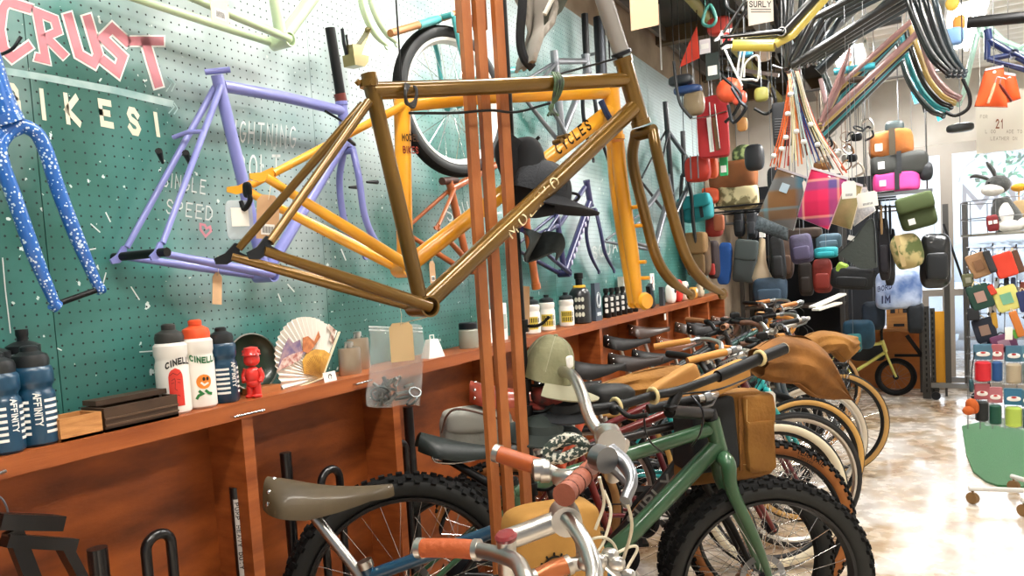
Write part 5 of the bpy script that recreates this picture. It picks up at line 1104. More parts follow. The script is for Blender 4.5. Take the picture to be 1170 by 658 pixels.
for pts in ([(685, 545, 1.2), (690, 575, 1.22), (680, 605, 1.22)], [(712, 560, 1.1), (722, 600, 1.15), (712, 640, 1.2)]): mb.spline([atd(*p) for p in pts], .0026, 8)
mb.build('brake_cables', mat('#cfc6ae', .5), B1['t'])

# third: green bike with knobby tyres
B2 = bike('green bicycle with chunky black knobby tyres and black riser bar', (-.50, 2.60), (-1.42, 1.77), .372, .16, GREEN, 'knob', .072, mat('#20211f', .7), rimc=mat('#1b1b1b', .5), steer=-12, seat=.93, seatk='flat', seatm=mat('#0e1714', .45, spec=.35), bar=None, barm=BLACK, gripm=BLACK, headtop=.93, top=.72, group=None, brake='disc', seats=onz(512, 508, .955), tubes=(.0235, .018, .028, .0295), postm=BLACK, acl=.47, knobn=44, rimw=.03)
B3 = bike('black bicycle reading SURLY on its down tube, behind the green one', (-.60, 2.86), away((-.60, 2.86), 30, 1.08), .34, .05, mat('#221c1c', .35, coat=.4), 'knob', .06, mat('#20211f', .7), forkm=BLACK, seat=.99, seatk='brooks', seatm=LEAR, seats=onz(566, 444, 1.07), bar='swept', barm=SILVER, gripm=BLACK, headtop=.90, decal=('SURLY', mat('#8f8f8a', .5), .04), knobn=50)
B4 = bike('bicycle with amber sidewall tyre lettered in black, behind the green front wheel', (-.555, 3.20), away((-.555, 3.2), 30, 1.08), .365, 0, mat('#7b241f', .3, coat=.5), 'knob', .055, TAN2, seat=1.03, seatm=LEAB, bar='riser', barm=BLACK, knobn=60, headtop=.95)
# black lettering on the amber sidewall
mb = MB(); c = B4['S'](B4['wb'], -.0275, B4['R']); a_, b_ = B4['X'], V((0, 0, 1))
for (txt, t0, rr, sc) in (('TERAVAIL', 1.22, .338, .016), ('TUBELESS', 1.2, .317, .008)):
    def Q(u, v): th = t0-u*sc/rr; rad = rr+(v-.5)*sc; return c-B4['Y']*(.0045-.0*v)+a_*(rad*math.cos(th))+b_*(rad*math.sin(th))
    strokes(mb, txt, Q, 1.15, .22)
mb.build('tyre_lettering', BLACK, B4['t'])
B5 = bike('bicycle with cream whitewall front tyre and brown tread', (-.61, 3.66), away((-.61, 3.66), 30, 1.08), .36, 0, mat('#6e1f22', .3, coat=.5), 'slick', .055, CRM, seat=1.04, seatm=LEAB, bar='swept', gripm=mat('#c98a3e', .6), headtop=.98, backside=TAN)
B6 = bike('bicycle with thin black slick tyres and silver rims', (-.56, 3.98), away((-.56, 3.98), 30, 1.05), .35, 0, mat('#5b1720', .3, coat=.5), 'slick', .036, mat('#1b1b1b', .6), rimc=SILVER, seat=1.03, seatm=mat('#22150e', .45, spec=.3), bar='flat', gripm=mat('#c77a30', .6), headtop=.95)
B7 = bike('bicycle with tan sidewalls and turquoise frame under the waxed canvas cover', (-.57, 4.40), away((-.57, 4.4), 30, 1.07), .35, 0, mat('#1f9a9a', .3, coat=.5), 'slick', .045, mat('#c89a52', .6), seat=1.0, seatm=LEAB, bar='drop', barm=BLACK, headtop=.95)
B8 = bike('bicycle with cream grey tyres, fifth counted back from the far tan-wheeled one', (-.575, 4.88), away((-.575, 4.88), 30, 1.07), .35, 0, mat('#56636b', .3, coat=.5), 'slick', .045, mat('#cfc3ae', .6), rimc=SILVER, seat=1.02, seatm=mat('#6e4026', .4, coat=.3), bar='riser', headtop=.97)
B9 = bike('farthest bicycle of the row whose tan-sided front wheel sticks out into the aisle', (-.49, 5.40), away((-.49, 5.4), 22, 1.07), .352, 0, mat('#3a3f44', .3, coat=.5), 'slick', .045, mat('#b78d4e', .6), seat=1.05, seatm=LEAB, bar='swept', gripm=BLACK, headtop=.97)
B8['t']['label'] = 'bicycle with pale cream grey tyres beside the wire basket'
B10 = bike('bicycle beyond the tan-wheeled one with wrapped drop bar', (-.75, 5.85), away((-.75, 5.85), 30, 1.05), .35, 0, mat('#2f5a55', .3, coat=.5), 'slick', .04, TAN, seat=1.03, seatm=mat('#3a2a1e', .4), bar='drop', barm=BLACK, gripm=mat('#c98a3e', .6), headtop=1.0)
B11 = bike('last bicycle before the bag shelves, bar against the dark packs', (-.80, 6.35), away((-.8, 6.35), 30, 1.05), .35, 0, mat('#30343a', .3, coat=.5), 'slick', .04, TAN, seat=1.02, seatm=LEAB, bar='riser', headtop=1.0)

B12 = bike('bicycle near the bag shelves with orange wrapped grips', (-.72, 6.8), away((-.72, 6.8), 30, 1.05), .35, 0, mat('#6a2a22', .3, coat=.5), 'slick', .04, TAN, seat=1.0, seatm=mat('#5a3a26', .5), bar='swept', gripm=mat('#b9763a', .6), headtop=1.0)
B13 = bike('dark bicycle squeezed in beside the thin-tyred one', (-.82, 4.62), away((-.82, 4.62), 30, 1.05), .35, 0, mat('#1d2226', .3, coat=.5), 'slick', .045, None, seat=1.06, seatm=LEAB, bar='riser', barm=BLACK, gripm=mat('#8a5a34', .6), headtop=1.0, show=('saddle', 'bar'))
B14 = bike('dark bicycle squeezed in beside the whitewall one', (-.85, 5.15), away((-.85, 5.15), 30, 1.05), .35, 0, mat('#26221f', .3, coat=.5), 'slick', .045, None, seat=1.08, seatm=mat('#3a2418', .35, coat=.4), bar='drop', barm=BLACK, gripm=mat('#5a3a26', .6), headtop=1.02, show=('saddle', 'bar'))
# small amber wheel bike low between green and lettered tyres
# bags on bikes
CANV = mat('#9c6b2c', .85, color2='#83571f', scale=6, bump=.35, bscale=60); CANVD = mat('#925f24', .85, color2='#6c4418', scale=8, bump=.5, bscale=25)
def drape(name, label, prof, nz=20, off=.12, m=None, P_=None, cat='cover', wob=.012):
    """saddle-backed cloth: prof = ridge polyline (px, py, Z); sides fall by off"""
    mb = MB(); ridge = [atd(*q) for q in prof]; N = 30; rc = catmull(ridge, 8)
    def f(u, v):
        k = u*(len(rc)-1); i = min(int(k), len(rc)-2); p = rc[i].lerp(rc[i+1], k-i); d = (rc[i+1]-rc[i]); s = d.cross(V((0, 0, 1))).normalized(); a = (v-.5)*2
        drop = off(u) if callable(off) else off
        return p+s*(.055*math.copysign(min(1, abs(a)*2)**.7, a))+V((0, 0, -drop*max(0, abs(a)-.15)**1.1*1.2))+s*(wob*math.sin(u*15+a*3)*abs(a))
    mb.grid(f, 36, 22, thick=.004); o = mb.build(name, m or CANV); return props(o, label, cat)
from mathutils import noise as mnoise
# green bicycle's long black bar, stem and spacers
Bg = B2; hb = MB(); bp = [(663, 470, 2.12), (705, 464, 2.17), (745, 452, 2.24), (775, 446, 2.30), (820, 430, 2.38), (860, 413, 2.45), (896, 398, 2.52)]
cc = catmull([atd(*q) for q in bp], 6); hb.tube(cc, .0135, 14); h = hb.build('handlebar', BLACK, Bg['t'])
MB().tube(cc[:8], .0165, 16).build('grip', BLACK, h); g_ = MB().tube(cc[-13:], .0195, 18).build('grip', BLACK, h); MB().lathe([(.012, 0), (.0195, .001), (.0195, .003), (.001, .004)], cc[-1], (cc[-1]-cc[-2]), 20).build('end_disc', mat('#b9aa88', .6), g_)
s0 = Bg['Sv'](Bg['ht1']+Bg['ax']*.02); MB().tube([s0, atd(765, 470, 2.28)], .02, 16).tube([atd(764, 471, 2.28), atd(775, 447, 2.30)], .017, 14).lathe([(.019, -.01), (.022, 0), (.014, .006), (.002, .007)], atd(766, 464, 2.28), V((0, 0, 1)), 18).build('stem', BLACK, Bg['t'])
for (u, v, Z) in ((704, 464, 2.17), (746, 452, 2.24), (868, 409, 2.46)):
    c = atd(u, v, Z); d = (atd(775, 446, 2.3)-atd(705, 464, 2.17)).normalized(); x, y = frame_of(d); MB().tube([c+x*(.022*math.cos(i*.5))+y*(.022*math.sin(i*.5)) for i in range(13)], .006, 8, closed=True).build('cream_strap', mat('#d9c48e', .7), h)
mb = MB(); mb.spline([atd(*q) for q in ((706, 466, 2.1), (720, 476, 2.05), (740, 474, 2.02))], .007, 8).blob(atd(702, 468, 2.12), (.03, .03, .03), .8); mb.build('brake_lever', BLACK, h)
mb = MB()
for pts in ([(790, 452, 2.2), (803, 470, 2.15), (800, 495, 2.2), (790, 510, 2.3)], [(735, 468, 2.15), (740, 500, 2.2), (760, 520, 2.3)], [(780, 450, 2.2), (820, 445, 2.15), (860, 430, 2.3)]): mb.spline([atd(*p) for p in pts], .003, 6)
mb.build('cables', GUN, Bg['t'])
# decal on the green head tube
mb = MB(); c = Bg['S'](0, 0, 0); 
# handlebar bag: black inner pouch and tan canvas box with flap
def ubox(P_, u0, v0, u1, v1, depth, off=0): 
    a, b = P_.at(u0, v0, off), P_.at(u1, v1, off); c = (P_.at(u0, v0, off)+P_.at(u1, v1, off))/2; w = abs((b-a).dot(P_.d)); h = abs(b.z-a.z); return c, w, h, depth
def soft(name, P_, u0, v0, u1, v1, depth, m, parent=None, off=0, e=.28, rot=0, label=None, cat=None, group=None, fn=None, wr=.0):
    c, w, h, dp = ubox(P_, u0, v0, u1, v1, depth, off); X = P_.d if P_.d.dot(RGT) > 0 else -P_.d; Z = V((0, 0, 1)); X2 = X*math.cos(rot)+Z*math.sin(rot); Z2 = -X*math.sin(rot)+Z*math.cos(rot)
    mb = MB().blob(c, (w, dp, h), e, (X2, P_.n, Z2), 32, 22, fn); am = min(w, h)*.10 if wr == 0 else wr; sd = V((c.x*7, c.y*3, c.z*5)); mb.v = [p+(P_.n*1.0+X2*.5+Z2*.5)*(am*(mnoise.noise((p-c)*(1.1/max(.04, min(w, h)))+sd)+.5*mnoise.noise((p-c)*(3/max(.04, min(w, h)))+sd))) for p in mb.v]; o = mb.build(name, m, parent, label, cat, group); return o, c, w, h, X2, Z2
PBx = Plane(780, 2.66, 872, 2.74); c0 = PBx.at(825, 540); t = thing('handlebar_bag', 'tan waxed canvas handlebar bag with a front flap on the green bicycle', 'bag', c0)
soft('body', PBx, 776, 452, 871, 538, .15, CANV, t, 0, .16); soft('dark_pouch', PBx, 776, 453, 829, 530, .16, mat('#14181c', .7), t, .012, .14)
soft('flap', PBx, 835, 449, 871, 480, .16, CANV, t, .012, .18); soft('front_pocket', PBx, 836, 478, 870, 530, .03, CANV, t, .085, .2)
a, b = PBx.at(831, 450, .083), PBx.at(833, 532, .083); MB().bar(a, b, .012, .004, PBx.n).build('edge_strap', CANVD, t)
mb = MB(); a, b = PBx.at(776, 523, .081), PBx.at(871, 526, .081); mb.tube([a, b], .0012, 5).tube([PBx.at(837, 452, .095), PBx.at(837, 476, .095), PBx.at(842, 479, .095), PBx.at(869, 478, .095)], .0012, 5); mb.build('stitching', mat('#dcb97a', .7), t)
# flat brown support under it
soft('base_rack', PBx, 800, 527, 868, 541, .14, CANVD, t, -.01, .3)
# canvas mitts draped over the bars
def mitt(label, pts_top, pts_bot, P_, depth, m=CANV):
    t = thing('canvas_bar_cover', label, 'cover', P_.at(*pts_bot[-1])); mb = MB(); A = catmull([V((u, v, 0)) for u, v in pts_top], 5); Bb = catmull([V((u, v, 0)) for u, v in pts_bot], 5); n = len(A)-1; Wd = 14
    for s in (1, -1):
        def f(u, v, s=s):
            k = u*n; i = min(int(k), n-1); a = A[i].lerp(A[i+1], k-i); b = Bb[i].lerp(Bb[i+1], k-i); q = a.lerp(b, v)
            bul = depth*(math.sin(math.pi*min(1, v*1.0))**.5)*(.5+.5*math.sin(math.pi*min(1, .15+u*.8)))
            return P_.at(q.x, q.y, s*(bul+.008*math.sin(u*9+v*6)+.006*math.sin(v*17-u*5)))
        mb.grid(f, 28, Wd)
    mb.build('canvas', m, t); q = MB(); q.tube([P_.at(u, v-1, depth*.5) for u, v in pts_bot[1:-1]], .0022, 6); q.build('hem', CANVD, t); return t
PM = Plane(860, 2.62, 965, 2.75)
mitt('tan waxed canvas bar cover draped over the black grip end of the green bicycle', [(864, 398), (885, 386), (905, 383), (922, 386), (940, 402), (965, 455)], [(866, 432), (885, 437), (905, 438), (925, 452), (945, 456), (966, 456)], PM, .075, CANVD)
PM2 = Plane(925, 4.2, 975, 4.3)
mitt('second tan canvas cover farther back over a bar above the wire basket', [(920, 385), (935, 378), (952, 378), (966, 382), (977, 384)], [(926, 412), (938, 404), (950, 402), (962, 414), (974, 402)], PM2, .09)
PM3 = Plane(680, 2.75, 795, 2.85)
mitt('long tan canvas bag lying on a bike frame beside the black saddle cover', [(678, 444), (700, 434), (730, 424), (760, 418), (785, 418), (792, 424)], [(680, 449), (705, 452), (725, 455), (745, 448), (775, 440), (792, 438)], PM3, .06)
o, *_ = soft('black_saddle_cover', Plane(675, 2.6, 725, 2.65), 672, 441, 724, 462, .13, mat('#121313', .6), None, 0, .7, -.1); props(o, 'black padded saddle cover in front of the long tan bag', 'cover')
o, *_ = soft('leather_envelope', Plane(735, 2.7, 790, 2.8), 742, 430, 800, 452, .05, mat('#b98646', .7), None, 0, .35, .35); props(o, 'tan folded leather case tucked between bars above the green bicycle', 'case')
o, *_ = soft('canvas_pouch', Plane(830, 2.55, 870, 2.6), 800, 428, 868, 446, .06, mat('#c08a45', .8), None, -.06, .4, .3); props(o, 'tan canvas flap sticking up behind the handlebar bag', 'pouch')
# grey saddle bag under the red saddle
PG = Plane(500, 2.65, 580, 2.7); t = thing('saddle_bag', 'grey canvas saddle bag with brown piping under the red leather saddle', 'bag', PG.at(540, 505)); soft('body', PG, 502, 470, 584, 512, .14, mat('#8e8d86', .85, color2='#77766f', scale=8, bump=.3), t, 0, .45); soft('flap', PG, 504, 468, 582, 488, .15, mat('#9b9a92', .85), t, .004, .5)
MB().spline([PG.at(502, 490, .075), PG.at(508, 470, .08), PG.at(522, 463, .085), PG.at(560, 472, .085), PG.at(584, 482, .08)], .004, 8).build('piping', mat('#4a2a1c', .6), t)
# yellow bag low behind the silver stem with a black emblem
PY = Plane(590, 1.50, 680, 1.56); t = thing('tan_frame_bag', 'tan frame bag with a black round emblem behind the silver stem', 'bag', PY.at(630, 660)); o, c, w, h, X2, Z2 = soft('body', PY, 575, 585, 690, 700, .10, mat('#b98a42', .8, color2='#a37634', scale=8, bump=.2), t, 0, .35)
mb = MB(); c = PY.at(622, 640, .055)
for rr in (.026, .019, .012, .006): mb.tube([c+PY.d*(rr*math.cos(x))+V((0, 0, 1))*(rr*math.sin(x)) for x in [i*.42 for i in range(15)]], .002, 5, closed=True)
for k in range(12): x = k*math.pi/6; mb.tube([c+PY.d*(.028*math.cos(x))+V((0, 0, 1))*(.028*math.sin(x)), c+PY.d*(.034*math.cos(x))+V((0, 0, 1))*(.034*math.sin(x))], .0022, 5)
mb.build('emblem', BLACK, t)
# small orange bits, folded paper tags, patterned strap near the posts
o = MB().prism([Plane(640, 1.9, 660, 1.9).at(u, v) for u, v in ((640, 487), (648, 486), (648, 478), (656, 477), (658, 496), (650, 502), (640, 502))], .002, None).build('paper_tag', PAPER); props(o, 'cream paper tag below the olive cap among the bars', 'tag')
cable('patterned_strap', 'dark green patterned strap coiled beside the silver bars', [atd(u, v, 1.55) for u, v in ((622, 520), (632, 508), (650, 500), (668, 508), (660, 516), (640, 524), (624, 522))], .012, mat('#2c3a34', .8, color2='#c9c6b8', scale=120, thr=(.44, .5)), 'strap', 10)
o = MB().spline([atd(u, v, 2.0) for u, v in ((664, 480), (654, 505), (645, 522), (640, 540))], .012, 10).build('orange_frame_tube', mat('#d0502a', .4, coat=.4)); props(o, 'bright orange tube glimpsed between the bars beside the olive cap', 'tube')
t = thing('silver_handlebar', 'curved silver handlebar with black grip in front of the pole', 'handlebar', atd(668, 465, 1.75)); MB().spline([atd(*q) for q in ((615, 425, 1.9), (640, 424, 1.82), (655, 430, 1.75), (665, 450, 1.68), (674, 478, 1.6), (690, 500, 1.55))], .0135, 14, 6).build('tube', SILVER, t)
MB().spline([atd(*q) for q in ((690, 500, 1.55), (700, 505, 1.52), (712, 512, 1.50))], .02, 14).blob(atd(694, 498, 1.52), (.05, .04, .05), .6).build('clamp', SILVER, t)
# wheel with the amber wall low behind the green tyre
ty, rim, sp, hb = wheel_mesh(V((-.86, 3.05, .30)), V((-.5, .866, 0)), .30, .045, 24, side=True)
w = ty.build('bicycle_wheelset', [RUBBER, mat('#c98c45', .6)]); props(w, 'small amber-walled wheel standing between the green bicycle and the lettered tyre', 'wheel', None); rim.build('rim', CHROME, w); sp.build('spokes', CHROME, w); hb.build('hub', GUN, w)
# wire basket with red light on the cream-tyred bicycle
c = atd(940, 420, 4.35); t = thing('wire_basket', 'small black wire basket below the second canvas cover', 'basket', c-V((0, 0, .1)))
mb = MB(); w_, d_, h_ = .26, .2, .14
for z in (0, .05, .1, .14):
    pts = [c+V((x*w_/2, y*d_/2, z-.1)) for x, y in ((-1, -1), (1, -1), (1, 1), (-1, 1))]; mb.tube(pts+[pts[0]], .003, 5)
for k in range(9):
    x = -w_/2+w_*k/8; mb.tube([c+V((x, -d_/2, .04)), c+V((x, -d_/2, -.1)), c+V((x, d_/2, -.1)), c+V((x, d_/2, .04))], .0022, 5)
mb.build('wires', GUN, t); c = atd(931, 438, 4.3); o = MB().blob(c, (.11, .04, .06), .5).build('red_light', mat('#c0202a', .3, coat=.5)); props(o, 'red rear light below the wire basket', 'light')
MB().tube([c+V((0, .02, 0)), c+V((0, .12, .05))], .008, 8).build('bracket', BLACK, o)
for k, (a, b) in enumerate((((928, 351, 4.9), (963, 336, 5.0)), ((932, 354, 4.85), (958, 346, 4.95)))):
    o = MB().bar(atd(*a), atd(*b), .06, .012).build('folded_paper', PAPER); props(o, ['longer', 'shorter'][k]+' strip of white folded paper lying across the bars near the shelves', 'paper')
o = hangtag(Plane(868, 3.0, 880, 3.0), 877, 456, .05, .07, PAPER, None, None, .02, 0, False); props(o, 'white tag hanging right of the tan handlebar bag', 'tag')
# ------------------------------------------------------------------ far end: racks of bags
DK = mat('#1b1b1d', .8); RK = mat('#4c4a47', .45, .7); Y1 = YPlane(7.75); Y2 = YPlane(8.45)
def upright(P_, u, vtop, nm='steel_upright', lab=None, w=.045, slots=True):
    p = P_.at(u, vtop); mb = MB().box((p.x, p.y, p.z/2), (w, .006, p.z)).box((p.x-w/2+.003, p.y+w/2, p.z/2), (.006, w, p.z)); o = mb.build(nm, RK)
    props(o, lab, 'post', 'slotted steel uprights'); mb = MB()
    z = .08
    while z < p.z-.04: mb.box((p.x, p.y-.0035, z), (.014, .002, .03)); z += .055
    k = mb.build('slots', mat('#0d0d0d', .8), o); return o
# dark storage unit against the far wall with hanging bags in front
t = thing('storage_shelving', 'dark steel shelving against the far wall behind the hanging bags', 'shelving', (-.95, 8.8, 0))
for x in (-1.66, -.66):
    for y in (8.45, 8.98): MB().box((x, y, 1.15), (.04, .04, 2.3)).build('post', RK, t)
for k, z in enumerate((.35, .95, 1.5, 2.1)): MB().box((-1.16, 8.72, z), (1.0, .54, .025)).build('shelf_board', mat('#3a2f26', .6), t)
MB().box((-1.0, 9.05, 1.2), (1.4, .01, 2.2)).build('back_panel', mat('#1a1d22', .8), t)
MB().tube([(-1.7, 7.95, 1.86), (-.1, 7.95, 1.86)], .014, 10).build('hanging_rail', STEEL, t)
MB().box((-1.2, 8.1, 2.0), (1.0, .4, .03)).build('top_shelf', mat('#2a2622', .6), t)
for x in (-1.7, -.9, -.1): MB().tube([(x, 7.95, 1.86), (x, 7.95, CH)], .005, 8).build('rail_hanger', STEEL, t)
for Y_ in (6.45, 7.1, 7.45):
    o = MB().tube([(-1.7, Y_, 1.93), (-.12, Y_, 1.93)], .008, 8).tube([(-1.7, Y_, 1.93), (-1.7, Y_, CH)], .004, 6).tube([(-.95, Y_, 1.93), (-.95, Y_, CH)], .004, 6).build('bag_rail', GUN); props(o, {6.45: 'front', 7.1: 'middle', 7.45: 'back'}[Y_]+' steel rail that the bags hang from', 'rail')
def hb(label, u0, v0, u1, v1, P_, depth, m, cat='bag', name='pouch_bag', e=.45, rot=0, off=0, parts=(), group=None):
    c = P_.at((u0+u1)/2, (v0+v1)/2, off); t = thing(name, label, cat, c, group)
    o, c, w, h, X, Z = soft('body', P_, u0, v0, u1, v1, depth, m, t, off, e, rot); n = P_.n
    q = lambda x, z, y=0: c+X*(x*w)+Z*(z*h)+n*(depth/2+y)
    if getattr(P_, 'Y', 0) >= 5.5 and not any(p[0] == 'hook' for p in parts) and not any(x in label for x in ('bag stack', 'on the upper shelf', 'low shelf', 'sitting', 'sack', 'case', 'bench')): parts = tuple(parts)+(('hook', N),)
    for p in parts:
        k = p[0]
        if k == 'flap': MB().blob(q(0, .28, -.02), (w*1.02, depth*.6, h*.5), .3, (X, n, Z)).build('flap', p[1], t)
        if k == 'label': MB().box(q(p[2], p[3], .004), (p[4], .003, p[5]), (X, n, Z)).build('label', p[1], t)
        if k == 'strap': MB().box(q(p[2], .05, .006), (p[3]*w, .006, h*.9), (X, n, Z)).build('strap', p[1], t)
        if k == 'pocket': MB().blob(q(p[2], p[3], .0), (w*p[4], .05, h*p[5]), .35, (X, n, Z)).build('pocket', p[1], t)
        if k == 'handle': MB().spline([q(-.2, .48, -depth/2), q(-.12, .62, -depth/2), q(.12, .62, -depth/2), q(.2, .48, -depth/2)], .008, 6).build('handle', p[1], t)
        if k == 'hook': a = q(0, .46, -depth/2); zt = 1.93 if a.z < 1.88 and a.y > 6.2 else (CH if a.y > 5.5 else a.z+.05); MB().tube([a, V((a.x, a.y, zt))], .0022, 5).build('hook', STEEL, t)
    return t
N = BLACK
blk = mat('#1d1f22', .7, bump=.3, bscale=30)
# stack on the steel shelf near the window
PA_ = YPlane(7.2)
t = thing('display_shelf', 'grey steel shelf on slotted uprights carrying the stacked bags', 'shelf', PA_.at(1025, 225)); c = PA_.at(1022, 222); MB().box((c.x, c.y+.1, c.z), (.56, .42, .03)).build('shelf_plate', STEEL, t)
for u in (988, 1060):
    p = PA_.at(u, 225)
    for dy in (.02, .28): MB().tube([(p.x, p.y+dy, p.z), (p.x, p.y+dy, CH)], .005, 6).build('hanging_rod', RK, t)
MB().tube([PA_.at(975, 238), PA_.at(1062, 234)], .010, 8).build('front_rail', STEEL, t)
hb('orange duffel bar bag on top of the bag stack by the window', 993, 152, 1045, 179, PA_, .22, mat('#96561a', .85, color2='#7c4410', scale=8, bump=.5, bscale=18), e=.5, parts=(('label', WHITE, -.28, -.1, .055, .06), ('strap', mat('#3a2f1c', .7), .02, .14)))
hb('black roll bag in the middle of the bag stack', 994, 178, 1062, 199, PA_, .22, mat('#2f302c', .75), e=.45, parts=(('label', WHITE, -.3, 0, .05, .06), ('strap', blk, -.0, .08)))
hb('bright pink bag at the bottom of the bag stack', 997, 198, 1052, 218, PA_, .22, mat('#e0428f', .7), e=.4, parts=(('label', mat('#f0c8d8', .6), -.28, -.05, .05, .05), ('strap', blk, 0.02, .1)))
hb('small black rounded pouch hanging beside the pink bag', 1050, 186, 1066, 206, PA_, .12, blk, e=.7, off=.03)
t = hb('olive green messenger bag hanging below the steel shelf', 1026, 226, 1070, 260, PA_, .2, mat('#3f4a28', .8, bump=.5, bscale=15), e=.4, rot=.22, off=.05, parts=(('flap', mat('#44512a', .8)), ('label', WHITE, -.2, -.25, .05, .05), ('hook', N)))
hb('camouflage bag with khaki straps under the green messenger bag', 1018, 268, 1055, 306, PA_, .16, mat('#5f6a3a', .8, color2='#c0ad78', scale=9, thr=(.45, .55)), e=.6, rot=.2, off=.02, parts=(('strap', mat('#b8a070', .7), -.2, .15),))
hb('glossy black roll-top pannier hanging near the window frame', 1050, 268, 1087, 328, YPlane(7.6), .18, mat('#141618', .3, coat=.4, bump=.6, bscale=8), e=.45, parts=(('pocket', mat('#24272a', .35), .05, -.1, .7, .5), ('hook', N)))
for k in range(6):
    u = 990+k*5; hb(['black', 'dark grey', 'black', 'tan', 'black', 'dark grey'][k]+' strap hanging from the shelf rail, %s from the green messenger bag' % ['sixth', 'fifth', 'fourth', 'third', 'second', 'first'][k], u, 234, u+4, 262+k % 2*6, PA_, .03, [blk, GUN, blk, mat('#9a7a52', .7), blk, GUN][k], 'strap', 'hanging_strap', .5)
# big dark grey-green wedge frame bag
_p = YPlane(6.94).at(996, 249); t = thing('frame_bag', 'large dark grey triangular frame bag with a small white label', 'bag', YPlane(6.9).at(985, 280)); mb = MB(); P_ = YPlane(6.9); pts = catmull([V((u, v, 0)) for u, v in ((958, 290), (975, 272), (996, 249), (1000, 262), (1002, 300), (1000, 306), (984, 307), (972, 300), (958, 290))], 3)[:-1]; mb.prism([P_.at(p.x, p.y, -.04) for p in pts], .08, P_.n); mb.build('body', mat('#454b47', .75, bump=.2), t)
MB().box(P_.at(973, 272, .045), (.05, .003, .04), (V((.94, 0, -.34)), V((0, 1, 0)), V((.34, 0, .94)))).build('label', WHITE, t)
MB().spline([P_.at(958, 290, .045), P_.at(976, 273, .045), P_.at(997, 250, .045), P_.at(1001, 300, .045)], .004, 5).build('zip', blk, t); MB().tube([_p-V((0, 0, .05)), V((_p.x, _p.y, CH))], .002, 5).build('hook', STEEL, t)
# plaid pouches
def plaid(name, cols, sc):
    m = mat(cols[0], .85).copy(); m.name = name; N_ = m.node_tree.nodes; L = m.node_tree.links; b = N_['Principled BSDF']; tc = N_.new('ShaderNodeTexCoord'); sp = N_.new('ShaderNodeSeparateXYZ'); mp = N_.new('ShaderNodeMapping'); mp.inputs['Rotation'].default_value = (0, sc[3], 0); L.new(tc.outputs['Object'], mp.inputs[0]); L.new(mp.outputs[0], sp.inputs[0])
    def wave(out, s, ph):
        a = N_.new('ShaderNodeMath'); a.operation = 'MULTIPLY_ADD'; a.inputs[1].default_value = s; a.inputs[2].default_value = ph; L.new(out, a.inputs[0]); f = N_.new('ShaderNodeMath'); f.operation = 'FRACT'; L.new(a.outputs[0], f.inputs[0]); r = N_.new('ShaderNodeValToRGB'); L.new(f.outputs[0], r.inputs[0]); return r
    r1, r2 = wave(sp.outputs[0], sc[0], sc[2]), wave(sp.outputs[2], sc[1], sc[2])
    for r in (r1, r2):
        r.color_ramp.interpolation = 'LINEAR'; e = r.color_ramp.elements; e[0].position = 0; e[0].color = lin(cols[0]); e[1].position = 1; e[1].color = lin(cols[0])
        for p, c in ((.25, cols[0]), (.32, cols[1]), (.55, cols[1]), (.62, cols[2]), (.8, cols[2]), (.84, cols[3]), (.87, cols[3]), (.9, cols[0])): k = e.new(p); k.color = lin(c)
    mx = N_.new('ShaderNodeMix'); mx.data_type = 'RGBA'; mx.inputs[0].default_value = .5; L.new(r1.outputs[0], mx.inputs[6]); L.new(r2.outputs[0], mx.inputs[7]); L.new(mx.outputs[2], b.inputs['Base Color']); return m
PL1 = plaid('plaid_brown', ['#7a5632', '#4d7586', '#6b5a4a', '#5c8894'], (2.5, 4.2, .1, 0)); PL2 = plaid('plaid_red', ['#c2184c', '#d82458', '#5a4a86', '#e8b8a0'], (5.5, 5.0, .35, 0))
PZ = YPlane(4.6)
def rotpouch(label, corners, m, P_, depth, edge, lab=None, clear=False):
    t = thing('plaid_pouch' if 'plaid' in label else 'pouch_bag', label, 'pouch', P_.at(*corners[0])); A = [P_.at(u, v, -depth/2) for u, v in corners]; n = P_.n; tp = (A[0]+A[1])/2; MB().tube([tp, V((tp.x, tp.y, CH))], .0016, 4).build('string', STEEL, t)
    def f(s): return lambda u, v: A[0].lerp(A[1], u).lerp(A[3].lerp(A[2], u), v)+n*(depth/2+s*depth*.6*(math.sin(math.pi*u)*math.sin(math.pi*min(1, v*1.02)))**.5)
    mb = MB(); mb.grid(f(1), 16, 20); mb.grid(f(-1), 16, 20); mb.build('body', m, t); MB().tube(A+[A[0]], .004, 6).build('edging', edge, t)
    a, b = A[0], A[1]; MB().bar(a.lerp(b, -.02)+n*depth*.5, a.lerp(b, 1.02)+n*depth*.5, .012, .02, n).build('clear_header', mat('#e6dfe6', .3, alpha=.8), t)
    if lab: c = A[0].lerp(A[1], lab[0]).lerp(A[3].lerp(A[2], lab[0]), lab[1])+n*(depth*1.12+.004); X = (A[1]-A[0]).normalized(); Z = X.cross(n); Z = Z if Z.z > 0 else -Z; MB().box(c, (lab[2], .003, lab[3]), (X, n, Z)).build('label', lab[4], t)
    c = a.lerp(b, .5)+n*(depth*.6+.006)-V((0, 0, .022)); MB().lathe([(.0, 0), (.008, .001), (.008, .003), (0.001, .003)], c, n, 14).build('eyelet', WHITE, t); return t
rotpouch('brown and blue plaid flat pouch hanging by cords, left of the red plaid one', [(889, 192), (922, 203), (906, 263), (866, 246)], PL1, PZ, .05, mat('#b9c4c4', .6), (.45, .32, .045, .05, mat('#aac0cc', .5)))
rotpouch('red and purple plaid flat pouch hanging in the middle', [(927, 192), (968, 204), (946, 262), (911, 248)], PL2, YPlane(4.5), .05, mat('#d8b0b8', .6))
rotpouch('beige cloth pouch partly behind the red plaid pouch', [(962, 205), (985, 212), (972, 262), (950, 255)], mat('#a89468', .8, color2='#7a7a50', scale=8), YPlane(4.8), .04, CREAM)
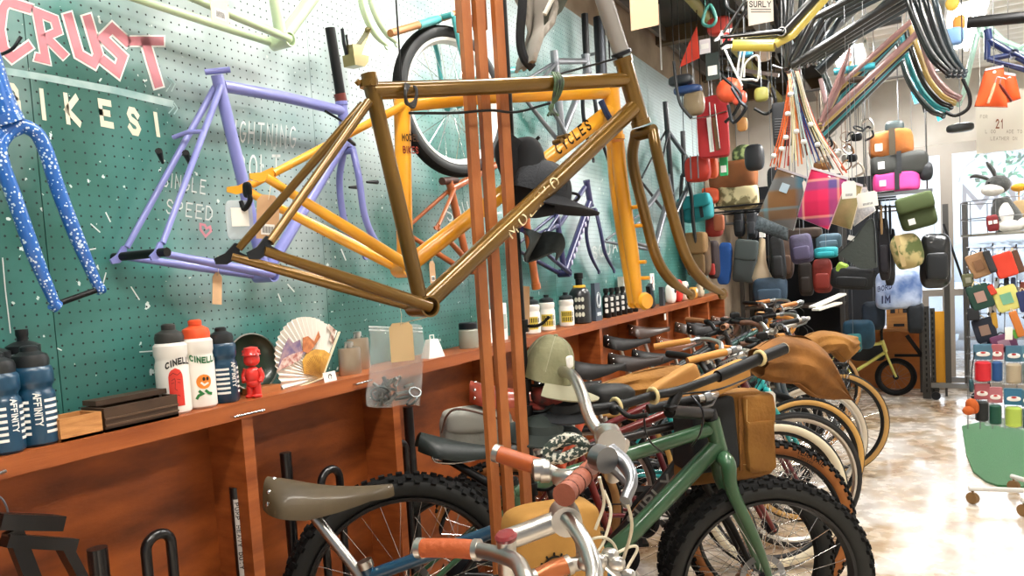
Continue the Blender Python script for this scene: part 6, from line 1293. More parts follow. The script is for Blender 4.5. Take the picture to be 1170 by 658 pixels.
rotpouch('white mesh pouch right of the red plaid pouch', [(968, 215), (990, 215), (1000, 240), (976, 258)], mat('#c9c9cc', .7, color2='#a8acb4', scale=90), YPlane(4.9), .03, WHITE)
rotpouch('grey chequered cloth bag behind the brown plaid pouch', [(866, 245), (900, 255), (900, 275), (862, 262)], mat('#5f6a70', .85, color2='#3e484e', scale=80), YPlane(4.9), .04, GUN)
o = hangtag(YPlane(4.4), 970, 217, .07, .09, PAPER, None, None, 0, 0); q = YPlane(4.4).at(970, 205); MB().tube([q, V((q.x, q.y, CH))], .0012, 4).build('long_string', STEEL, o); props(o, 'square white price tag at the corner of the red plaid pouch', 'tag')
o = hangtag(YPlane(4.5), 991, 228, .10, .08, PAPER, None, None, 0, .1); q = YPlane(4.5).at(991, 218); MB().tube([q, V((q.x, q.y, CH))], .0012, 4).build('long_string', STEEL, o); props(o, 'white price card right of the white mesh pouch', 'tag')
o = hangtag(YPlane(4.55), 920, 217, .02, .11, PAPER, None, None, 0, .1); props(o, 'narrow white tag between the two plaid pouches', 'tag')
# fan of shoelaces/cords
HUB = YPlane(4.55).at(905, 92); cols = [('#c25a20', 'burnt orange'), ('#e8e2d4', 'white'), ('#b03a1c', 'rust red'), ('#cfc49a', 'straw'), ('#d87a3a', 'light orange'), ('#8a4a22', 'brown'), ('#b8c8c4', 'mint grey'), ('#2a4a8a', 'blue'), ('#c9a060', 'golden'), ('#3a3a3a', 'charcoal'), ('#e6dcd0', 'cream'), ('#c24a20', 'vermilion')]
ends = [(880, 190), (888, 178), (896, 192), (905, 186), (912, 190), (918, 180), (924, 194), (932, 186), (940, 190), (948, 196), (956, 192), (963, 200), (886, 194), (902, 178), (928, 176), (944, 178)]
for k, (u, v) in enumerate(ends):
    e = YPlane(4.5+.02*(k % 3)).at(u, v); c_, nm = cols[k % len(cols)]; mid = HUB.lerp(e, .45)+V((.0, 0, -.015))
    h0 = HUB+V((R.uniform(-.03, .03), 0, R.uniform(0, .15)))
    o = MB().spline([h0, mid, e], .006, 6, flat=.5).spline([h0+V((.008, 0, 0)), mid+V((.01, .005, 0)), e+V((.02, 0, .01))], .005, 6).build('shoelace_pair', mat(c_, .7)); 
    props(o, '%s laces in the hanging fan, ends %s' % (nm, ['over the brown plaid pouch corner', 'left of the brown plaid pouch', 'above the brown plaid eyelet', 'between both plaid pouches', 'touching the narrow white tag', 'above the gap of the plaid pouches', 'at the red plaid header left', 'above the red plaid eyelet', 'over the middle of the red plaid header', 'over the right of the red plaid header', 'near the right corner of the red plaid', 'beside the square white price tag', 'farthest left and low', 'short, above the brown plaid', 'short, above the red plaid', 'short, right of centre'][k]), 'cord', 'fan of hanging cords')
o = MB().tube([HUB+V((-.1, 0, .1)), HUB+V((0, 0, .05)), V((HUB.x, HUB.y, CH))], .006, 6).build('cord_hanger', STEEL); props(o, 'steel wire holding the fan of cords', 'wire')
for k, (u, v) in enumerate(((900, 130), (910, 150), (898, 157), (884, 178), (918, 162), (893, 170), (926, 142), (934, 165), (903, 108))):
    q = YPlane(4.5).at(u, v); o = MB().blob(q, (.03, .03, .025), .7, nu=10, nv=8).build('cord_clip', WHITE); props(o, 'small white plastic clip on the cord fan, %s' % ['upper left', 'centre', 'lower left', 'lowest', 'lower right', 'low centre left', 'upper right', 'far right', 'topmost'][k], 'clip', 'white cord clips')
# red board & neighbours (left of centre, hanging on the far left wall end)
PR = YPlane(5.6)
t = hb('tall red fabric panel bag with wire loops at the end of the pegboard', 796, 113, 834, 178, PR, .05, mat('#b3282a', .75, color2='#a02024', scale=6), 'bag', 'red_panel_bag', .15)
mb = MB()
for (a, b) in (((812, 118), (816, 172)), ((818, 120), (824, 170)), ((806, 135), (832, 128)), ((790, 137), (818, 133))): mb.tube([PR.at(*a, off=.04), PR.at(*b, off=.04)], .004, 6)
mb.build('wire_loops', SILVER, t); MB().bar(PR.at(811, 135, .035), PR.at(815, 174, .035), .03, .006, PR.n).build('white_strap', WHITE, t); MB().bar(PR.at(817, 135, .035), PR.at(822, 172, .035), .03, .006, PR.n).build('brown_strap', mat('#6a4a28', .7), t)
t = thing('red_pennant', 'small red triangular pennant hanging near the steel rail', 'pennant', YPlane(5.2).at(790, 70)); MB().prism([YPlane(5.2).at(u, v) for u, v in ((796, 30), (799, 66), (776, 77), (786, 52))], .01).build('cloth', mat('#d03c26', .7), t); MB().tube([YPlane(5.2).at(796, 28), YPlane(5.2).at(796, -10)], .003, 6).build('string', BLACK, t)
for (u0, v0, u1, v1, m, lab, P_, cat) in ((806, 62, 822, 90, mat('#26302c', .6), 'dark green product card hanging above the red panel bag', YPlane(5.0), 'card'), (823, 35, 838, 54, WHITE, 'white tag with a red logo near the ceiling', YPlane(4.9), 'tag'), (799, 46, 812, 60, mat('#c9c0c0', .6), 'pale grey tag behind the red pennant', YPlane(5.1), 'tag')):
    t = thing('product_card', lab, cat, P_.at(u0, v1)); a, b = P_.at(u0, v0), P_.at(u1, v1); c = (a+b)/2; w_, h_ = abs(b.x-a.x), abs(a.z-b.z); MB().box(c, (w_, .004, h_)).build('card', m, t)
    MB().box(c+V((0, -.003, -h_*.15 if 'dark' in lab else 0)), (w_*.7, .003, h_*.35)).build('print', mat('#c43a3a' if 'red logo' in lab else '#d8d4cc', .6), t); MB().tube([c+V((0, 0, h_/2)), V((c.x, c.y, CH))], .002, 5).build('string', BLACK, t)
    if 'red logo' in lab: MB().spline([c+V((-w_*.3, -.004, h_*.18)), c+V((0, -.004, h_*.3)), c+V((w_*.3, -.004, h_*.18))], .006, 5).build('logo_arc', mat('#c43a3a', .6), t)
hb('red pouch in a wire basket under the red panel bag', 783, 180, 812, 206, YPlane(5.7), .12, mat('#b4301f', .6), e=.5, parts=(('strap', STEEL, -.2, .05), ('strap', STEEL, .1, .05)))
hb('orange pouch beside the red wire basket', 806, 180, 821, 203, YPlane(5.8), .10, mat('#d4582a', .6), e=.6)
hb('bright green tool card with white label', 822, 177, 832, 200, YPlane(5.7), .02, mat('#1fa860', .5), 'card', 'product_card', .1, parts=(('label', WHITE, 0, -.2, .04, .05),))
hb('brown leather saddlebag roll on the upper shelf', 811, 187, 866, 214, YPlane(7.4), .2, mat('#8a4f22', .7, color2='#6e3c18', scale=6), e=.35)
hb('camouflage bag sitting on the brown leather roll', 836, 167, 862, 190, YPlane(7.4), .16, mat('#8f9a60', .8, color2='#3f4a2a', scale=12, thr=(.45, .55)), e=.8)
hb('cream camouflage pannier on the upper shelf', 818, 213, 867, 237, YPlane(7.4), .2, mat('#c9b98e', .8, color2='#6e6240', scale=8, thr=(.45, .52)), e=.4)
hb('orange small bag left of the cream pannier', 797, 216, 822, 232, YPlane(7.3), .12, mat('#c24a22', .7), e=.6)
hb('turquoise handlebar pouch hanging left of the shelf', 778, 226, 815, 252, YPlane(6.4), .16, mat('#1f8f96', .7, color2='#187a80', scale=6), e=.45, rot=.12, parts=(('flap', mat('#249aa2', .7)), ('strap', blk, .2, .1), ('hook', N)))
hb('dark red leather pouch below the turquoise pouch', 806, 246, 826, 270, YPlane(6.6), .12, mat('#8a2218', .6), e=.5, parts=(('hook', N), ('pocket', mat('#a05a3a', .7), .4, .1, .6, .7)))
t = hb('brown hiking rucksack hanging beside the pegboard end', 785, 268, 812, 316, YPlane(6.5), .22, mat('#5e4426', .8, color2='#3e2d1a', scale=8), e=.55, name='rucksack', parts=(('flap', mat('#8a6a42', .8)), ('pocket', mat('#6b5230', .8), 0, -.2, .8, .5), ('strap', mat('#c2a87a', .7), .2, .08), ('hook', N)))
hb('black and red rucksack behind the brown one', 808, 275, 822, 318, YPlane(6.8), .2, mat('#2a1c1c', .8), e=.5, name='rucksack', parts=(('pocket', mat('#a02a22', .7), .1, -.25, .5, .3),))
hb('cobalt blue cloth hanging at the left of the rail', 819, 277, 837, 325, YPlane(7.6), .06, mat('#1c4f96', .8), e=.5, rot=-.1, parts=(('hook', N),))
hb('dark grey pannier hanging on the rail', 838, 276, 866, 322, YPlane(7.6), .1, mat('#3c4241', .7), e=.3, rot=-.15, parts=(('flap', mat('#444b49', .7)), ('hook', N)))
# pale leather saddle hanging nose up
P_ = YPlane(7.3); t = thing('hanging_saddle', 'pale cream bicycle saddle hanging nose up between dark bags', 'saddle', P_.at(872, 330)); mb = MB()
prof = [(871, 272, 2.5), (871, 284, 3), (870.5, 296, 4), (870, 306, 7), (871, 316, 11), (873, 324, 9.5), (873, 329, 4)]
def fs(u, v):
    k = v*(len(prof)-1); i = min(int(k), len(prof)-2); f = k-i; a, b = prof[i], prof[i+1]; x = a[0]+(b[0]-a[0])*f; y = a[1]+(b[1]-a[1])*f; w_ = a[2]+(b[2]-a[2])*f; s = (u-.5)*2
    return P_.at(x+w_*math.sin(s*1.5), y+abs(s)*1.5, .05*math.cos(s*1.45))
mb.grid(fs, 16, 24, thick=.008); mb.build('shell', mat('#cbb89c', .45, coat=.2, color2='#b9a282', scale=6), t); MB().tube([P_.at(871, 274), P_.at(871, 258)], .005, 6).box(P_.at(871, 268), (.05, .04, .05)).build('hanger_clip', WHITE, t)
for k, (u0, v0, u1, v1, col, lab) in enumerate(((853, 240, 866, 272, '#26282c', 'ribbed black pump pack below the upper shelf'), (838, 238, 851, 270, '#1a1c20', 'black glossy pouch under the upper shelf'), (880, 270, 898, 322, '#17181a', 'black pouch right of the cream saddle'), (889, 272, 908, 318, '#5a4030', 'brown leather pouch right of the cream saddle'),
        (902, 268, 930, 300, '#4c4560', 'purple grey patterned pouch under the plaid pouches'), (932, 268, 962, 284, '#57707e', 'slate blue pouch above the turquoise one'), (930, 283, 958, 294, '#1f97a0', 'turquoise pouch under the slate blue one'), (928, 296, 952, 334, '#8c2c20', 'brick red rucksack hanging low in the middle'),
        (954, 300, 968, 316, '#8aa832', 'lime green pouch edge beside the brick red rucksack'), (912, 300, 930, 338, '#2a1f18', 'dark brown pouch left of the brick red rucksack'), (860, 318, 900, 346, '#34495c', 'dark blue denim pouch low on the rail'), (896, 262, 940, 272, '#3a2a1e', 'dark brown pouch under the brown plaid pouch'), (1002, 250, 1018, 320, '#1e1a22', 'black narrow bag hanging right of the frame bag'), (1010, 262, 1024, 326, '#24242a', 'charcoal bag hanging behind the camouflage bag'), (948, 306, 1000, 330, '#101114', 'large black bag under the triangular frame bag'))):
    P_ = YPlane(7.7 if k < 2 else (7.5 if k % 2 else 7.25)); hb(lab, u0, v0, u1, v1, P_, .10, mat(col, .65, bump=.3, bscale=20, color2=tuple(x*.6 for x in lin(col)[:3]), scale=9), e=.45, rot=[0, 0, .05, -.06, .1, .05, 0, 0, -.5, .03, 0, 0, .02, -.03, -.1][k], parts=(('hook', N), ('pocket', mat(col, .6), 0, -.15, .7, .45)) if k not in (8, 11) else ())
t = [o for o in bpy.data.objects if o.get('label') == 'purple grey patterned pouch under the plaid pouches'][0]
# bags & things low behind the bars
for k, (u0, v0, u1, v1, col, P_y, lab) in enumerate(((1000, 310, 1054, 352, '#5a78b0', 8.3, 'crinkled blue plastic sack printed with dark letters'), (962, 366, 1000, 398, '#1c4a62', 8.0, 'dark teal bag on the low shelf above the kids bike'), (965, 382, 985, 402, '#1d7a7a', 7.6, 'turquoise cloth hanging beside the kids bike handlebar'), (1036, 346, 1056, 380, '#1b222a', 8.3, 'dark navy bag right of the wooden robot box'), (985, 345, 1012, 376, '#1e2c3c', 8.4, 'navy bag left of the wooden robot box'))):
    hb(lab, u0, v0, u1, v1, YPlane(P_y), .2, mat(col, .35 if k == 0 else .7, color2=('#c8d6ee' if k == 0 else tuple(x*.5 for x in lin(col)[:3])), scale=6 if k == 0 else 8, bump=.5, bscale=14), e=.4)
mb = MB(); P_ = YPlane(8.15); strokes(mb, 'BORD', lambda u, v: P_.at(1003+u*3.6, 333-v*5-u*.8), 1.2, .25); strokes(mb, 'IM', lambda u, v: P_.at(1008+u*6, 346-v*7-u*.6), 1.3, .28)
props(mb.build('sack_lettering', mat('#1c2452', .6)), 'dark blue printed letters on the crinkled blue sack', 'lettering')
# bench with plywood panel, robot box, kid bike
t = thing('plywood_bench', 'low plywood bench behind the small kids bike', 'bench', YPlane(8.75).at(1015, 447)); a, b = YPlane(8.72).at(962, 378), YPlane(8.72).at(1057, 376)
MB().box(((a.x+b.x)/2, 8.9, a.z), (b.x-a.x, .36, .03)).build('top_board', wood('#a8703c', '#8a5626'), t); MB().box(((a.x+b.x)/2, 8.98, a.z/2), (b.x-a.x, .02, a.z-.03)).build('back_panel', wood('#c27a3a', '#a86028', .5, (2, 2, 4), 2), t)
for x in (a.x+.03, b.x-.03): MB().box((x, 8.75, a.z/2), (.05, .05, a.z-.03)).build('leg', RK, t)
P_ = YPlane(8.74); t = thing('wooden_robot_box', 'small wooden box with square holes like a face on the bench', 'box', P_.at(1027, 377)); c = (P_.at(1016, 346)+P_.at(1038, 377))/2; w_ = .23; h_ = .30
MB().box(c+V((0, .06, 0)), (w_, .12, h_)).build('box', wood('#c48a4c', '#a87038'), t)
for (x, z, sx, sz) in ((-.055, .06, .045, .05), (.06, .06, .045, .05), (0, -.09, .10, .028)): MB().box(c+V((x, -.002, z)), (sx, .008, sz)).build('cutout', DK, t)
MB().box(c+V((.0, -.002, .06)), (.006, .006, .05)).build('nose_slot', DK, t)
upright(YPlane(8.45), 1057, 350, lab='slotted steel upright right of the plywood bench', w=.07); upright(YPlane(8.5), 1065, 352, lab='narrow slotted steel upright left of the yellow panel')
t = thing('yellow_standing_board', 'plain amber yellow panel standing by the window', 'panel', YPlane(8.6).at(1075, 440)); a, b = YPlane(8.6).at(1067, 356), YPlane(8.6).at(1084, 437); MB().box(((a.x+b.x)/2, 8.62, (a.z+b.z)/2), (b.x-a.x, .03, a.z-b.z)).build('board', mat('#d9971c', .6), t)
for x in (a.x+.02, b.x-.02): MB().box((x, 8.62, b.z/2), (.02, .03, b.z)).build('leg', RK, t)
t = thing('rolling_base', 'low steel frame on castors in front of the window', 'trolley', YPlane(8.4).at(1090, 447)); a, b = YPlane(8.4).at(1064, 440), YPlane(8.4).at(1120, 439); MB().box(((a.x+b.x)/2, 8.4, a.z), (b.x-a.x, .03, .045)).box(((a.x+b.x)/2, 8.8, a.z), (b.x-a.x, .03, .045)).build('rails', STEEL, t)
for x, y in ((a.x+.04, 8.4), (b.x-.04, 8.4), (a.x+.04, 8.8)): MB().lathe([(.01, -.015), (.04, -.015), (.04, .015), (.01, .015)], (x, y, .04), V((0, 1, 0))).build('castor', GUN, t)
MB().box((a.x+.15, 8.42, (a.z+1.9)/2), (.05, .04, 1.9-a.z)).box((b.x-.1, 8.42, (a.z+1.9)/2), (.05, .04, 1.9-a.z)).build('uprights', RK, t)
# diagonal black rail in front of the window with red marks
q = YPlane(7.9).at(1135, 440); o = MB().bar(YPlane(7.9).at(1078, 256), YPlane(7.9).at(1118, 372), .03, .02).bar(YPlane(7.9).at(1118, 372), V((q.x, q.y, 0)), .03, .02).build('leaning_rail', BLACK); props(o, 'long black rail leaning diagonally in front of the window', 'rail')
# kids bike
KY = mat('#d9d470', .35, coat=.5); fr = onz(1024, 452, 0); frx, fry = fr.x, fr.y; d = V((-.985, -.12, 0)).normalized(); n = V((d.y, -d.x, 0)); t = thing('kids_bicycle', 'small pale yellow kids bicycle with black tyres by the bench', 'bicycle', (frx, fry, 0))
c = V((frx, fry, .195)); rc = c+d*.68
for k, cc in enumerate((c, rc)):
    ty, rim, sp, hb_ = wheel_mesh(cc, n, .195, .045, 16, side=True); w = ty.build(('front_wheel', 'rear_wheel')[k], [RUBBER, RUBBER], t); rim.build('rim', BLACK, w); sp.build('spokes', STEEL, w); hb_.build('hub', GUN, w)
cr = c+d*.085+V((0, 0, .26)); ht = cr+d*.035+V((0, 0, .12)); MB().tube([cr, ht], .02, 12).tube([ht-V((0, 0, .03)), c+d*.5+V((0, 0, .30))], .018, 12).tube([cr, c+d*.42+V((0, 0, .03))], .018, 12).tube([c+d*.42+V((0, 0, .03)), c+d*.52+V((0, 0, .36))], .015, 12).build('frame', KY, t)
mb = MB()
for s in (-1, 1): mb.spline([cr, cr+n*(.035*s)-V((0, 0, .02)), c+n*(.04*s)], .012, 10, 5); 
mb.build('fork', KY, t); mb = MB()
for s in (-1, 1): mb.tube([rc+n*(.04*s), c+d*.42+V((0, 0, .03))+n*(.02*s)], .008, 8).tube([rc+n*(.04*s), c+d*.52+V((0, 0, .34))], .007, 8)
mb.build('stays', KY, t); hbp = ht+V((0, 0, .10)); MB().tube([ht, hbp], .013, 10).spline([hbp+n*.25+V((0, 0, .05))+d*.05, hbp+n*.12+V((0, 0, .05)), hbp, hbp-n*.12+V((0, 0, .05)), hbp-n*.25+V((0, 0, .05))+d*.05], .010, 10).build('handlebar', BLACK, t)
MB().blob(c+d*.53+V((0, 0, .40)), (.2, .12, .05), .7, (d, n, V((0, 0, 1)))).tube([c+d*.52+V((0, 0, .34)), c+d*.53+V((0, 0, .39))], .012, 8).build('saddle', BLACK, t)
hb('black soft case lying behind the kids bike', 972, 392, 1012, 412, YPlane(8.75), .1, mat('#1f2224', .7), e=.4)
t = thing('black_wall_bracket', 'black triangular perforated bracket on the bench panel', 'bracket', YPlane(8.7).at(1045, 400)); P_ = YPlane(8.7); MB().bar(P_.at(1036, 383), P_.at(1053, 406), .04, .01, P_.n).bar(P_.at(1053, 406), P_.at(1022, 406), .03, .01, P_.n).build('arms', BLACK, t)
# turf mat and display rack at right
t = MB().prism([onz(u, v, .001) for u, v in ((1099, 488), (1112, 485), (1140, 480), (1175, 476), (1220, 480), (1240, 530), (1200, 556), (1170, 558), (1140, 556), (1126, 551), (1112, 540), (1104, 520))], .012, V((0, 0, 1))).build('turf_mat', mat('#2f7a3e', .9, color2='#24682f', scale=60, bump=.8, bscale=300, sheen=.3)); props(t, 'green artificial turf mat on the floor under the display rack', 'mat')
# ------------------------------------------------------------------ revolving display rack at the right
RC = V((.78, 5.35, 0)); rack = thing('display_rack', 'wire display rack on white legs with castors at the right edge', 'rack', RC)
WL = mat('#d8d6d0', .4); mb = MB()
legs = [onz(1108, 566, .0), onz(1166, 546, .0), onz(1176, 574, 0)]
for i, (a, b) in enumerate((((1107, 558), (1215, 562)), ((1156, 544), (1215, 562)), ((1168, 572), (1215, 562)))):
    za = .09; p, q = onz(*a, za), onz(*b, za); MB().tube([p, q], .014, 12).build('foot_bar', WL, rack)
    c = V((p.x+(q.x-p.x)*.04, p.y+(q.y-p.y)*.04, .035)); s = MB().lathe([(.008, -.014), (.033, -.014), (.035, 0), (.033, .014), (.008, .014)], c, V((.6, .8, 0)), 20); s.tube([c, c+V((0, 0, .05))], .007, 8); s.build('castor', mat('#8a6a42', .35, .4), rack)
Pk = YPlane(5.05)
MB().tube([onz(1215, 562, .09), onz(1215, 562, .09)+V((0, 0, 1.5))], .016, 12).build('centre_post', WL, rack)
mb = MB()
xs = [1106, 1120, 1134, 1148, 1162, 1176, 1190]
for u in xs: mb.tube([Pk.at(u, 283), Pk.at(u, 490)], .0028, 6)
for v in (283, 305, 330, 358, 385, 404, 430, 452, 478): mb.tube([Pk.at(1104, v), Pk.at(1200, v)], .0028, 6)
mb.build('wire_grid', STEEL, rack)
# top tray with rails
c = Pk.at(1170, 266); mb = MB(); mb.lathe([(.30, 0), (.31, .004), (.31, .012), (.0, .012)], V((c.x+.02, c.y+.22, c.z)), n=40); mb.build('top_tray', mat('#a8a69c', .4, .4), rack); mb = MB()
for z in (.10, .2): mb.tube([V((c.x+.02+.31*math.cos(a), c.y+.22+.31*math.sin(a), c.z+z)) for a in [k*math.pi/16 for k in range(32)]], .003, 6, closed=True)
for k in range(12): a = k*math.pi/6; mb.tube([V((c.x+.02+.31*math.cos(a), c.y+.22+.31*math.sin(a), c.z)), V((c.x+.02+.31*math.cos(a), c.y+.22+.31*math.sin(a), c.z+.2))], .003, 6)
mb.build('guard_rail', STEEL, rack)
TRAYZ = c.z+.012
# toy rabbit sitting on the tray: grey plush with white muzzle and long ears
GP = mat('#4c4f4d', .95, color2='#3c3f3e', scale=30, bump=.5, bscale=90, sheen=.4); WP = mat('#e2e0da', .95, bump=.4, bscale=90, sheen=.4); Q = YPlane(5.2)
t = thing('plush_rabbit', 'grey and white plush toy rabbit sitting on top of the display rack', 'soft toy', V((Q.at(1150, 262).x, 5.2, TRAYZ)))
q = lambda u, v, o=0: Q.at(u, v, o)
MB().spline([q(1156, 262), q(1151, 248), q(1146, 236), q(1143, 226)], [.075, .07, .055, .04], 16).build('torso', GP, t)
MB().spline([q(1147, 258, .045), q(1147, 246, .05), q(1144, 234, .04)], [.04, .045, .03], 14).build('belly', WP, t)
MB().blob(q(1140, 211), (.13, .12, .11), 1).build('head', GP, t); MB().blob(q(1134, 217, .02), (.12, .10, .075), 1).build('muzzle', WP, t); MB().blob(q(1126, 218, .04), (.02, .02, .015), 1).build('nose', mat('#7a3030', .6), t)
MB().spline([q(1138, 205), q(1135, 196), q(1130, 189), q(1127, 185)], [.016, .026, .024, .010], 12, flat=.5).build('ear', GP, t); MB().spline([q(1134, 207), q(1124, 203), q(1114, 201), q(1108, 203)], [.014, .024, .022, .010], 12, flat=.5).build('ear', GP, t)
for s in (.05, -.05): MB().blob(q(1129, 210, .055 if s > 0 else -.03), (.014, .01, .014), 1).build('eye', BLACK, t)
MB().spline([q(1142, 230, .05), q(1136, 242, .06), q(1139, 254, .07)], [.026, .022, .024], 12).build('arm', GP, t); MB().spline([q(1150, 230, -.05), q(1156, 244, -.05), q(1154, 254, -.02)], [.026, .022, .024], 12).build('arm', GP, t)
MB().blob(q(1152, 259, .10), (.12, .09, .07), 1).build('leg', WP, t); MB().blob(q(1164, 256, .02), (.11, .10, .075), 1).build('leg', WP, t)
MB().blob(q(1166, 240, -.04), (.10, .06, .12), .8).build('tan_pouch', mat('#b59a72', .9), t)
t = hb('small dark red pouch with a white face print hanging under the rabbit', 1127, 246, 1141, 264, YPlane(4.95), .04, mat('#7a1c22', .7), e=.4, rot=.1, parts=(('label', WHITE, -.2, .05, .018, .02), ('label', WHITE, .22, .05, .018, .02), ('hook', BLACK)))
o = MB().blob(YPlane(5.4).at(1164, 214), (.08, .08, .05), 1).tube([YPlane(5.4).at(1164, 216), V((YPlane(5.4).at(1164, 216).x, 5.4, TRAYZ))], .004, 6).build('yellow_ornament', mat('#e0a020', .6)); props(o, 'small round yellow ornament beside the rabbit', 'ornament')
# pouches on the rack: (u, v, w, h, colour, label colour, rot, text)
items = [(1118, 303, 24, 27, '#9a7450', '#7a5638', .35, 'tan leather wallet pouch, top left of the rack'), (1148, 303, 25, 27, '#d03a22', None, .30, 'bright red pouch, top row of the rack'), (1131, 299, 9, 26, '#2a2a2c', None, .3, 'narrow black pouch between the tan and red pouches'), (1162, 299, 11, 26, '#5a3a28', None, .3, 'brown narrow pouch right of the red pouch'),
         (1106, 320, 14, 14, '#5a5c40', '#8a8a78', .1, 'small camouflage pouch at the left of the rack'), (1120, 339, 27, 28, '#143c30', '#a88478', .30, 'dark green pouch with a pinkish label'), (1150, 341, 30, 28, '#d8d478', '#6fa888', .30, 'pale yellow pouch with a green label'), (1171, 344, 16, 24, '#1d2a5a', None, .2, 'navy pouch at the right edge of the rack'),
         (1133, 331, 8, 12, '#c23a22', None, .4, 'small red pouch tucked between the green and yellow pouches'), (1125, 377, 26, 27, '#141c2c', '#8a6f60', .25, 'midnight blue pouch with a brown label'), (1147, 392, 30, 20, '#6a3a5c', '#a08090', .3, 'plum purple pouch with a pinkish label'), (1162, 370, 10, 30, '#c2702a', None, .3, 'orange brown pencil pouch at the right of the rack'), (1136, 366, 7, 18, '#b58a2a', None, .1, 'mustard key pouch in the middle of the rack'), (1158, 382, 10, 10, '#5aa03a', None, .3, 'small leaf green pouch'), (1112, 359, 14, 14, '#1a1c20', None, 0, 'small black pouch at the left edge of the middle row')]
for i, (u, v, w_, h_, c_, lc, rot, lab) in enumerate(items):
    Pq = YPlane(4.98-.012*(i % 3)); t = thing('wallet_pouch', lab, 'pouch', Pq.at(u, v+h_/2), 'pouches on the display rack'); o, c, w, h, X, Z = soft('body', Pq, u-w_/2, v-h_/2, u+w_/2, v+h_/2, .03, mat(c_, .7), t, 0, .22, rot, wr=.003); 
    if lc: MB().box(c+Pq.n*.018, (w*.45, .006, h*.42), (X, Pq.n, Z)).build('label', mat(lc, .6), t)
    MB().spline([c+Z*(h*.45)-X*(w*.2)+Pq.n*.01, c+Z*(h*.62), c+Z*(h*.45)+X*(w*.2)+Pq.n*.01], .003, 6).build('loop', mat('#c8b890', .7) if i % 2 else BLACK, t)
t = hb('white price tag hanging over the plum pouch', 1148, 374, 1157, 388, YPlane(4.9), .004, PAPER, 'tag', 'price_tag', .1)
for i, (u, v, w_, h_, hc, bc, lab) in enumerate(((1123, 402, 22, 17, '#4a7288', '#c81e2a', 'packet with blue card and red roll, upper row left'), (1139, 402, 15, 17, '#a85a60', '#1a4a80', 'packet with pink card and blue roll, upper row middle'), (1158, 404, 20, 18, '#3f6a80', '#a89a80', 'packet with blue card and beige roll, upper row right'), (1172, 404, 10, 18, '#4f7a8c', '#3a5a52', 'packet cut by the right picture edge, upper row'),
        (1122, 447, 18, 18, '#a8565c', '#141a1a', 'packet with pink card and black roll, lower row left'), (1137, 451, 17, 18, '#b06a70', '#0e4a38', 'packet with pink card and dark green roll, lower row'), (1158, 453, 22, 19, '#2f6f8e', '#a8c050', 'packet with blue card and yellow green roll, lower row'), (1173, 455, 12, 19, '#3a6a80', '#0f4236', 'packet with dark green roll at the right edge, lower row'))):
    Pq = YPlane(4.93); t = thing('hanging_packet', lab, 'packet', Pq.at(u, v+h_*2), 'roll packets on the display rack'); soft('card', Pq, u-w_/2, v-h_/2, u+w_/2, v+h_/2, .03, mat(hc, .6), t, 0, .12)
    a = Pq.at(u, v+h_/2+2); b = Pq.at(u, v+h_/2+25); rr = w_*.0052*.36; MB().tube([a, a.lerp(b, .08), a.lerp(b, .92), b], [rr*.7, rr, rr, rr*.6], 14).build('roll', mat(bc, .6), t)
    MB().box((a+b)/2+V((0, .0, 0)), (w_*.0058, .03, (a-b).length+.01)).build('clear_sleeve', mat('#d8e0e4', .15, alpha=.22), t)
    c = Pq.at(u, v+2, .018); MB().blob(c, (w_*.003, .004, .028), .8, nu=12, nv=8).build('face_print', WHITE, t); MB().blob(c+V((0, -.003, .008)), (w_*.0012, .003, .012), 1, nu=8, nv=6).build('red_print', mat('#b02a2a', .6), t)
t = hb('orange brown plush key ring hanging at the left foot of the rack', 1103, 455, 1119, 473, YPlane(4.9), .06, mat('#b5561e', .9), 'toy', 'plush_charm', .9, .3, parts=(('hook', BLACK),)); MB().blob(YPlane(4.9).at(1106, 468, .03), (.06, .05, .05), 1).build('head', mat('#b5561e', .9), t)
t = hb('dark blue green gadget hanging on a cord above the plush charm', 1107, 433, 1113, 448, YPlane(4.9), .04, mat('#174048', .5), 'toy', 'dangling_gadget', .6); MB().spline([YPlane(4.9).at(1110, 434), YPlane(4.9).at(1111, 418), YPlane(4.9).at(1114, 402)], .003, 5).build('cord', BLACK, t)
mb = MB()
for k in range(16): u = 1106+k*4.4; v = (284, 322, 360)[k % 3]+R.uniform(-3, 3); mb.tube([Pk.at(u, v), Pk.at(u, v, .09), Pk.at(u, v-3, .10)], .0035, 6)
mb.build('peg_hooks', BLACK, rack)
for k, (u, v, c_) in enumerate(((1139, 325, '#c8d4dc'), (1150, 325, '#2a3038'), (1158, 325, '#3a4a6a'), (1124, 398, '#d8dce4'), (1130, 398, '#24304a'), (1168, 330, '#7a3a2a'))):
    t = hb(['white striped ribbon above the yellow pouch', 'black ribbon above the yellow pouch', 'blue grey ribbon above the yellow pouch', 'white speckled ribbon under the midnight blue pouch', 'dark blue ribbon under the midnight blue pouch', 'rust ribbon at the right edge'][k], u-3, v-8, u+3, v+7, YPlane(5.0), .02, mat(c_, .7), 'ribbon', 'hanging_ribbon', .4)
# long bicycle wheel arc behind the rack
ty, rim, sp, hb2 = wheel_mesh(V((1.02, 5.9, .36)), V((.9, .42, 0)).normalized(), .35, .05, 24, side=True); t = thing('bicycle_wheelset', 'tan-sided bicycle wheel standing behind the display rack on the turf', 'wheel', V((1.02, 5.9, 0))); ty.build('tyre', [RUBBER, TAN], t); rim.build('rim', BLACK, t); sp.build('spokes', STEEL, t); hb2.build('hub', GUN, t)
ty, rim, sp, hb2 = wheel_mesh(V((.60, 1.98, .36)), V((.98, .2, 0)).normalized(), .36, .055, 24, knobs=40, side=True); t = thing('bicycle_wheelset', 'knobby tyre peeking in at the bottom right corner', 'wheel', V((.6, 1.98, 0))); ty.build('tyre', [RUBBER, RUBBER], t); rim.build('rim', BLACK, t); sp.build('spokes', STEEL, t); hb2.build('hub', GUN, t)

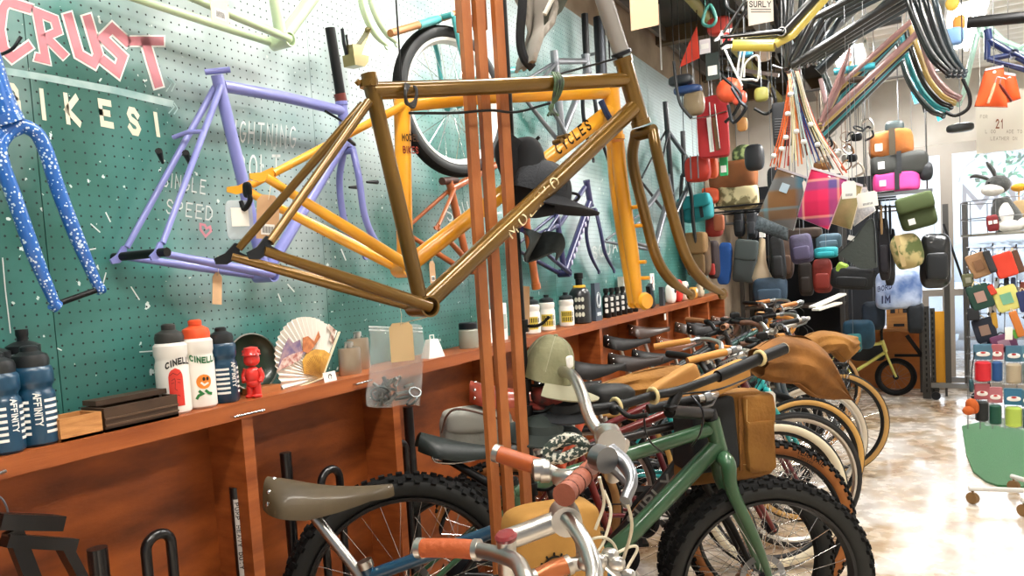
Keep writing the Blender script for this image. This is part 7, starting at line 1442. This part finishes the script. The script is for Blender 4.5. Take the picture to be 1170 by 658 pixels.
# ------------------------------------------------------------------ paper notice, orange pouches near the window
P_ = YPlane(5.9); t = thing('paper_notice', 'white handwritten paper notice reading 21 hanging over the window', 'sign', P_.at(1145, 168)); a, b = P_.at(1115, 108), P_.at(1185, 168); MB().box(((a.x+b.x)/2, 5.93, (a.z+b.z)/2), (b.x-a.x, .003, a.z-b.z)).build('sheet', mat('#efe9dc', .8), t)
mb = MB(); strokes(mb, '21', lambda u, v: P_.at(1138+u*4.5, 146-v*9, 0), 1.2, .2); mb.build('number', mat('#8a4a2a', .7), t); mb = MB()
for (u, v, s) in ((1126, 152, 'L OO'), (1150, 152, 'ADE TO'), (1120, 135, 'FOR'), (1132, 160, 'LEATHER ON')): strokes(mb, s, lambda x, y: P_.at(u+x*2.6, v-y*3.6, 0), 1.2, .16)
mb.build('handwriting', mat('#a89a88', .7), t); 
for u in (1120, 1172): q = P_.at(u, 108); MB().tube([q, V((q.x, q.y, CH))], .002, 5).build('string', WHITE, t)
OP = mat('#e2581c', .7, color2='#d24c14', scale=6)
Pq = YPlane(5.0); rotpouch('large orange flat pouch hanging before the paper notice, left one', [(1126, 80), (1146, 76), (1151, 122), (1114, 121)], OP, Pq, .03, mat('#b8420f', .7)); rotpouch('orange pouch with white patch behind, right of the large one', [(1146, 84), (1160, 86), (1166, 112), (1148, 118)], OP, YPlane(5.08), .03, mat('#b8420f', .7))
for k, (u0, v0, u1, v1) in enumerate(((1137, 95, 1129, 118), (1142, 96, 1156, 116))):
    a, b = YPlane(4.93).at(u0, v0), YPlane(4.93).at(u1, v1); t = thing('carabiner_strap', ['white leather key strap on the large orange pouch', 'dark red key strap between the orange pouches'][k], 'strap', b); MB().tube([a, a.lerp(b, .3), b], [.012, .02, .016], 10, flat=.4).build('strap', [mat('#d8b490', .6), mat('#6a2018', .6)][k], t); MB().spline([a, a+V((.01, 0, .03)), a+V((.03, 0, .02))], .003, 6).build('ring', STEEL, t)
q = YPlane(5.0).at(1136, 78); cable('hanging_wire', 'thin wire holding the orange pouches', [q, q+V((0, 0, .5)), V((q.x, q.y, CH))], .002, STEEL, 'wire')

# ------------------------------------------------------------------ frames hanging from the ceiling
def cframe(label, head, headb, seat, bb, drop, m, P_, forkpts=None, mfork=None, r=1.0, tag_=None, ax_=.06):
    """all positions in px on plane P_"""
    t = hung_frame('bicycle_frameset', label, P_, m, bb=bb, st=seat, ht=(head, headb), dr=drop, ss=seat, tt=[seat, head], dt=[bb, headb], r=(.016*r, .016*r, .02*r, .019*r), axle=ax_)
    if forkpts: fork(P_, mfork or m, forkpts, .045, (.013*r, .008*r), t)
    hi = max((P_.at(*p) for p in (head, seat, bb)), key=lambda p: p.z)
    if hi.z < CH-.05: MB().tube([hi, V((hi.x, hi.y, CH))], .0025, 5).build('hanging_wire', STEEL, t)
    return t
cm = lambda c, **k: mat(c, .3, coat=.5, **k)
# row of framesets whose forks hang as a fan near (1075,110)
fan = [('#8d6a66', 'dusty rose', 0, 5.2), ('#b59a55', 'pale gold', 6, 5.35), ('#0f1011', 'black', 12, 5.5), ('#1e8f98', 'turquoise', 18, 5.65), ('#3a3f3c', 'dark grey', 25, 5.8)]
for k, (c_, nm, dv, Y_) in enumerate(fan):
    P_ = YPlane(Y_); du = -k*5; m = cm(c_)
    cframe('%s bicycle frameset in the row hung upside down beneath the ceiling' % nm, (1046+du, 20+dv), (1050+du, 36+dv*1.3), (960+du*.4, 96+dv*1.1), (938+du*.2, 140+dv), (972, 58+dv*1.6), m, P_,
           [(1051+du, 40+dv*1.3), (1056+du, 56+dv*1.3), (1066+du*.9, 84+dv), (1082+du*.9, 104+dv*.9), (1096+du*.9, 112+dv*.8)])
for k, (c_, nm, u, Y_) in enumerate((('#060708', 'glossy black', 0, 4.3), ('#0c1416', 'dark teal black', 10, 4.45), ('#15191b', 'charcoal', 20, 4.6), ('#26333a', 'slate', 30, 4.75))):
    P_ = YPlane(Y_); cframe('%s frameset with fork hanging toward the window, upper row' % nm, (1030+u, -30), (1036+u, -8), (930+u, 20), (900+u, 78-k*3), (905+u*1.5, -40), cm(c_), P_, [(1037+u, -4), (1042+u, 14), (1054+u*.9, 44), (1066+u*.8, 66), (1084+u*.6, 84)])
cframe('black and yellow frame with fat stays at the left of the ceiling row', (955, -40), (948, -20), (893, -60), (894, 38), (826, 46), cm('#08090a'), YPlane(4.0), r=1.25)
mb = MB(); P_ = YPlane(4.02)
o = MB().tube([P_.at(838, 52), P_.at(885, 52)], .028, 14).tube([P_.at(886, 50), P_.at(905, 40), P_.at(945, -5)], .022, 14).build('lemon_frame_tubes', cm('#d9c458')); props(o, 'lemon yellow frame tubes behind the black fat-stay frame', 'tube')
cframe('mint green frame with dark lettering at the top right', (1118, 20), (1122, 38), (1160, 60), (1190, 66), (1200, 30), cm('#9fc4b4'), YPlane(5.3), [(1116, 42), (1112, 58), (1106, 84), (1102, 104), (1096, 118)], r=1.1)
mb = MB(); P_ = YPlane(5.24); strokes(mb, 'SURLY', lambda u, v: P_.at(1130+u*3.4, 54-v*6+u*1.6), 1.15, .22); props(mb.build('frame_lettering', mat('#22342e', .6)), 'dark lettering reading SURLY on the mint green frame', 'lettering')
cframe('emerald and navy frame at the right edge under the ceiling', (1128, 34), (1130, 46), (1128, 68), (1158, 62), (1210, 90), cm('#1b2c5c'), YPlane(5.1))
o = MB().tube([YPlane(5.2).at(1150, 58), YPlane(5.2).at(1200, 84)], .022, 12).build('green_tube', cm('#1f8a5c')); props(o, 'emerald green frame tube at the right picture edge', 'tube')
o = MB().tube([YPlane(4.9).at(1105, 26), YPlane(4.9).at(1200, 17)], .03, 14).build('black_handlebar_tube', BLACK); props(o, 'thick black horizontal tube under the ceiling at right', 'tube')
for k, (pts, c_, lab, r_) in enumerate((([(905, 60), (1000, -30)], '#060708', 'thick glossy black down tube crossing the ceiling lights', .032), ([(915, 70), (1012, -22)], '#8b8f92', 'grey metallic tube beside the thick black one', .02), ([(935, 82), (1018, 0)], '#0b1519', 'dark teal tube crossing below the ceiling light', .03), ([(950, 40), (1030, 22)], '#2c3236', 'dark horizontal stay behind the crossing tubes', .02), ([(953, 82), (1000, 75)], '#38a0b0', 'light turquoise tube behind the cords', .022), ([(955, 92), (1000, 90)], '#5a4c40', 'brown tube under the turquoise one', .02),
        ([(880, 0), (893, 36)], '#181b1e', 'black upright seat tube by the yellow tubes', .026), ([(893, 22), (915, 78)], '#c7d6dc', 'pale blue grey fork blade left of the cords', .018), ([(932, 60), (955, 118)], '#26322e', 'dark green seat tube behind the cords', .02), ([(938, 90), (944, 118)], '#c29a98', 'pink fork blade behind the cords', .018), ([(948, 20), (975, -10)], '#d0602a', 'orange tube high between the frames', .018), ([(812, 82), (878, 96)], '#08090a', 'glossy black lower stays behind the wire rack', .028), ([(830, 78), (890, 86)], '#b8a8a4', 'silver tube behind the wire rack', .015), ([(960, 122), (1040, 62)], '#2f2b28', 'dark brown tube parallel to the turquoise frame', .014), ([(822, 46), (884, 46)], '#08090a', 'short glossy black stay above the lemon tubes', .03), ([(818, 66), (886, 62)], '#0d0f10', 'black tube just under the lemon tubes', .018), ([(884, 40), (905, 108)], '#0c0d0f', 'slanted black tube left of the cord fan', .02), ([(896, 5), (920, 50)], '#dfe6e8', 'white slanted tube right of the yellow tubes', .018), ([(960, 60), (1035, 52)], '#d8dcdc', 'pale silver stay across the ceiling light', .016), ([(955, 105), (1000, 100)], '#3d4442', 'grey green tube low behind the cords', .018), ([(1046, 78), (1058, 128)], '#0b0c0d', 'black fork blade in front of the turquoise fork', .02), ([(1056, 74), (1074, 138)], '#1f8fa0', 'teal fork blade among the hanging forks', .018), ([(1040, 84), (1049, 118)], '#3f9fc0', 'light blue bottle cage shape by the forks', .03))):
    P_ = YPlane(4.7+.13*k); a, b = P_.at(*pts[0]), P_.at(*pts[1]); t = thing('hanging_frame_tube', lab, 'bike frame tube', (a+b)/2, 'single tubes among the hanging frames'); MB().tube([a, b], r_, 14).build('tube', cm(c_), t); hi = a if a.z > b.z else b
    MB().tube([(a+b)/2, V((((a+b)/2).x, ((a+b)/2).y, CH))], .003, 5).build('hanging_wire', STEEL, t)
# hanging cards and racks
P_ = YPlane(3.6); t = thing('surly_sign', 'cream card sign reading SURLY hanging under the ceiling', 'sign', P_.at(868, 24)); a, b = P_.at(854, -6), P_.at(884, 24); c = (a+b)/2; MB().box(c, (b.x-a.x, .004, a.z-b.z)).build('card', mat('#ddd0c4', .8), t)
mb = MB(); strokes(mb, 'SURLY', lambda u, v: P_.at(856.5+u*4.6, 8-v*6, .004), 1.12, .2); mb.build('lettering', BLACK, t); mb = MB()
for v in (11, 14): mb.tube([P_.at(858, v, .004), P_.at(881, v, .004)], .0015, 4)
mb.build('small_print', GUN, t); MB().tube([c, V((c.x, c.y, CH))], .002, 5).build('string', BLACK, t)
P_ = YPlane(4.3); t = thing('wire_front_rack', 'white wire rack hanging between the black stays and cords', 'rack', P_.at(860, 90)); mb = MB()
for pts in ([(848, 40), (846, 60), (843, 88), (860, 91), (866, 90), (866, 64), (852, 72), (850, 88)], [(853, 38), (849, 70), (846, 92)], [(826, 52), (838, 78), (848, 98)]): mb.spline([P_.at(*p) for p in pts], .006, 8, 4)
mb.build('wires', mat('#e0e0dc', .4, .3), t); q = P_.at(850, 40); MB().tube([q, V((q.x, q.y, CH))], .003, 5).build('hanging_wire', STEEL, t)
for k, (pts, m_, lab) in enumerate((([(828, 0), (832, 10), (850, 18), (858, -4)], BLACK, 'black wire rack high left of the cream sign'), ([(806, 12), (803, 26), (812, 30), (818, 22), (812, 6), (806, 12)], mat('#2d6a60', .5), 'teal wire cage near the white red tag'), ([(836, 100), (846, 116), (852, 124), (838, 140), (832, 120)], GUN, 'dark rounded cage above the camouflage bag'), ([(770, 70), (773, 100), (778, 120), (790, 135)], BLACK, 'black curved rack arm at the pegboard end'), ([(826, 88), (846, 108), (840, 128), (828, 140)], BLACK, 'black pointed wire rack by the orange ball'), ([(882, 100), (886, 118), (876, 130), (862, 124)], BLACK, 'black kickstand hanging by the black card'), ([(1100, 90), (1108, 110), (1106, 124), (1092, 132), (1080, 128)], BLACK, 'black curved fork tips near the notice'))):
    P_ = YPlane(4.5+.1*k); o = MB().spline([P_.at(*p) for p in pts], .010, 8, 5); q = P_.at(*pts[0]); o.tube([q, V((q.x, q.y, CH))], .003, 5); o = o.build('wire_cage', m_); props(o, lab, 'rack')
t = hb('black product card with grey lines behind the cords', 882, 118, 908, 166, YPlane(5.0), .03, mat('#15161a', .7), 'card', 'product_card', .15); q = YPlane(5.0).at(895, 120); MB().tube([q, V((q.x, q.y, CH))], .002, 4).build('string', STEEL, t)
mb = MB(); P_ = YPlane(4.97)
for v in range(136, 160, 3): mb.tube([P_.at(885, v), P_.at(905, v-1)], .0015, 4)
mb.build('grey_lines', mat('#6a6c70', .6), t)
for k, (u, v, rx, ry, col, lab) in enumerate(((833, 103, 15, 14, '#d4502a', 'orange round helmet-like ball behind the black wire rack'), (822, 30, 14, 10, '#b03428', 'dark red cloth near the teal wire cage'), (778, 92, 14, 6, '#1e2226', 'black folded strap pack at the pegboard end'), (786, 103, 16, 5, '#1c3a6a', 'dark blue strap pack under the black one'), (793, 118, 12, 14, '#7a684c', 'khaki pack left of the red panel bag'), (845, 112, 8, 8, '#c84a30', 'small red bottle below the orange ball'), (870, 108, 8, 8, '#8f8a40', 'olive hanging pouch behind the kickstand'), (852, 60, 8, 5, '#3a8fb0', 'small bright blue clip by the white wire rack'), (872, 62, 9, 8, '#e2c9b0', 'cream carton behind the white wire rack'), (848, 142, 6, 8, '#c08a4a', 'brown tag under the lower beam'), (1096, 26, 6, 8, '#d8862a', 'orange dropout plate at the top of the fork fan'), (1088, 4, 7, 8, '#d8b040', 'yellow ring part at the top of the fork fan'), (1089, 42, 11, 10, '#7aa4d8', 'light blue cluster of small parts among the forks'), (1097, 146, 14, 5, '#1c2224', 'dark pedal hanging above the window header'), (1022, 146, 10, 8, '#1e2c2c', 'dark helmet lying on top of the orange duffel'), (885, 205, 8, 14, '#1b1d20', 'black mesh pack left of the plaid pouch'), (862, 180, 11, 15, '#17181b', 'black rucksack on the upper shelf'))):
    P_ = YPlane(5.2 if k < 8 else (6.0 if k < 10 else (5.2 if k < 14 else 7.15))); q = P_.at(u, v); sc = (q-CAM).dot(FWD)/FPX; e = 1 if 'round' in lab or 'ring' in lab else .6; t = thing('hanging_part', lab, 'accessory', q)
    MB().blob(q, (rx*2*sc, rx*1.2*sc, ry*2*sc), e).build('body', mat(col, .55, coat=.2), t)
    if q.z > 1.9 and k not in (14, 16): MB().tube([q, V((q.x, q.y, CH))], .0025, 5).build('hanging_wire', STEEL, t)
# cluster of small chrome parts under the turquoise frame
for k in range(22):
    u = 935+R.random()*50; v = 138+R.random()*55; P_ = YPlane(6.36+R.random()*.08); q = P_.at(u, v); o = MB()
    if k % 3 == 0: a = V((R.uniform(-1, 1), R.uniform(-1, 1), R.uniform(-1, 1))).normalized(); x, y = frame_of(a); o.tube([q+x*(.04*math.cos(i*.7))+y*(.04*math.sin(i*.7)) for i in range(9)], .006, 6, closed=True)
    elif k % 3 == 1: o.blob(q, (.08, .05, .06), .6, nu=12, nv=8)
    else: o.spline([q, q+V((.05, 0, .03)), q+V((.08, 0, -.04)), q+V((.02, 0, -.07))], .009, 6)
    o.tube([q, V((q.x, q.y, 2.75))], .002, 4)
    t = o.build('chrome_part', [SILVER, GUN, mat('#b9aa9a', .4, .6), mat('#8a5a30', .5)][k % 4]); props(t, 'small %s %s hanging in the metal parts cluster left of the orange duffel' % (['silver', 'dark', 'pale bronze', 'brown'][k % 4], ['ring', 'block', 'bent lever'][k % 3]), 'bike part', 'hanging small metal parts')
o = MB().tube([V((-.75, 6.4, 2.76)), V((.2, 6.4, 2.76))], .01, 8).tube([V((-.75, 6.4, 2.76)), V((-.75, 6.4, CH))], .006, 6).tube([V((.2, 6.4, 2.76)), V((.2, 6.4, CH))], .006, 6).build('parts_rail', STEEL); props(o, 'steel rail hung from the ceiling holding small metal parts', 'rail')
# leftover wires and pendant
for (u, v, Y_, lab) in ((756, 30, 5.5, 'pale pull cord hanging in front of the plywood strip'),): 
    p = YPlane(Y_).at(u, 80); o = MB().tube([p, V((p.x, p.y, CH))], .006, 6).build('pull_cord', WHITE); props(o, lab, 'cord')
o = hangtag(YPlane(2.6), 736, 10, .10, .13, mat('#d8b090', .8), None, None, 0, 0, False); props(o, 'large peach paper tag hanging at the top near the steel rail', 'tag')
